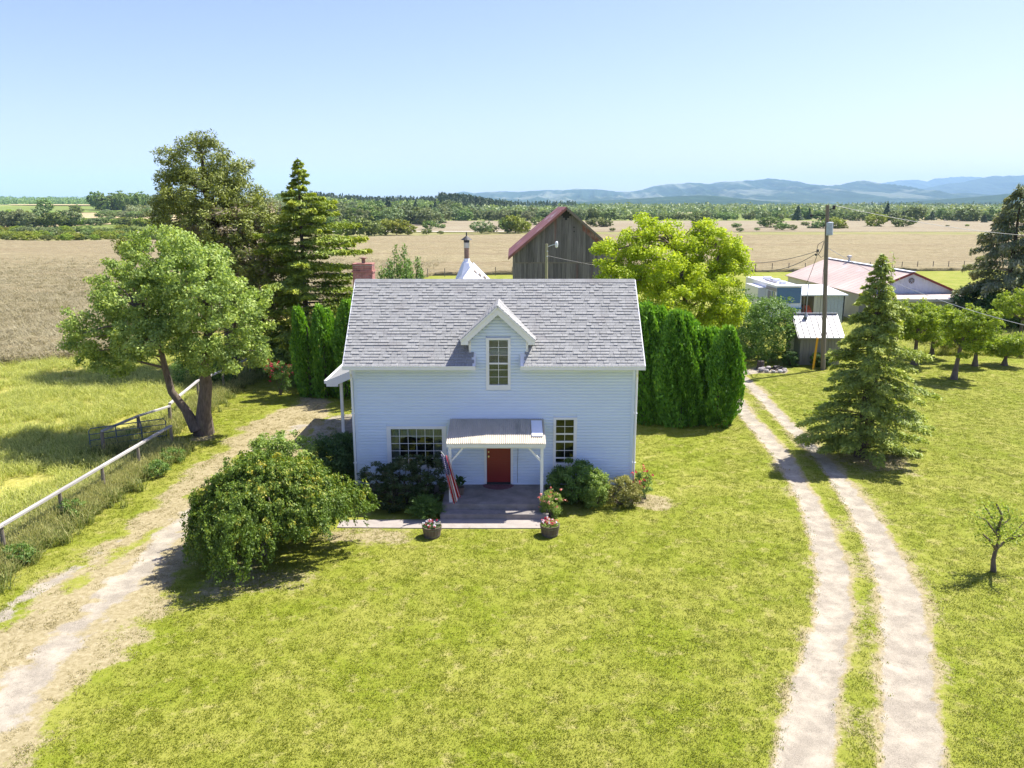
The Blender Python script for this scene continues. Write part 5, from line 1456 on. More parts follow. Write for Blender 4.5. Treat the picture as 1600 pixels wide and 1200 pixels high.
MB().box(rvx0 - 0.7, rvx0, RVY + 3.0, RVY + 7.0, 0.9, rvt - 0.35).build('slide_out', M['rvwhite'], rv)
MB().box(rvx0 - 0.02, rvx0 + 0.0, RVY + 0.6, RVY + 1.3, 1.7, rvt - 0.5).build('side_window', M['windscreen'], rv)
MB().box(rvx0 - 0.025, rvx0 - 0.001, RVY + 0.1, RVY + 2.9, rvt - 0.45, rvt - 0.15).build('awning_case', M['rvgrey'], rv)
MB().box(rvx0 - 0.02, rvx0 - 0.001, RVY + 1.6, RVY + 2.4, 0.7, rvt - 0.55).build('entry_door', M['rvgrey'], rv)
for xx in (rvx0 + 0.02, rvx1 - 0.3):
    for yy_ in (RVY + 1.6, RVY + 6.8):
        MB().tube([(xx, yy_, 0.45), (xx + 0.28, yy_, 0.45)], 0.45, 16).build('wheel', M['black'], rv)

# ---- open equipment shed between motorhome and metal barn
EQY = 69.5
e0, e1 = on(1256, 470, EQY)[0], on(1318, 470, EQY)[0]
ez0 = on(1280, 462, EQY)[1]
eq = tag(empty('equipment_shed', (0, 0, 0)), 'flat white roofed open shed between the motorhome and the pink barn roof', 'shed')
MB().hexa([(e0 - 0.2, EQY - 0.2, ez0), (e1 + 0.3, EQY - 0.2, ez0), (e1 + 0.3, EQY + 5.5, ez0 + 0.35), (e0 - 0.2, EQY + 5.5, ez0 + 0.35), (e0 - 0.2, EQY - 0.2, ez0 + 0.1), (e1 + 0.3, EQY - 0.2, ez0 + 0.1), (e1 + 0.3, EQY + 5.5, ez0 + 0.45), (e0 - 0.2, EQY + 5.5, ez0 + 0.45)]).build('roof', M['whitemetal'], eq)
x = e0 + 0.9; k = 0
while x < e1 - 0.1:
    MB().box(x, x + 0.28, EQY, EQY + 0.04, 0, ez0 - 0.02).build('wall_panel', M['cream'] if k < 3 else M['grey'], eq); x += 0.3; k += 1
for x in (e0, e1): MB().box(x, x + 0.1, EQY, EQY + 0.1, 0, ez0).build('post', M['postwood'], eq)
MB().box(e0, e1, EQY + 5.3, EQY + 5.35, 0, ez0 + 0.3).build('wall', M['barnwood'], eq)
tr = tag(empty('garden_tractor', (e0 + 0.45, EQY + 0.3, 0)), 'small red garden tractor parked in the opening of the white roofed shed', 'tractor')
MB().hexa([(-0.3, -0.6, 0.8), (0.3, -0.6, 0.8), (0.35, 0.3, 0.8), (-0.35, 0.3, 0.8), (-0.2, -0.5, 1.15), (0.2, -0.5, 1.15), (0.3, 0.3, 1.5), (-0.3, 0.3, 1.5)]).build('bonnet', M['redthing'], tr)
MB().box(-0.3, 0.3, -0.5, 0.9, 0.45, 0.79).build('chassis', M['black'], tr)
MB().box(-0.25, 0.25, 0.7, 1.0, 0.8, 1.5).build('seat', M['black'], tr)
for xx in (-0.5, 0.32):
    MB().tube([(xx, 0.7, 0.45), (xx + 0.18, 0.7, 0.45)], 0.45, 14).build('wheel', M['black'], tr)
    MB().tube([(xx, -0.4, 0.3), (xx + 0.14, -0.4, 0.3)], 0.3, 12).build('wheel', M['black'], tr)

# ---- far farm buildings, tiny and pale
def farhouse(px, py, wpx, hpx, label, roofm='whitemetal'):
    x, y = at(px, py); s = y / FPX * 1.02; w, h = wpx * s, hpx * s
    z0 = float(hgt(x, y))
    r = tag(empty('farm_building', (x, y, z0)), label, 'building')
    MB().box(-w / 2, w / 2, 0, w * 0.6, -0.5, h * 0.6).build('wall', M['cream'], r)
    MB().prism([(-w * 0.54, h * 0.6), (w * 0.54, h * 0.6), (w * 0.3, h), (-w * 0.3, h)], -0.3, w * 0.62).build('roof', M[roofm], r)
    MB().box(-w * 0.1, w * 0.1, -0.05, -0.01, 0, h * 0.4).build('door', M['dark'], r)
farhouse(1240, 340, 9, 5, 'tiny white farm building among trees left of the utility pole top')
farhouse(1257, 341, 7, 4, 'tiny pale outbuilding just left of the utility pole top')
farhouse(1108, 341, 8, 4, 'tiny pale farm building at the far tree line above the yellow green tree')
farhouse(1494, 343, 7, 5, 'small white house among the far trees on the right')
farhouse(1479, 344, 5, 3, 'small pale shed among the far trees on the right')

# ================================================================== POLES AND WIRES
PX_, PYy = on(1290, 530, 49.0)[0], 49.0
ptop = on(1293, 320, PYy)[1]
up = tag(empty('utility_pole', (PX_, PYy, 0)), 'tall wooden utility pole with a grey transformer beside the pump shed', 'utility pole')
ptx = on(1293, 320, PYy)[0] - PX_
MB().tube([(0, 0, 0), (0, 0, ptop)], [0.145, 0.11], 12).build('pole', M['pole'], up)
up.rotation_euler = (0, math.atan2(ptx, ptop), 0)
tz0, tz1 = on(1293, 367, PYy)[1], on(1293, 347, PYy)[1]
MB().lathe([(0.0, tz0), (0.17, tz0), (0.19, tz0 + 0.04), (0.19, tz1 - 0.05), (0.20, tz1 - 0.04), (0.18, tz1), (0.0, tz1 + 0.04)], 0.03, -0.36, 14).box(-0.02, 0.08, -0.2, -0.1, tz0 + 0.2, tz1 - 0.2).build('transformer', M['grey'], up)
MB().tube([(-0.03, -0.3, tz1), (-0.05, -0.3, tz1 + 0.22)], 0.045, 8).build('bushing', M['rustpipe'], up)
ins_z = on(1293, 324, PYy)[1]
MB().beam((0, 0, ins_z - 0.15), (0.42, 0, ins_z - 0.05), 0.05, 0.05).lathe([(0.09, ins_z - 0.12), (0.09, ins_z + 0.1), (0.0, ins_z + 0.12)], 0.40, 0, 8).build('insulator', M['black'], up)
MB().beam((0, 0, ins_z - 0.45), (-0.95, 0, ins_z - 0.40), 0.04, 0.04).lathe([(0.08, ins_z - 0.5), (0.08, ins_z - 0.34), (0, ins_z - 0.32)], -0.95, 0, 8).build('cutout_arm', M['black'], up)
hk = on(1283, 390, PYy); 
MB().tube([(-0.15, 0, hk[1] + 0.55), (-0.5, 0, hk[1] + 0.35), (-0.6, 0, hk[1] - 0.1), (-0.3, 0, hk[1] - 0.45), (-0.15, 0, hk[1] - 0.35)], 0.018, 5).tube([(-0.15, 0, hk[1] + 0.5), (-0.3, -0.1, hk[1] + 0.1), (-0.5, 0, hk[1] - 0.3)], 0.02, 5).lathe([(0.06, hk[1] - 0.12), (0.06, hk[1] + 0.05), (0, hk[1] + 0.07)], -0.5, 0, 6).lathe([(0.06, hk[1] - 0.32), (0.06, hk[1] - 0.2), (0, hk[1] - 0.18)], -0.62, 0, 6).build('cable_loops', M['wire'], up)
def wire(a, b, sag, r, mat, label, group=None):
    a = Vector(a); b = Vector(b); mb = MB()
    mb.tube([a.lerp(b, t) - Vector((0, 0, sag * 4 * t * (1 - t))) for t in np.linspace(0, 1, 15)], r, 4, cap=False)
    tag(mb.build('power_line', M[mat]), label, 'power line', group)
bpx, bpz = on(1170, 405, 75)
wire((PX_ - 1.0, PYy, hk[1] - 0.1), (on(1140, 408, 70)[0], 70, on(1140, 408, 70)[1]), 0.4, 0.018, 'wire', 'upper dark cable running left from the pole to behind the yellow green tree')
wire((PX_ - 1.05, PYy, hk[1] - 0.25), (on(1190, 422, 60)[0], 60, on(1190, 422, 60)[1]), 0.35, 0.022, 'wire', 'lower thicker cable running left from the pole over the motorhome')
wire((PX_ - 0.95, PYy, hk[1] - 0.3), (on(1258, 448, 69.4)[0], 69.4, on(1258, 448, 69.4)[1]), 0.1, 0.018, 'wire', 'steep cable running from the pole down to the white roofed shed')
wire((PX_ - 0.1, PYy, ins_z + 0.1), (on(1720, 372, 60)[0], 60, on(1720, 372, 60)[1]), 0.5, 0.014, 'palewire', 'thin pale line running right from the top of the pole')
wire((PX_ - 0.35, PYy, hk[1] + 0.1), (on(1700, 530, 30)[0], 30, on(1700, 530, 30)[1]), 0.6, 0.014, 'palewire', 'pale cable sloping down right over the orchard')
lp = at(853, 437)
LPY = 62.0; lpx = on(854, 400, LPY)[0]; lpt = on(854, 381, LPY)[1]
yl = tag(empty('yard_lamp_post', (lpx, LPY, 0)), 'thin pale pole with a yard lamp arm in front of the timber barn', 'lamp post')
MB().tube([(0, 0, 0), (0, 0, lpt)], [0.14, 0.10], 10).build('pole', M['palepole'], yl)
MB().tube([(0, 0, lpt - 0.25), (0.35, 0, lpt - 0.12), (0.7, 0, lpt - 0.02)], 0.03, 6).build('arm', M['grey'], yl)
MB().lathe([(0.04, lpt + 0.2), (0.11, lpt + 0.12), (0.12, lpt - 0.05), (0.10, lpt - 0.25), (0.0, lpt - 0.3)], 0.76, 0, 10).build('lamp_head', M['sheet'], yl)
for q in (0.55, 0.95): MB().tube([(0, -0.14, lpt - q), (0.12, -0.14, lpt - q)], 0.035, 6).build('insulator', M['grey'], yl)
wire((lpx + 0.1, LPY, lpt - 0.9), (on(1000, 425, 64)[0], 64, on(1000, 425, 64)[1]), 0.1, 0.015, 'wire', 'thin dark wire from the yard lamp post across the barn front')
# yellow guy guard
ga = on(1271, 569, 49.2); gb2 = on(1277, 528, 49.2)
gg = tag(empty('guy_wire', (0, 0, 0)), 'bright yellow guard on the guy wire in front of the pump shed', 'guy wire')
MB().tube([(ga[0], 49.2, 0.0), (gb2[0], 49.15, on(1277, 528, 49.2)[1])], 0.07, 8).build('guard', M['yellow'], gg)
MB().tube([(gb2[0], 49.15, gb2[1]), (PX_ - 0.5, PYy, 8.0)], 0.012, 4, cap=False).build('cable', M['wire'], gg)

# ================================================================== FENCES AND GATE
def rail_fence(pts, z, label, pr=0.065, w=0.13, name='rail_fence', thick=0.07):
    r = tag(empty(name, (0, 0, 0)), label, 'fence')
    for i, p in enumerate(pts):
        MB().tube([(p[0], p[1], -0.1), (p[0] + rnd.uniform(-.03, .03), p[1], z + 0.02)], [pr, pr * 0.9], 9).build('post', M['postwood'], r)
    for a, b in zip(pts[:-1], pts[1:]):
        av, bv = Vector((a[0] + 0.02, a[1], z + 0.055)), Vector((b[0] + 0.02, b[1], z + 0.055))
        d = (bv - av) * 0.002
        MB().beam(av + d, bv - d, w, thick).build('rail', M['fencewood'], r)
    return r
rail_fence(FENCE_A, 0.98, 'grey single rail timber fence along the driveway in the left foreground')
rail_fence([at(268, 668), at(311, 628), at(350, 610), at(392, 588)], 1.08, 'single rail fence running away behind the leaning tree trunks')
rail_fence([at(268, 669), at(219, 686), at(163, 712)], 1.0, 'short weathered fence branching left into the meadow behind the blue gate', 0.08, 0.13)
gt = tag(empty('field_gate', (0, 0, 0)), 'blue tubular metal field gate standing in the shaded meadow', 'gate')
g0 = at(143, 712); g1 = at(262, 694)
gv = Vector((g1[0] - g0[0], g1[1] - g0[1], 0)); 
def gp(t, z): return (g0[0] + gv.x * t, g0[1] + gv.y * t, z)
MB().tube([gp(0, 0.15), gp(0, 1.05), gp(0.03, 1.15), gp(0.97, 1.15), gp(1, 1.05), gp(1, 0.15), gp(0, 0.15)], 0.022, 7).build('frame', M['bluegate'], gt)
for z_ in (0.4, 0.65, 0.9): MB().tube([gp(0, z_), gp(1, z_)], 0.017, 6).build('bar', M['bluegate'], gt)
for t_ in (0.34, 0.67): MB().beam(gp(t_, 0.15), gp(t_, 1.15), 0.03, 0.05, (0, 1, 0)).build('upright', M['bluegate'], gt)
# far field fence posts right and behind motorhome
def wire_fence(pts, n, label):
    r = tag(empty('wire_fence', (0, 0, 0)), label, 'fence')
    P = []
    for i in range(n):
        t = i / (n - 1); x = pts[0][0] * (1 - t) + pts[1][0] * t; y = pts[0][1] * (1 - t) + pts[1][1] * t
        P.append((x, y)); MB().tube([(x, y, -0.1), (x + rnd.uniform(-.05, .05), y, 1.25)], 0.06, 6).build('post', M['postwood'], r)
    for z_ in (0.5, 0.8, 1.1):
        MB().tube([(x, y, z_) for x, y in P], 0.008, 3, cap=False).build('strand', M['wire'], r)
wire_fence([at(1180, 424), at(1600, 418)], 18, 'wire fence with thin posts along the near edge of the crop behind the metal barn')
wire_fence([at(1535, 498), at(1700, 515)], 7, 'wire fence right of the metal barn')
wire_fence([at(668, 433), at(800, 430)], 6, 'wire fence along the crop edge seen above the house roof')

# fire ring of stones with charred logs at the head of the track
fr_ = tag(empty('fire_ring', (*at(1207, 580), 0)), 'small ring of pale stones with charred logs where the wheel tracks meet', 'fire pit')
for k in range(11):
    a = 2 * pi * k / 11; s = rnd.uniform(0.12, 0.2)
    bm = MB(); m0 = []
    for i, (rr, zz) in enumerate(((0.6, -0.02), (1.0, 0.3), (0.85, 0.75), (0.3, 1.0))): m0.append((s * rr, s * zz * 1.3))
    bm.lathe(m0, 0.75 * cos(a), 0.5 * sin(a), 6); bm.build('stone', M['stone'], fr_)
for k in range(4): MB().tube([(rnd.uniform(-.5, .3), rnd.uniform(-.2, .2), 0.1), (rnd.uniform(-.2, .6), rnd.uniform(-.2, .2), 0.3)], 0.07, 6).build('log', M['charcoal'], fr_)
st = tag(empty('tree_stump', (*at(1188, 576), 0)), 'dark cut tree stump just left of the stone fire ring', 'stump')
MB().lathe([(0.3, 0), (0.24, 0.15), (0.22, 0.5), (0.0, 0.52)], 0, 0, 10).build('stump', M['barkdark'], st)

# ================================================================== NEAR TREES AND SHRUBS
# large leaning apple tree, left
AX, AYt = at(320, 678)
def rel(px, py, Y): x, z = on(px, py, Y); return (x - AX, Y - AYt, z)
alobes = []
for px, py, Y, r, rz_ in ((150, 520, 34.0, 1.6, 1.3), (215, 470, 33.5, 1.9, 1.6), (250, 405, 34.8, 1.5, 1.3), (290, 430, 33.4, 1.7, 1.6), (330, 480, 33.0, 1.8, 1.7), (385, 490, 34.6, 1.3, 1.5),
                          (240, 530, 32.8, 1.7, 1.0), (180, 560, 34.4, 1.2, 0.9), (330, 555, 33.2, 1.3, 1.0), (120, 545, 34.5, 0.8, 0.7), (395, 540, 34.8, 0.9, 1.1), (265, 480, 35.8, 1.8, 1.8), (330, 420, 35.5, 1.2, 1.3), (180, 450, 35.5, 1.2, 1.2), (275, 385, 34.6, 0.8, 0.9)):
    x, y, z = rel(px, py, Y); alobes.append((x, y, z, r, r, rz_))
tA = ([(-0.05, 0, 0), rel(318, 640, 34.4), rel(322, 600, 34.4), rel(316, 560, 34.4), rel(330, 500, 34.2), rel(320, 450, 34.3)], 0.36, 0.12)
tB = ([rel(308, 672, 34.3), rel(290, 640, 34.3), rel(268, 612, 34.3), rel(258, 575, 34.3), rel(250, 540, 34.2), rel(225, 490, 34.2)], 0.22, 0.08)
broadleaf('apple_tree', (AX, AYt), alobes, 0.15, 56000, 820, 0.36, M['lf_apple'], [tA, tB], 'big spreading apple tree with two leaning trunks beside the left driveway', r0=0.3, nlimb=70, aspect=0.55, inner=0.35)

# pine behind it
pX, pY = -18.0, 50.0
def relp(px, py, Y): x, z = on(px, py, Y); return (x - pX, Y - pY, z)
pl = []
for px, py, Y, r, rz_ in ((310, 250, 50, 1.9, 1.5), (355, 265, 50, 1.5, 1.2), (275, 290, 50, 1.6, 1.1), (315, 300, 49, 2.3, 1.5), (370, 310, 50, 1.8, 1.4), (285, 340, 50, 1.9, 1.3), (350, 350, 48.6, 2.4, 1.5), (405, 350, 50, 1.9, 1.4), (300, 385, 49.5, 2.0, 1.2),
                          (380, 400, 48.5, 2.4, 1.5), (425, 400, 50, 1.5, 1.6), (340, 430, 50, 2.2, 1.3), (400, 450, 49, 2.2, 1.5), (430, 480, 50, 1.6, 1.4), (370, 480, 51, 2.0, 1.4), (215, 393, 50, 1.1, 0.6), (255, 325, 50, 0.9, 0.6), (195, 385, 50, 0.6, 0.4), (318, 222, 50, 0.8, 0.7), (258, 240, 50, .5, .6)):
    x, y, z = relp(px, py, Y); pl.append((x, y, z, r, r, rz_))
ptr = ([(0.2, 0, 0), (0.15, 0, 3), (0.3, 0, 6), (0.0, 0, 9), relp(320, 300, 50), relp(315, 240, 50)], 0.42, 0.08)
proot = broadleaf('pine_tree', (pX, pY), pl, 0.24, 62000, 1000, 0.46, M['lf_pine'], [ptr], 'tall bushy pine with a rounded top behind the apple tree', bark='barkdark', r0=0.25, nlimb=110, aspect=0.28, inner=0.45, flat=0.8)
pb_ = [l for l in pl if l[2] < 9.5 and l[0] > -1]
P, tint, nrm, C = lobes_points(pb_, 9000, 300, 0.55, RNG, 0.3)
link('old_needles', np_quads('old_needles', leaf_quads(P, 0.26, 0.07, nrm), tint, M['lf_pinebrown']), None, proot)

# spruce next to it
sX, sY = on(482, 560, 47.5)[0], 47.5
sh_ = on(482, 246, 47.5)[1]
conifer('spruce_tree', (sX, sY), sh_, lambda t: float(np.interp(t, [0, 0.15, 0.4, 0.6, 0.75, 0.82, 0.86, 0.95, 1], [3.0, 3.9, 3.5, 2.9, 2.1, 1.5, 0.75, 0.45, 0.05])) * random.uniform(0.62, 1.22), 135, 0.36, M['lf_spruce'], 'dark green spruce with yellow tipped branches and a thin spire top', leaf=0.25, per=185, trunk_r=0.22, z0=0.6, twig=0.34, up=0.12, lift=0.22, aspect=0.34, asym=(0.22, 0.2))
# gnarled bush of long shoots behind the house
def shoots(name, loc, n, h, r, mat, label, leaf=0.13, cat='tree', dens=70):
    root = tag(empty(name, (loc[0], loc[1], 0)), label, cat)
    Ps = []; mb = MB(); Ax = []
    mb.tube([(0, 0, 0), (0, 0, h * 0.45)], [0.16, 0.1], 8, cap=False)
    for k in range(n):
        a = k * 2.4; rr = r * sqrt((k + 0.5) / n); hh = h * (1.0 - 0.30 * (rr / r) ** 2) * random.uniform(0.9, 1.06)
        b = Vector((0.25 * rr * cos(a), 0.25 * rr * sin(a), h * 0.4)); e = Vector((rr * cos(a), rr * sin(a), hh)); m_ = b.lerp(e, 0.5) + Vector((0.25 * rr * cos(a), 0.25 * rr * sin(a), 0))
        mb.tube([b, m_, e], [0.03, 0.02, 0.006], 5, cap=False)
        t = RNG.random(dens)[:, None]
        B, Mm, E_ = np.array(b), np.array(m_), np.array(e)
        Pq = (1 - t) ** 2 * B + 2 * t * (1 - t) * (2 * Mm - 0.5 * B - 0.5 * E_) + t * t * E_
        Pq = Pq + RNG.normal(size=(dens, 3)) * 0.09
        Ps.append(Pq); Ax.append(np.tile(np.array(e - b), (dens, 1)))
    P = np.vstack(Ps); A = np.vstack(Ax)
    mb.build('stem', M['bark'], root)
    link('foliage', np_quads('foliage', leaf_quads(P, leaf, leaf * 0.45, P * 0 + [0, -0.2, 0.8], RNG, A + RNG.normal(size=A.shape) * 1.0), RNG.random(len(P)), M[mat]), None, root)
shoots('cherry_tree', (on(627, 437, 42)[0], 42), 34, on(625, 394, 42)[1], 1.75, 'lf_mid', 'young green fruit tree with upright shoots showing above the house ridge', dens=420, leaf=0.17)

# left arborvitae group
for i, (px, pt, Y, r) in enumerate(((478, 483, 42.0, 0.56), (503, 480, 41.8, 0.6), (520, 486, 42.8, 0.5), (535, 470, 41.8, 0.66), (556, 462, 42.8, 0.75))):
    x, z = on(px, pt, Y)
    arborvitae('arborvitae', (x, Y), z, r, 5200, ['leftmost tall thin arborvitae of the clump left of the house', 'second arborvitae from the left in the clump left of the house', 'slimmest and shorter arborvitae in the middle of the left clump', 'fourth arborvitae of the left clump, nearly touching the roof edge', 'arborvitae hidden partly behind the left roof edge'][i], 'arborvitae clump left of the house')
# right hedge of arborvitae
hedge = [(1010, 478, 36.8, 0.62), (1030, 482, 37.4, 0.6), (1047, 488, 36.6, 0.62), (1070, 494, 36.3, 0.66), (1092, 520, 36.5, 0.5), (1106, 519, 36.6, 0.5), (1128, 512, 36.4, 0.62), (1020, 500, 38.4, 0.6), (1085, 505, 38.0, 0.6), (1118, 516, 38.0, 0.6), (990, 470, 37.2, 0.6)]
hl = ['arborvitae of the right hedge just clear of the roof edge', 'second arborvitae of the right hedge beside the house', 'third arborvitae of the right hedge with a pointed top', 'broad arborvitae in the middle of the right hedge', 'low narrow arborvitae right of the hedge middle', 'narrow arborvitae second from the right end of the hedge', 'rounded arborvitae at the right end of the hedge', 'arborvitae in the second row near the house', 'arborvitae in the second row behind the hedge middle', 'arborvitae in the second row at the right end', 'arborvitae of the right hedge tucked behind the house corner']
for (px, pt, Y, r), lb in zip(hedge, hl):
    x, z = on(px, pt, Y)
    arborvitae('arborvitae', (x, Y), z, r * 1.36, 9800, lb, 'arborvitae hedge right of the house')

# yellow-green locust behind the hedge
lX, lY = on(1075, 500, 47.5)[0], 47.5
def rell(px, py, Y): x, z = on(px, py, Y); return (x - lX, Y - lY, z)
ll = []
for px, py, Y, r, rz_ in ((1010, 355, 47, 1.1, 0.9), (1035, 365, 47.5, 1.3, 1.0), (985, 385, 46.5, 1.2, 0.9), (945, 385, 46, 0.8, 0.55), (1030, 410, 45.8, 1.6, 1.2), (975, 430, 46, 1.5, 1.1), (1080, 390, 47.5, 1.2, 1.1), (1125, 380, 47.5, 1.1, 0.9), (1140, 420, 47.5, 1.2, 1.1), (1100, 440, 46.4, 1.6, 1.2), (1135, 475, 46.5, 1.2, 1.0),
                          (1050, 470, 45.8, 1.7, 1.2), (955, 420, 46.6, 1.0, 0.7), (1155, 395, 48, 0.7, 0.7), (1010, 455, 47, 1.5, 1.3), (1065, 430, 49, 1.8, 1.5), (1100, 360, 48, .7, .6), (1120, 500, 46.6, 1.3, .8)):
    x, y, z = rell(px, py, Y); ll.append((x, y, z, r, r, rz_))
tL = ([(0, 0, 0), (0.05, 0, 1.5), (0, 0, 3), (-0.3, 0, 5), (-0.8, 0, 7.5)], 0.3, 0.08)
tL2 = ([(0.1, 0, 1.8), (0.6, 0, 3.5), (1.2, 0, 5.5), (1.7, 0, 7.5)], 0.18, 0.06)
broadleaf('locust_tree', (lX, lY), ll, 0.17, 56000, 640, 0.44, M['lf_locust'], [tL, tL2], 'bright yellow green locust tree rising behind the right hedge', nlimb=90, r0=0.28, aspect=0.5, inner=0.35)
# dark shrubs right of hedge below the motorhome
for px, py, Y, r, h, lb, mt in ((1192, 552, 52, 2.1, 4.4, 'large dark green shrub between the hedge and the pump shed', 'lf_mid'), (1160, 535, 55, 2.0, 4.6, 'tall green shrub tucked behind the right end of the hedge', 'lf_mid'), (1235, 568, 50.3, 0.55, 1.1, 'small dark bush at the left wall of the pump shed', 'lf_dark'), (1284, 573, 49.8, 0.7, 1.0, 'small dark bush at the foot of the utility pole', 'lf_dark')):
    x = on(px, py, Y)[0]
    shrub('shrub', (x, Y), r, h, int(9000 * min(1, r)), 0.16 if r > 1 else 0.1, mt, lb, nclump=260 if r > 1 else 80, clump=0.4 if r > 1 else 0.16)

# big conifer right
cX, cY = on(1345, 690, 31.3)[0], 31.3
ch_ = on(1360, 398, 31.3)[1]
conifer('fir_tree', (cX, cY), ch_, lambda t: float(np.interp(t, [0, 0.12, 0.35, 0.6, 0.8, 1], [2.3, 2.8, 2.3, 1.55, 0.95, 0.12])) * random.uniform(0.55, 1.2) * 0.95, 175, 0.32, M['lf_conr'], 'broad ragged blue green fir beside the right wheel track', leaf=0.18, per=190, trunk_r=0.2, z0=0.35, twig=0.32, up=0.12, lift=0.06, aspect=0.3, gaps=0.2, asym=(0.12, -0.3), lean=(0.02, 0))
# thin sapling shoots at its top
shoots('sapling', (on(1350, 690, 32.4)[0] + 0.3, 32.6), 9, on(1375, 400, 32.6)[1], 1.0, 'lf_orch', 'tall thin sapling whose shoots rise above the broad fir', leaf=0.14, dens=90)

# far right cedar
ceX, ceY = on(1572, 480, 66)[0], 66
ce = conifer('cedar_tree', (ceX, ceY), on(1578, 288, 66)[1], lambda t: 4.3 * (1 - t) ** 0.62 * (0.9 if t < .1 else 1) + 0.2, 120, 0.30, M['lf_cedar'], 'large drooping cedar with brownish tips at the right edge', leaf=0.34, per=90, trunk_r=0.3, z0=0.4, twig=0.3, up=0.18, hang=0.8, gaps=0.18, aspect=0.35)
conifer('cedar_tree', (on(1640, 480, 70)[0], 70), on(1640, 300, 70)[1], lambda t: 4.0 * (1 - t) ** 0.6 + 0.2, 90, 0.30, M['lf_cedar'], 'second cedar at the frame edge right of the large drooping cedar', leaf=0.34, per=70, trunk_r=0.3, z0=0.4, twig=0.3, up=0.18, hang=0.8, gaps=0.15)
shrub('shrub', (on(1535, 470, 67)[0], 67), 2.3, 3.6, 7000, 0.24, 'lf_dark', 'dark rounded bush at the foot of the drooping cedar', nclump=200, clump=0.5)
shrub('shrub', (on(1575, 470, 64)[0], 64), 2.2, 3.4, 7000, 0.24, 'lf_dark', 'dark bush under the right side of the drooping cedar', nclump=200, clump=0.5)

# orchard
def orchard(px, py, top, wpx, label, lean=0.0, dens=9000, mat='lf_orch', th=0.42):
    x, y = at(px, py); d = y * 1.02
    H_ = on(px, top, y)[1]; W_ = wpx * d / FPX / 2
    lob = [(lean * 0.9, 0, H_ * 0.62, W_ * 0.72, W_ * 0.72, H_ * 0.33)]
    for k in range(8):
        a = k * 2.4 + 1; q = W_ * 0.62
        lob.append((lean + q * cos(a), q * sin(a), H_ * (0.42 + 0.42 * RNG.random()), W_ * 0.40, W_ * 0.40, H_ * 0.17))
    tp = [(0, 0, 0), (lean * 0.1, 0, H_ * 0.15), (lean * 0.35, 0, H_ * th), (lean * 0.9, 0, H_ * 0.75)]
    broadleaf('fruit_tree', (x, y), lob, 0.14, int(dens * 1.3), 240, 0.27, M[mat], [(tp, 0.17, 0.06)], label, nlimb=26, r0=0.2, inner=0.3, group='orchard fruit trees on the right lawn')
orchard(1428, 570, 462, 82, 'orchard tree with straight dark trunk just right of the broad fir')
orchard(1455, 560, 470, 70, 'orchard tree half hidden behind the first orchard row')
orchard(1490, 593, 470, 88, 'light green orchard tree with a slanting trunk in front of the cream lean-to', 0.5, 9500)
orchard(1523, 572, 498, 66, 'small orchard tree with a forked short trunk', -0.1, 5500, th=0.3)
orchard(1569, 571, 520, 62, 'low orchard tree with a dark twisted trunk near the right edge', 0.1, 4500, th=0.25)
orchard(1592, 540, 440, 90, 'tall light green tree cut by the right edge of the frame', 0.0, 9000)
for k, (px, py, r, lb) in enumerate(((1445, 545, 0.9, 'pale olive bush under the first orchard trees'), (1478, 552, 1.0, 'pale olive bush in the middle of the orchard row'), (1500, 552, 0.8, 'small olive bush left of the slanting orchard trunk'), (1590, 556, 1.2, 'low dark bush line at the right edge of the orchard'))):
    shrub('shrub', at(px, py), r, 1.25, 3500, 0.11, 'lf_olive', lb, nclump=110, clump=0.2)
# small thin tree right foreground
tX, tY = at(1552, 893)
def rels(px, py, Y): x, z = on(px, py, Y); return (x - tX, Y - tY, z)
root = tag(empty('small_fruit_tree', (tX, tY, 0)), 'small sparse fruit tree with bare forked branches in the right foreground', 'tree')
mb = MB(); fork = rels(1556, 858, 20.7)
mb.tube([(0, 0, 0), rels(1552, 875, 20.7), fork], [0.085, 0.06, 0.055], 8, cap=False); mb.build('trunk', M['bark'], root, smooth=True)
mb = MB(); tips = []
for pts_ in ([fork, rels(1561, 840, 20.6), rels(1540, 812, 20.4), rels(1522, 806, 20.3)], [fork, rels(1572, 845, 20.8), rels(1590, 828, 20.9), rels(1606, 808, 21.0)], [rels(1561, 840, 20.6), rels(1560, 825, 20.8), rels(1578, 810, 21), rels(1574, 792, 21.1)], [rels(1561, 840, 20.6), rels(1552, 812, 21.0), rels(1538, 790, 21.1)],
             [fork, rels(1548, 846, 20.3), rels(1536, 835, 20.1)], [rels(1572, 845, 20.8), rels(1585, 840, 20.2), rels(1600, 835, 20.0)], [rels(1560, 825, 20.8), rels(1566, 806, 20.5), rels(1556, 786, 20.6)]):
    mb.tube(pts_, [0.045, 0.032, 0.02, 0.008][:len(pts_)], 6, cap=False)
    for i in range(len(pts_) - 1):
        for t in np.linspace(0.2, 1, 5): tips.append(Vector(pts_[i]).lerp(Vector(pts_[i + 1]), t))
mb.build('limbs', M['bark'], root, smooth=True)
C = np.array([tuple(t) for t in tips if t.z > 1.0]); P = C[RNG.integers(0, len(C), 1500)] + RNG.normal(size=(1500, 3)) * np.array([0.13, 0.13, 0.11])
link('crown', np_quads('crown', leaf_quads(P, 0.075, 0.04, P * 0 + [0, 0, 1.]), RNG.random(1500), M['lf_orch']), None, root)

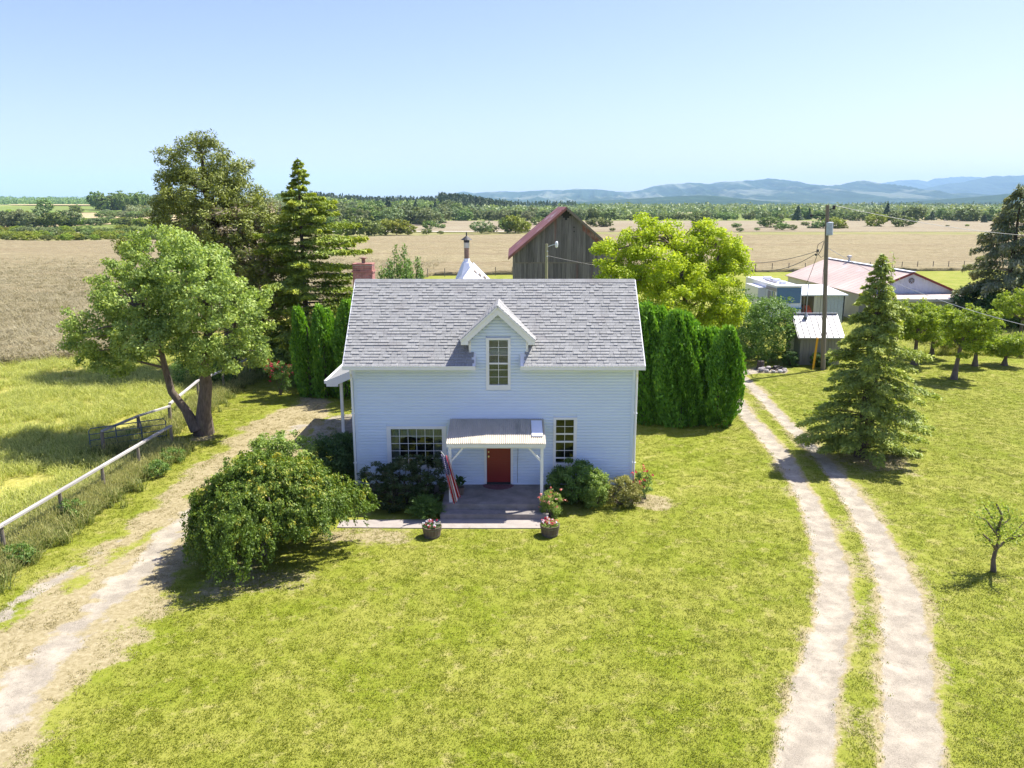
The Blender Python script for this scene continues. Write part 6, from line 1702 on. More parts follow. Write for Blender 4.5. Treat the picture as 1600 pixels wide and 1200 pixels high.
# weeping tree in the left foreground
wX, wY = -7.25, 21.9
root = tag(empty('weeping_tree', (wX, wY, 0)), 'large weeping dome shaped tree trailing to the ground in the left foreground', 'tree')
Ps = []; Ts = []; Ax = []
nst = 820
for k in range(nst):
    a = RNG.random() * 2 * pi
    nb_l = 21; a = (np.floor(a / (2 * pi) * nb_l) + 0.5 + 0.24 * RNG.normal()) / nb_l * 2 * pi + 0.25 * sin(k)
    q = RNG.random() ** 0.48
    lump = 1 + 0.12 * sin(3 * a + 1) + 0.10 * sin(7 * a) + 0.08 * RNG.normal()
    R = 2.28 * lump * (1.0 + 0.10 * cos(a - 0.2))
    r1 = R * q
    ztop = 2.68 * (1 - 0.45 * q ** 2.0) + 0.17 * RNG.normal() + 0.2 * sin(5 * a + 4 * q) * q
    dropz = 0.22 + 0.9 * RNG.random() ** 1.6 if q > 0.78 else ztop - (0.5 + 0.9 * RNG.random())
    if a > 5.2 or a < 0.4: dropz = max(dropz, 0.95 + 0.4 * RNG.random())
    L = max(0.3, ztop - dropz) + 0.5
    m_ = int(92 * L)
    s = np.sort(RNG.random(m_)) 
    s0 = 0.28
    # arch from inside out, then hang
    rr = np.where(s < s0, r1 * (0.72 + 0.28 * s / s0), r1 * (1 + 0.07 * (s - s0)))
    zz = np.where(s < s0, ztop - 0.14 * r1 * 0.2 + 0.12 * np.sin(s / s0 * pi / 2), ztop - (ztop - dropz) * ((s - s0) / (1 - s0)) ** 1.15 + 0.1)
    wob = 0.08 * np.sin(s * 9 + a * 20)
    aa = a + wob / max(r1, 0.4)
    P = np.stack([rr * np.cos(aa), rr * np.sin(aa), zz], 1) + RNG.normal(size=(m_, 3)) * 0.04
    P[:, 2] = np.maximum(P[:, 2], 0.04)
    ct = RNG.random()
    sunny = 0.3 * (cos(a - 0.4) * q > 0.25) 
    Ps.append(P); Ts.append(np.clip(0.28 + 0.30 * (ct - 0.5) + 0.15 * RNG.normal(size=m_) + 0.30 * (RNG.random() < 0.14) * (s < 0.5) + 0.12 * (s < s0), 0, 1))
    Ax.append(np.tile([cos(a) * 0.3, sin(a) * 0.3, -1.0], (m_, 1)) * 1.0)
P = np.vstack(Ps); A = np.vstack(Ax); T = np.concatenate(Ts)
NN = unit(P * np.array([1, 1, 0.4]) + np.array([0, 0, 0.6]))
link('crown', np_quads('crown', leaf_quads(P, 0.085, 0.042, NN, RNG, A + 0.5 * RNG.normal(size=A.shape), 0.7), T, M['lf_weep']), None, root)
mb = MB(); mb.tube([(0, 0, 0), (0.1, 0, 1.0), (0.0, 0.1, 2.0), (0, 0, 2.6)], [0.2, 0.15, 0.12, 0.07], 8, cap=False); mb.build('trunk', M['barkdark'], root)
mb = MB()
for k in range(26):
    a = k * 2.4; q = 0.5 + 0.4 * RNG.random(); mb.tube([(0, 0, 1.6 + 0.03 * k), (0.9 * q * cos(a), 0.9 * q * sin(a), 2.45), (1.8 * q * cos(a), 1.8 * q * sin(a), 2.15), (2.1 * q * cos(a), 2.1 * q * sin(a), 1.4)], [0.05, 0.035, 0.02, 0.008], 5, cap=False)
mb.build('limbs', M['barkdark'], root)

# foundation planting
shrub('shrub', (-7.6, 25.8), 1.3, 2.75, 15000, 0.10, 'lf_lime', 'light green leafy bush behind the weeping tree', nclump=300, clump=0.2)
shrub('shrub', (-6.35, 27.6), 0.95, 2.1, 9000, 0.10, 'lf_dark', 'dark green bush against the left corner of the house', nclump=220, clump=0.2)
shrub('shrub', (-6.2, 29.3), 0.7, 1.7, 5000, 0.10, 'lf_dark', 'dark bush along the left side wall of the house', nclump=150, clump=0.18)
rl = [(-4.55, 25.9, 0.8, 0.75, 0.6, 0.7), (-3.6, 25.7, 0.9, 0.9, 0.7, 0.9), (-2.9, 25.9, 0.95, 0.75, 0.65, 0.85), (-4.0, 25.3, 0.5, 0.8, 0.45, 0.5), (-3.1, 26.2, 1.15, 0.5, 0.4, 0.55), (-2.75, 25.5, 0.7, 0.5, 0.5, 0.6), (-4.4, 26.3, 1.0, 0.5, 0.3, 0.3)]
rX, rY = -3.6, 25.8
root = tag(empty('rhododendron', (rX, rY, 0)), 'large dark rhododendron in front of the big window', 'shrub')
P, tint, nrm, C = lobes_points([(a - rX, b - rY, c, d, e, f) for a, b, c, d, e, f in rl], 1, 420, 0.1, RNG, 0.7)
k = 26; Cq = np.repeat(C, k, 0); n = len(Cq)
dirs = unit(RNG.normal(size=(n, 3)) * np.array([1, 1, 0.45]) + np.array([0, -0.1, -0.1]))
Pq = Cq + dirs * 0.085; Pq[:, 2] = np.maximum(Pq[:, 2], 0.05)
link('foliage', np_quads('foliage', leaf_quads(Pq, 0.15, 0.045, np.tile([0, 0, 1.0], (n, 1)), RNG, dirs, 0.35), np.clip(0.35 + 0.5 * (np.repeat(RNG.random(len(C)), k) - 0.5) + 0.25 * RNG.normal(size=n) * 0.6, 0, 1), M['lf_rhod']), None, root)
mb = MB(); limbs(mb, None, [(0, 0, 0.05), (-0.4, 0, 0.05), (0.4, 0, 0.05)], C[RNG.integers(0, len(C), 40)] * 0.92, 0.03); mb.build('stem', M['barkdark'], root)
# fountain-like juniper
root = tag(empty('juniper', (-2.85, 24.75, 0)), 'low arching fine leaved shrub left of the porch steps', 'shrub')
n = 420; Ps = []; Ax = []
for k in range(n):
    a = RNG.random() * 6.28; el = 0.35 + 1.1 * RNG.random(); L = 0.55 + 0.25 * RNG.random()
    s = RNG.random(34); 
    rr = 0.88 * L * np.cos(el) * s * 1.25; zz = 0.12 + L * np.sin(el) * s * 1.3 - 0.42 * L * s ** 2
    P = np.stack([rr * cos(a), rr * sin(a) * 0.8, np.maximum(zz, 0.03)], 1) + RNG.normal(size=(34, 3)) * 0.018
    Ps.append(P); Ax.append(np.tile([cos(a) * cos(el), sin(a) * cos(el), sin(el) - 0.5], (34, 1)))
P = np.vstack(Ps); A = np.vstack(Ax)
link('foliage', np_quads('foliage', leaf_quads(P, 0.085, 0.016, P * 0 + [0, 0, 1.], RNG, A + 0.25 * RNG.normal(size=A.shape)), np.clip(RNG.random(len(P)) * 0.7, 0, 1), M['lf_mid']), None, root)
shrub('shrub', (2.15, 26.1), 0.95, 1.55, 13000, 0.075, 'lf_mid', 'round green bush below the narrow right window', nclump=300, clump=0.16)
shrub('shrub', (2.85, 25.75), 0.62, 1.35, 8000, 0.07, 'lf_lime', 'lighter green upright bush merging with the round bush right of the porch', nclump=180, clump=0.13)
shrub('shrub', (3.75, 25.95), 0.68, 1.05, 4600, 0.07, 'lf_olive', 'sparse olive bush near the right corner of the house', nclump=120, clump=0.15, stems=14)
shrub('rose_bush', (1.32, 24.75), 0.40, 0.95, 3200, 0.06, 'lf_lime', 'coral flowering rose bush at the right end of the steps', nclump=90, clump=0.12, flowers=('fl_coral', 34, 0.055))
shrub('rose_bush', (4.62, 26.5), 0.34, 1.05, 1800, 0.06, 'lf_mid', 'pink and red rose bush at the right corner of the house', nclump=60, clump=0.12, flowers=('fl_red', 22, 0.07))
shrub('rose_bush', (at(438, 617)[0], at(438, 617)[1]), 0.75, 1.9, 2600, 0.075, 'lf_mid', 'tall bare stemmed rose bush with deep red blooms left of the arborvitae', nclump=90, clump=0.2, flowers=('fl_red', 36, 0.09), stems=16, lob=[(0, 0, 1.35, 0.72, 0.6, 0.45), (-0.3, 0, 1.5, 0.4, 0.4, 0.3), (0.2, 0, 0.7, 0.35, 0.35, 0.4)])
shrub('rose_bush', (at(461, 608)[0], at(461, 608)[1] + 0.4), 0.5, 1.5, 2200, 0.075, 'lf_mid', 'smaller red rose bush touching the leftmost arborvitae', nclump=70, clump=0.18, flowers=('fl_red', 22, 0.1), stems=10)
shrub('shrub', (-15.0, 48.5), 2.2, 3.3, 9000, 0.15, 'lf_lime', 'light green bush in front of the pine foot', nclump=220, clump=0.4)
shrub('shrub', (-12.8, 46.5), 1.5, 2.6, 6000, 0.14, 'lf_lime', 'pale yellow green bush between the apple tree and the arborvitae', nclump=150, clump=0.35)
shrub('shrub', (-17.5, 44.5), 1.7, 2.3, 6000, 0.14, 'lf_mid', 'green bush behind the apple trunks near the fence end', nclump=150, clump=0.35)
# potted plant by the left post
root = tag(empty('potted_plant', (-1.78, 25.9, 0.38)), 'dark broad leaved plant standing behind the left porch post', 'plant')
MB().lathe([(0.0, 0), (0.11, 0), (0.15, 0.26), (0.13, 0.26), (0.12, 0.2), (0, 0.2)], 0, 0, 14).build('pot', M['barrel'], root)
a = RNG.random(40) * 6.28; A = np.stack([np.cos(a) * 0.5, np.sin(a) * 0.5, 0.6 + RNG.random(40)], 1); P = A * 0.22 + [0, 0, 0.25]
link('foliage', np_quads('foliage', leaf_quads(P, 0.3, 0.09, A[:, [1, 0, 2]], RNG, A), RNG.random(40) * 0.5, M['lf_dark']), None, root)

# ================================================================== FAR TREES (things) AND FAR FOREST (stuff)
def hit(px, py, ymin=120):
    """where the ray through a photo point meets the terrain"""
    up = (600 - py) / FPX; r = (px - 800) / FPX
    dy = cos(PITCH) + up * sin(PITCH); dz = up * cos(PITCH) - sin(PITCH)
    Y = np.geomspace(ymin, 6000, 900); X = r / dy * Y; Z = CAM_H + dz / dy * Y
    d = Z - hgt(X, Y)
    i = np.argmax(d < 0)
    if d[i] >= 0: i = len(Y) - 1
    return float(X[i]), float(Y[i]), float(hgt(X[i], Y[i]))
PROTO = {}
def proto_tree(key, lob, n, leaf, clump, nclump, mat, trunk=True, cone=False, wide=1.0):
    Q = None
    if cone:
        k = n; t = RNG.random(k) ** 1.3; a = RNG.random(k) * 6.28
        rr = 0.19 * wide * (1 - t) ** 0.8 * (0.75 + 0.35 * RNG.random(k)) * (1 + 0.15 * np.sin(t * 40 + a))
        P = np.stack([rr * np.cos(a), rr * np.sin(a), 0.05 + 0.95 * t], 1)
        N = np.stack([np.cos(a), np.sin(a), np.full(k, 0.7)], 1)
        Q = leaf_quads(P, leaf, leaf * 0.5, N, RNG, np.stack([np.cos(a), np.sin(a), -0.5 + 0 * a], 1)); T = np.clip(0.5 + 0.25 * RNG.normal(size=k), 0, 1)
    else:
        P, T, N, C = lobes_points(lob, n, nclump, clump, RNG, 0.6)
        Q = leaf_quads(P, leaf, leaf * 0.75, N)
    cm = np_quads('crown', Q, T, M[mat])
    tb = MB(); tb.tube([(0, 0, -0.02), (0, 0, 0.4)], [0.022, 0.012], 5, cap=False)
    PROTO[key] = (cm, tb.mesh('trunk', M['barkdark']))
def lobset(s):
    r = np.random.default_rng(s); out = [(0, 0, 0.50, 0.34, 0.34, 0.48)]
    for k in range(7):
        a = k * 0.9 + r.random(); q = 0.26
        out.append((q * cos(a), q * sin(a), 0.2 + 0.52 * r.random(), 0.2, 0.2, 0.22))
    return out
def bushset(s):
    r = np.random.default_rng(s); out = [(0, 0, 0.45, 0.45, 0.45, 0.45)]
    for k in range(6):
        a = k * 1.05 + r.random(); q = 0.42
        out.append((q * cos(a), q * sin(a), 0.30 + 0.25 * r.random(), 0.27, 0.27, 0.28))
    return out
for kk, mt in (('A', 'lf_farA'), ('B', 'lf_farB'), ('C', 'lf_farC')):
    for v in (0, 1):
        proto_tree(kk + str(v), lobset(ord(kk) + v), 2600, 0.07, 0.085, 150, mt)
        proto_tree(kk + 'b' + str(v), bushset(ord(kk) + v + 9), 2600, 0.08, 0.10, 150, mt)
proto_tree('D0', None, 900, 0.085, 0, 0, 'lf_farD', cone=True)
proto_tree('D1', None, 900, 0.10, 0, 0, 'lf_farD', cone=True, wide=1.5)
def far_tree(px, py, hpx, kind, label, group, wf=1.0, cat='tree', seed=0):
    x, y, z = hit(px, py)
    s = hpx * y * 1.01 / FPX
    key = kind if kind in PROTO else kind + str(seed % 2)
    cm, tm = PROTO[key]
    r = empty('tree' if cat == 'tree' else 'bush', (x, y, z - 0.03 * s), (seed * 1.7) % 6.28)
    r.name = {'A': 'broadleaf_tree', 'B': 'broadleaf_tree', 'C': 'willow_tree', 'D': 'conifer_tree'}[kind[0]] if cat == 'tree' else 'hedgerow_bush'
    r.scale = (s * wf, s * wf, s)
    tag(r, label, cat, group)
    link('crown', cm, None, r)
    link('trunk', tm, None, r)
    return r
# prominent single trees
singles = [
 (70, 332, 24, 'A', 1.25, 'dark leaning round tree on the left skyline, left of the pale hill field'), (119, 338, 19, 'A', 1.3, 'dark round tree on the left hill below the pale hill field'),
 (98, 341, 9, 'Ab', 1.5, 'small dark bush beside the round tree on the left hill'),
 (607, 341, 31, 'D', 1.1, 'tall pointed conifer standing above the willows left of the barn'), (637, 336, 24, 'D', 1.4, 'broad conifer top on the skyline left of the barn'),
 (562, 369, 36, 'Ab', 1.25, 'large dark bushy tree at the crop edge right of the spruce'), (540, 368, 27, 'Bb', 1.2, 'yellow green bush between the spruce and the large bushy tree'),
 (585, 368, 24, 'Ab', 1.2, 'green bush right of the large bushy tree at the crop edge'), (603, 366, 26, 'Bb', 1.2, 'bright yellow green bush at the crop edge, leftmost of the bright ones'), (620, 366, 27, 'Bb', 1.2, 'tall bright yellow green bush at the crop edge'), (637, 366, 19, 'Bb', 1.2, 'smaller bright bush at the right end of the bright clump'),
 (612, 358, 38, 'C', 1.2, 'pale green tall tree behind the bright bushes'),
 (671, 358, 15, 'Ab', 1.2, 'green bush on the far verge left of the flue pipe'), (667, 366, 10, 'Ab', 1.3, 'small dark bush below the far verge bush'), (688, 366, 6, 'Ab', 1.5, 'tiny bush on the green strip left of the flue pipe'), (688, 357, 9, 'Ab', 1.4, 'low bush right of the far verge bush'),
 (753, 364, 21, 'Cb', 1.3, 'grey green round bush at the crop edge right of the flue pipe'), (768, 363, 14, 'Cb', 1.2, 'small bush joining the round bush at the crop edge'), (792, 363, 25, 'Ab', 1.1, 'dark bush at the crop edge left of the barn'), (805, 363, 31, 'Bb', 1.15, 'yellow topped bush just left of the barn roof'), (816, 362, 20, 'Bb', 1.1, 'yellow green bush touching the barn roof line'),
 (842, 352, 16, 'Ab', 1.2, 'bush showing behind the left slope of the barn roof'), (770, 344, 20, 'A', 1.0, 'dark round tree in the row behind the yellow topped bush'),
 (932, 355, 17, 'Ab', 1.5, 'dark bush right of the barn gable'), (948, 355, 12, 'Ab', 1.3, 'low dark bush near the yellow green tree top left'), (957, 361, 6, 'Ab', 1.3, 'tiny bush right of the barn gable'),
 (1092, 355, 23, 'A', 1.25, 'single round dark tree in the far field above the yellow green tree'), (1150, 356, 9, 'Ab', 1.4, 'small dark bush beyond the yellow green tree'), (1156, 362, 7, 'Ab', 1.3, 'small dark bush nearer, beyond the yellow green tree'), (1183, 360, 5, 'Ab', 1.5, 'tiny bush on the verge right of the yellow green tree'),
 (1203, 356, 20, 'Ab', 1.5, 'large dark bush in the far field left of the utility pole'), (1221, 359, 13, 'Ab', 1.4, 'grey green bush right of the large dark bush'), (1238, 359, 9, 'Ab', 1.3, 'small dark bush left of the utility pole'),
 (1258, 353, 8, 'Ab', 1.3, 'low bush on the verge just left of the utility pole'), (1268, 357, 5, 'Cb', 2.2, 'flat pale bush below the verge left of the utility pole'),
 (1282, 357, 15, 'Ab', 1.4, 'dark bush directly left of the transformer'), (1302, 357, 20, 'Bb', 1.4, 'yellow green bush right of the transformer'), (1316, 357, 12, 'Bb', 1.2, 'smaller yellow green bush at the right of the transformer bush'),
 (1368, 354, 24, 'Bb', 1.15, 'rounded yellow green bush in the far field right of the pole'), (1412, 355, 20, 'Ab', 1.35, 'dark bush with bright top, second in the far field right of the pole'),
 (1385, 345, 27, 'D', 1.5, 'tall dark conifer at the far tree line right of the pole'), (1246, 344, 22, 'D', 1.3, 'dark conifer beside the tiny white farm building'), (1264, 343, 18, 'D', 1.1, 'small dark conifer left of the utility pole top'), (1216, 342, 12, 'D', 1.2, 'short dark conifer left of the white farm building'), (1252, 342, 17, 'B', 1.4, 'rounded yellow green tree between the two far conifers'),
 (1430, 345, 24, 'A', 1.5, 'large dark tree at the far tree line above the metal barn'), (1510, 346, 26, 'A', 1.6, 'large dark tree by the far white house'), (1538, 348, 12, 'D', 1.4, 'short blue green conifer near the drooping cedar'), (1552, 346, 24, 'A', 1.3, 'dark tree beside the drooping cedar tip'),
 (1480, 354, 3, 'Ab', 1.6, 'tiny bush alone in the far right field'), (1511, 354, 4, 'Bb', 1.3, 'tiny bush in the far right field near the cedar'), (1182, 342, 16, 'C', 1.4, 'pale tree at the far tree line above the yellow green tree'),
 (818, 332, 15, 'D', 0.8, 'slim conifer on the skyline left of the barn ridge'), (832, 330, 13, 'D', 1.2, 'broad conifer on the skyline left of the barn ridge'), (855, 330, 17, 'D', 1.3, 'dark conifer clump rising behind the barn roof'), (864, 330, 14, 'D', 1.2, 'second dark conifer rising behind the barn roof')]
for i, (px, py, h_, kd, wf, lb) in enumerate(singles):
    far_tree(px, py, h_, kd, lb, None, wf, 'tree' if len(kd) == 1 else 'bush', i)
zones = [
 # px0, px1, base0, base1, n, h0, h1, kinds, wf, label, group, cat
 (-10, 262, 370, 377, 34, 9, 15, ['Bb', 'Ab', 'Bb'], 1.35, '{} bush along the far left crop edge', 'bushes along the far left crop edge', 'bush'),
 (-10, 262, 360, 367, 26, 8, 13, ['Bb', 'Ab', 'Cb'], 1.4, '{} bush in the second row behind the left crop edge', 'bushes behind the far left crop edge', 'bush'),
 (-10, 110, 353, 357, 14, 22, 31, ['A', 'C', 'A'], 1.35, '{} tall tree behind the road at the left edge', 'tall trees behind the road at the left edge', 'tree'),
 (105, 262, 347, 355, 20, 8, 16, ['Bb', 'Cb', 'Ab'], 1.4, '{} bush below the dry hillside', 'bushes below the dry hillside', 'bush'),
 (-10, 60, 343, 347, 7, 12, 18, ['A', 'B'], 1.4, '{} tree on the far left slope', 'trees on the left slope', 'tree'),
 (150, 262, 327, 331, 15, 24, 31, ['A'], 1.0, '{} tall tree of the left hilltop wood', 'wood on the left hilltop', 'tree'),
 (155, 262, 334, 343, 14, 9, 14, ['Ab', 'Cb'], 1.4, '{} bush in front of the left hilltop wood', 'bushes in front of the hilltop wood', 'bush'),
 (430, 540, 358, 366, 10, 24, 34, ['A', 'C', 'B'], 1.2, '{} tree seen between pine and spruce', 'trees beyond the spruce', 'tree'),
 (500, 700, 347, 355, 20, 24, 32, ['C', 'C', 'A'], 1.3, '{} tree of the belt left of the flue pipe', 'willow belt left of the flue pipe', 'tree'),
 (440, 720, 337, 343, 26, 20, 27, ['A', 'A', 'C', 'D'], 1.25, '{} tree on the wooded slope left of the barn', 'trees on the wooded slope', 'tree'),
 (700, 955, 343.6, 345.5, 24, 15, 21, ['C', 'A', 'C'], 1.35, '{} tree in the far row behind the barn', 'tree row behind the far field near the barn', 'tree'),
 (955, 1240, 342.5, 344.5, 24, 9, 17, ['C', 'A', 'A', 'Ab'], 1.5, '{} tree in the far row between barn and pole', 'far tree row between barn and pole', 'tree'),
 (1240, 1610, 342.8, 346, 34, 11, 21, ['A', 'A', 'C', 'D'], 1.45, '{} tree in the far row right of the pole', 'far tree row right of the pole', 'tree')]
def ORD(k, n):
    names = ['', 'leftmost', 'second', 'third', 'fourth', 'fifth', 'sixth', 'seventh', 'eighth', 'ninth', 'tenth', 'eleventh', 'twelfth', 'thirteenth', 'fourteenth', 'fifteenth', 'sixteenth', 'seventeenth', 'eighteenth', 'nineteenth', 'twentieth']
    if k == n: return 'rightmost'
    if k <= (n + 1) // 2: return names[k] + (' from left' if k > 1 else '')
    return names[n - k + 1] + ' from right'
q = 0
for (x0, x1, b0, b1, n, h0, h1, kinds, wf, lb, grp, cat) in zones:
    for i in range(n):
        px = x0 + (x1 - x0) * (i + 0.15 + 0.7 * rnd.random()) / n
        kd = kinds[rnd.randrange(len(kinds))]
        adj = {'A': 'dark green', 'B': 'yellow green', 'C': 'pale green', 'D': 'pointed dark'}[kd[0]]
        hh = rnd.uniform(h0, h1)
        far_tree(px, rnd.uniform(b0, b1), hh, kd, lb.format('%s %s' % (ORD(i + 1, n), adj)), grp, wf * rnd.uniform(0.85, 1.15), cat, q); q += 1

def forest(name, pts, heights, conif, mat, per=34):
    n = len(pts)
    rep = lambda A: np.repeat(A, per, 0)
    c = rep(pts); h = np.repeat(heights, per); k = n * per
    if conif:
        t = RNG.random(k) ** 1.2; a = RNG.random(k) * 6.28; rr = h * 0.17 * (1 - t) * (0.7 + 0.4 * RNG.random(k))
        P = c + np.stack([rr * np.cos(a), rr * np.sin(a), h * (0.08 + 0.92 * t)], 1); N = np.stack([np.cos(a), np.sin(a), 0.8 + 0 * a], 1)
        Q = leaf_quads(P, h * 0.17, h * 0.10, N)
    else:
        d = rand_dirs(k); r = RNG.random(k) ** 0.35
        P = c + d * r[:, None] * np.stack([h * 0.42, h * 0.42, h * 0.42], 1) + np.stack([0 * h, 0 * h, h * 0.55], 1)
        Q = leaf_quads(P, h * 0.22, h * 0.17, unit(d + [0, 0, 0.4]))
    T = np.clip(np.repeat(RNG.random(n), per) * 0.6 + 0.2 + 0.12 * RNG.normal(size=k), 0, 1)
    tag(link(name, np_quads(name, Q, T, M[mat])), kind='stuff')
def fpts(px0, px1, y0, y1, n, bias=1.0, exclude=None):
    px = px0 + (px1 - px0) * RNG.random(n)
    Y = y0 + (y1 - y0) * RNG.random(n) ** bias
    X = (px - 800) / FPX * Y * 0.972
    return np.stack([X, Y, hgt(X, Y) - 0.3], 1)
p = fpts(440, 730, 1150, 1900, 1500); forest('conifer_plantation', p, 13 + 5 * RNG.random(len(p)), True, 'lf_farD', 40)
p = fpts(685, 800, 900, 1250, 420); p[:, 2] += 7.5 * sstep(800, 690, (p[:, 0] / p[:, 1] / 0.972) * FPX + 800)[:]; forest('conifer_plantation', p, 12 + 4 * RNG.random(len(p)), True, 'lf_farD', 46)
p = fpts(780, 900, 1300, 2100, 300); forest('conifer_plantation', p, 15 + 5 * RNG.random(len(p)), True, 'lf_farD', 30)
p = fpts(430, 720, 800, 1150, 420); forest('far_broadleaf_wood', p, 10 + 5 * RNG.random(len(p)), False, 'lf_farA', 46)
p = fpts(700, 1620, 620, 1500, 1100, 0.8); forest('far_broadleaf_wood', p, 8 + 5 * RNG.random(len(p)), False, 'lf_farC', 34)
p = fpts(880, 1650, 1500, 4200, 2200, 0.9); forest('far_valley_wood', p, 12 + 8 * RNG.random(len(p)), False, 'lf_farA', 26)
p = fpts(1330, 1650, 1800, 3800, 700, 0.9); p[:, 2] += 4; forest('far_conifer_wood', p, 11 + 7 * RNG.random(len(p)), True, 'lf_farD', 26)
p = fpts(-30, 270, 1500, 2800, 1300, 0.9); forest('left_skyline_wood', p, 9 + 6 * RNG.random(len(p)), False, 'lf_farA', 26)
p = fpts(190, 440, 560, 900, 380); forest('hedge_belt', p, 5 + 4 * RNG.random(len(p)), False, 'lf_farC', 40)

# ================================================================== GRASS (stuff)
def tuft_mesh(name, nb, h, w, spread, lean, mat, seed, heads=False):
    r = np.random.default_rng(seed)
    P = []; T = []
    for k in range(nb):
        a = r.random() * 6.28; ro = spread * sqrt(r.random()); x, y = ro * cos(a), ro * sin(a)
        hh = h * (0.55 + 0.6 * r.random()); la = r.random() * 6.28; ll_ = lean * r.random() * hh
        sd = np.array([cos(la + 1.57), sin(la + 1.57), 0]) * w * 0.5
        b = np.array([x, y, -0.01]); m_ = b + [ll_ * 0.35 * cos(la), ll_ * 0.35 * sin(la), hh * 0.6]; e = b + [ll_ * cos(la), ll_ * sin(la), hh * (1 - 0.3 * lean * r.random())]
        t = r.random()
        P.append([b - sd, b + sd, m_ + sd * 0.8, m_ - sd * 0.8]); T.append(t)
        P.append([m_ - sd * 0.8, m_ + sd * 0.8, e + sd * 0.1, e - sd * 0.1]); T.append(t)
        if heads and r.random() < 0.45:
            P.append([e - sd * 0.6, e + sd * 1.2 + [0, 0, 0.03], e + [0.02 * cos(la), 0.02 * sin(la), 0.12 * h / 0.5], e - sd * 1.2 + [0, 0, 0.05]]); T.append(0.9 + 0.1 * r.random())
    return np_quads(name, np.array(P), T, M[mat])
def scatter(name, pts, tufts, smin, smax, zs=None):
    n = len(pts); pick = RNG.integers(0, len(tufts), n)
    for vi, tm in enumerate(tufts):
        P = pts[pick == vi]
        me = bpy.data.meshes.new(name)
        me.vertices.add(len(P)); me.vertices.foreach_set('co', P.astype(np.float32).ravel())
        rot = np.stack([0.12 * RNG.normal(size=len(P)), 0.12 * RNG.normal(size=len(P)), RNG.random(len(P)) * 6.28], 1).astype(np.float32)
        sc = (smin + (smax - smin) * RNG.random(len(P))).astype(np.float32)
        a = me.attributes.new('rot', 'FLOAT_VECTOR', 'POINT'); a.data.foreach_set('vector', rot.ravel())
        a = me.attributes.new('sc', 'FLOAT', 'POINT'); a.data.foreach_set('value', sc)
        o = link(name, me); o['kind'] = 'stuff'
        src = bpy.data.objects.new(name + '_blade_tuft', tm)
        ng = bpy.data.node_groups.new(name, 'GeometryNodeTree')
        ng.interface.new_socket('Geometry', in_out='INPUT', socket_type='NodeSocketGeometry')
        ng.interface.new_socket('Geometry', in_out='OUTPUT', socket_type='NodeSocketGeometry')
        gi = ng.nodes.new('NodeGroupInput'); go = ng.nodes.new('NodeGroupOutput')
        ip = ng.nodes.new('GeometryNodeInstanceOnPoints'); oi = ng.nodes.new('GeometryNodeObjectInfo'); oi.inputs['Object'].default_value = src
        na = ng.nodes.new('GeometryNodeInputNamedAttribute'); na.data_type = 'FLOAT_VECTOR'; na.inputs['Name'].default_value = 'rot'
        nb_ = ng.nodes.new('GeometryNodeInputNamedAttribute'); nb_.data_type = 'FLOAT'; nb_.inputs['Name'].default_value = 'sc'
        ng.links.new(gi.outputs[0], ip.inputs['Points']); ng.links.new(oi.outputs['Geometry'], ip.inputs['Instance'])
        ng.links.new(na.outputs['Attribute'], ip.inputs['Rotation']); ng.links.new(nb_.outputs['Attribute'], ip.inputs['Scale'])
        ng.links.new(ip.outputs[0], go.inputs[0])
        md = o.modifiers.new('tufts', 'NODES'); md.node_group = ng
def sample_grid(A, X, Y):
    i = np.clip(np.searchsorted(ys, Y) - 1, 0, len(ys) - 1); j = np.clip(((X - xs[0]) / 0.22).astype(int), 0, len(xs) - 1)
    return A[i, j]
def in_view(X, Y, m=1.06):
    return np.abs(X) < (800 / FPX) * (Y * 0.976 + CAM_H * 0.218) * m
def pool(n, x0, x1, y0, y1, bias=1.0):
    Y = y0 + (y1 - y0) * RNG.random(n) ** bias
    X = x0 + (x1 - x0) * RNG.random(n)
    k = in_view(X, Y); return X[k], Y[k]
def not_built(X, Y):
    k = ~((X > -5.6) & (X < 4.4) & (Y > 26.8) & (Y < 38.5)) & ~((X > -5.7) & (X < 1.3) & (Y > 23.75) & (Y < 26.9)) & ~((X > -8) & (X < -4) & (Y > 33) & (Y < 38.5))
    k &= ~((X > sx0 - 0.1) & (X < sx1 + 0.1) & (Y > SY) & (Y < SY + 2.7))
    return k
# mown lawn
X, Y = pool(330000, -24, 46, 11.5, 62, 1.35)
kf = RNG.random(len(X)) > sstep(40, 62, Y)
X, Y = X[kf], Y[kf]
cl = fbm(X * 1.2, Y * 1.2, 3)
k = (sample_grid(dtrk, X, Y) > 0.05 + 0.25 * RNG.random(len(X))) & (sample_grid(ddrv, X, Y) > -0.3 + 1.2 * RNG.random(len(X)) ** 2) & (meadow_mask(X, Y) < 0) & not_built(X, Y) & (sample_grid(straw, X, Y) < RNG.random(len(X)) * 1.2)
X, Y = X[k], Y[k]
lt_ = [tuft_mesh('lawn_tuft', 18, 0.036, 0.010, 0.13, 1.5, 'grass', s) for s in range(6)]
scatter('lawn_grass', np.stack([X, Y, sample_grid(GZ, X, Y)], 1), lt_, 0.7, 1.35)
dt_ = [tuft_mesh('dry_tuft', 14, 0.05, 0.012, 0.12, 1.3, 'drygrass', 70 + s) for s in range(3)]
X, Y = pool(60000, -24, 18, 11.5, 45, 1.3)
k = (sample_grid(straw, X, Y) > 0.15 + 0.6 * RNG.random(len(X))) & (sample_grid(gravel, X, Y) < 0.5 * RNG.random(len(X))) & (meadow_mask(X, Y) < 0) & not_built(X, Y) & (fbm(X * 1.5, Y * 1.5, 3) > 0.42)
scatter('dry_grass', np.stack([X[k], Y[k], sample_grid(GZ, X[k], Y[k])], 1), dt_, 0.5, 1.3)
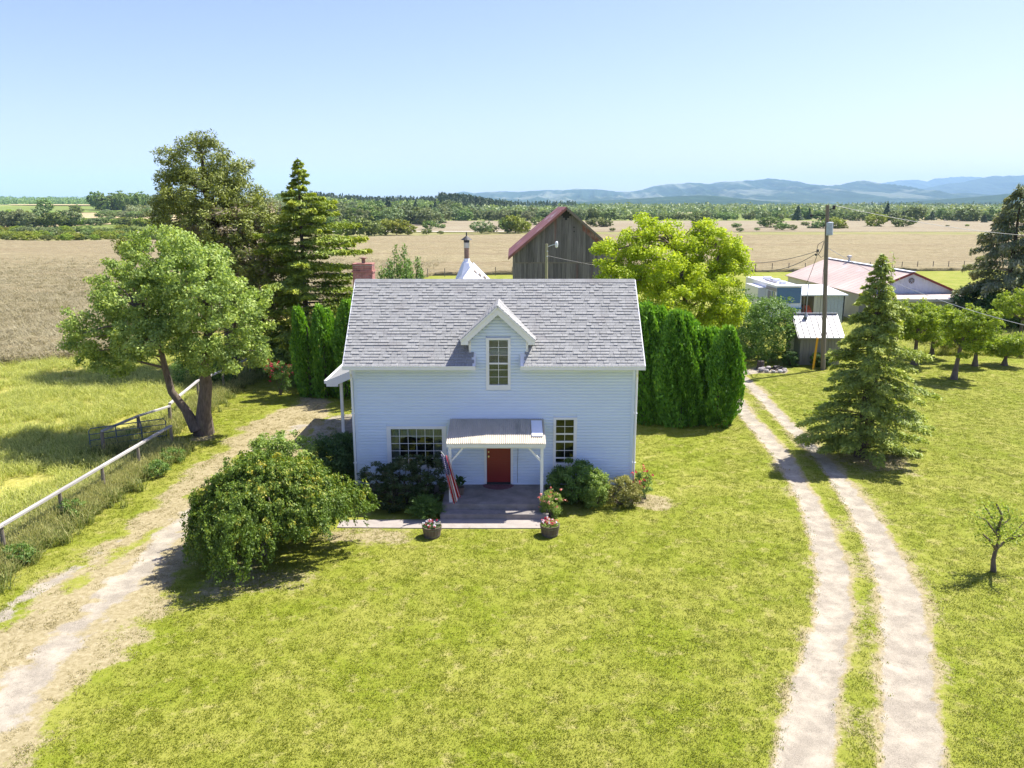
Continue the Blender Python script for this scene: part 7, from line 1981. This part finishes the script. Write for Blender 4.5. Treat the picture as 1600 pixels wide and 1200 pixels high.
# meadow of tall grass
X, Y = pool(46000, -46, -13, 14, 62, 1.2)
edge = field_edge_y(X)
k = (meadow_mask(X, Y) > 0.1) & (Y < edge + 0.5) & (fbm(X * 0.5, Y * 0.5, 3) > 0.25 + 0.28 * RNG.random(len(X)))
X, Y = X[k], Y[k]
mt_ = [tuft_mesh('meadow_tuft', 26, 0.40, 0.016, 0.20, 1.5, 'meadow', 10 + s, True) for s in range(4)]
scatter('meadow_grass', np.stack([X, Y, sample_grid(GZ, X, Y)], 1), mt_, 0.45, 1.15)
# tall weeds along the fence line
X = []; Y = []
for (p0, p1), m_ in (((FENCE_A[0], FENCE_A[1]), 380), ((FENCE_A[1], FENCE_A[2]), 560), ((FENCE_A[2], FENCE_A[6]), 1500), ((at(268, 668), at(392, 588)), 500), ((at(268, 669), at(163, 712)), 500)):
    t = RNG.random(m_); X.append(p0[0] + (p1[0] - p0[0]) * t + 0.42 * RNG.normal(size=m_)); Y.append(p0[1] + (p1[1] - p0[1]) * t + 0.3 * RNG.normal(size=m_))
X = np.concatenate(X); Y = np.concatenate(Y)
wt_ = [tuft_mesh('weed_tuft', 30, 0.55, 0.024, 0.18, 1.2, 'weed', 30 + s, True) for s in range(3)]
k = sample_grid(ddrv, X, Y) > 1.0
scatter('fence_weeds', np.stack([X[k], Y[k], sample_grid(GZ, X[k], Y[k])], 1), wt_, 0.35, 0.95)
for i, (px, py, r_, lb) in enumerate(((268, 722, 0.6, 'leafy weed clump at the corner post of the driveway fence'), (244, 745, 0.5, 'leafy weed clump just below the fence corner'), (110, 815, 0.5, 'dark leafy weed clump at the foot of the fence near the second post'), (205, 690, 0.7, 'leafy clump growing through the blue gate'), (30, 880, 0.45, 'weed clump at the nearest post of the driveway fence'))):
    shrub('weed_clump', at(px, py), r_, 0.55 + 0.1 * i % 0.3, 1600, 0.07, 'lf_mid', lb, 'plant', None, nclump=60, clump=0.14, stems=3)
# ripe crop stems on the near part of the field
X, Y = pool(90000, -100, -12, 48, 175, 1.2)
k = (Y > field_edge_y(X) - 0.6) & (RNG.random(len(X)) > sstep(60, 165, Y))
X, Y = X[k], Y[k]
ct_ = [tuft_mesh('crop_tuft', 22, 0.5, 0.035, 0.42, 2.0, 'crop', 50 + s, False) for s in range(3)]
scatter('crop_stems', np.stack([X, Y, 0.12 + 0 * X], 1), ct_, 0.8, 1.5)
# rough grass behind the orchard and along the crop edge
X, Y = pool(14000, 14, 62, 54, 66)
scatter('rough_grass', np.stack([X, Y, 0 * X], 1), mt_, 0.8, 1.6)

# ================================================================== HAZE
hz = MB().box(-36500, 36500, -2500, 21500, -9, 760)
hm = bpy.data.materials.new('haze'); hm.use_nodes = True
for n in list(hm.node_tree.nodes): hm.node_tree.nodes.remove(n)
ho = hm.node_tree.nodes.new('ShaderNodeOutputMaterial'); hv = hm.node_tree.nodes.new('ShaderNodeVolumePrincipled')
hv.inputs['Color'].default_value = (0.47, 0.73, 1.0, 1); hv.inputs['Density'].default_value = HAZE_DENSITY; hv.inputs['Anisotropy'].default_value = 0.0
hm.node_tree.links.new(hv.outputs[0], ho.inputs['Volume'])
tag(hz.build('haze', hm), kind='stuff')
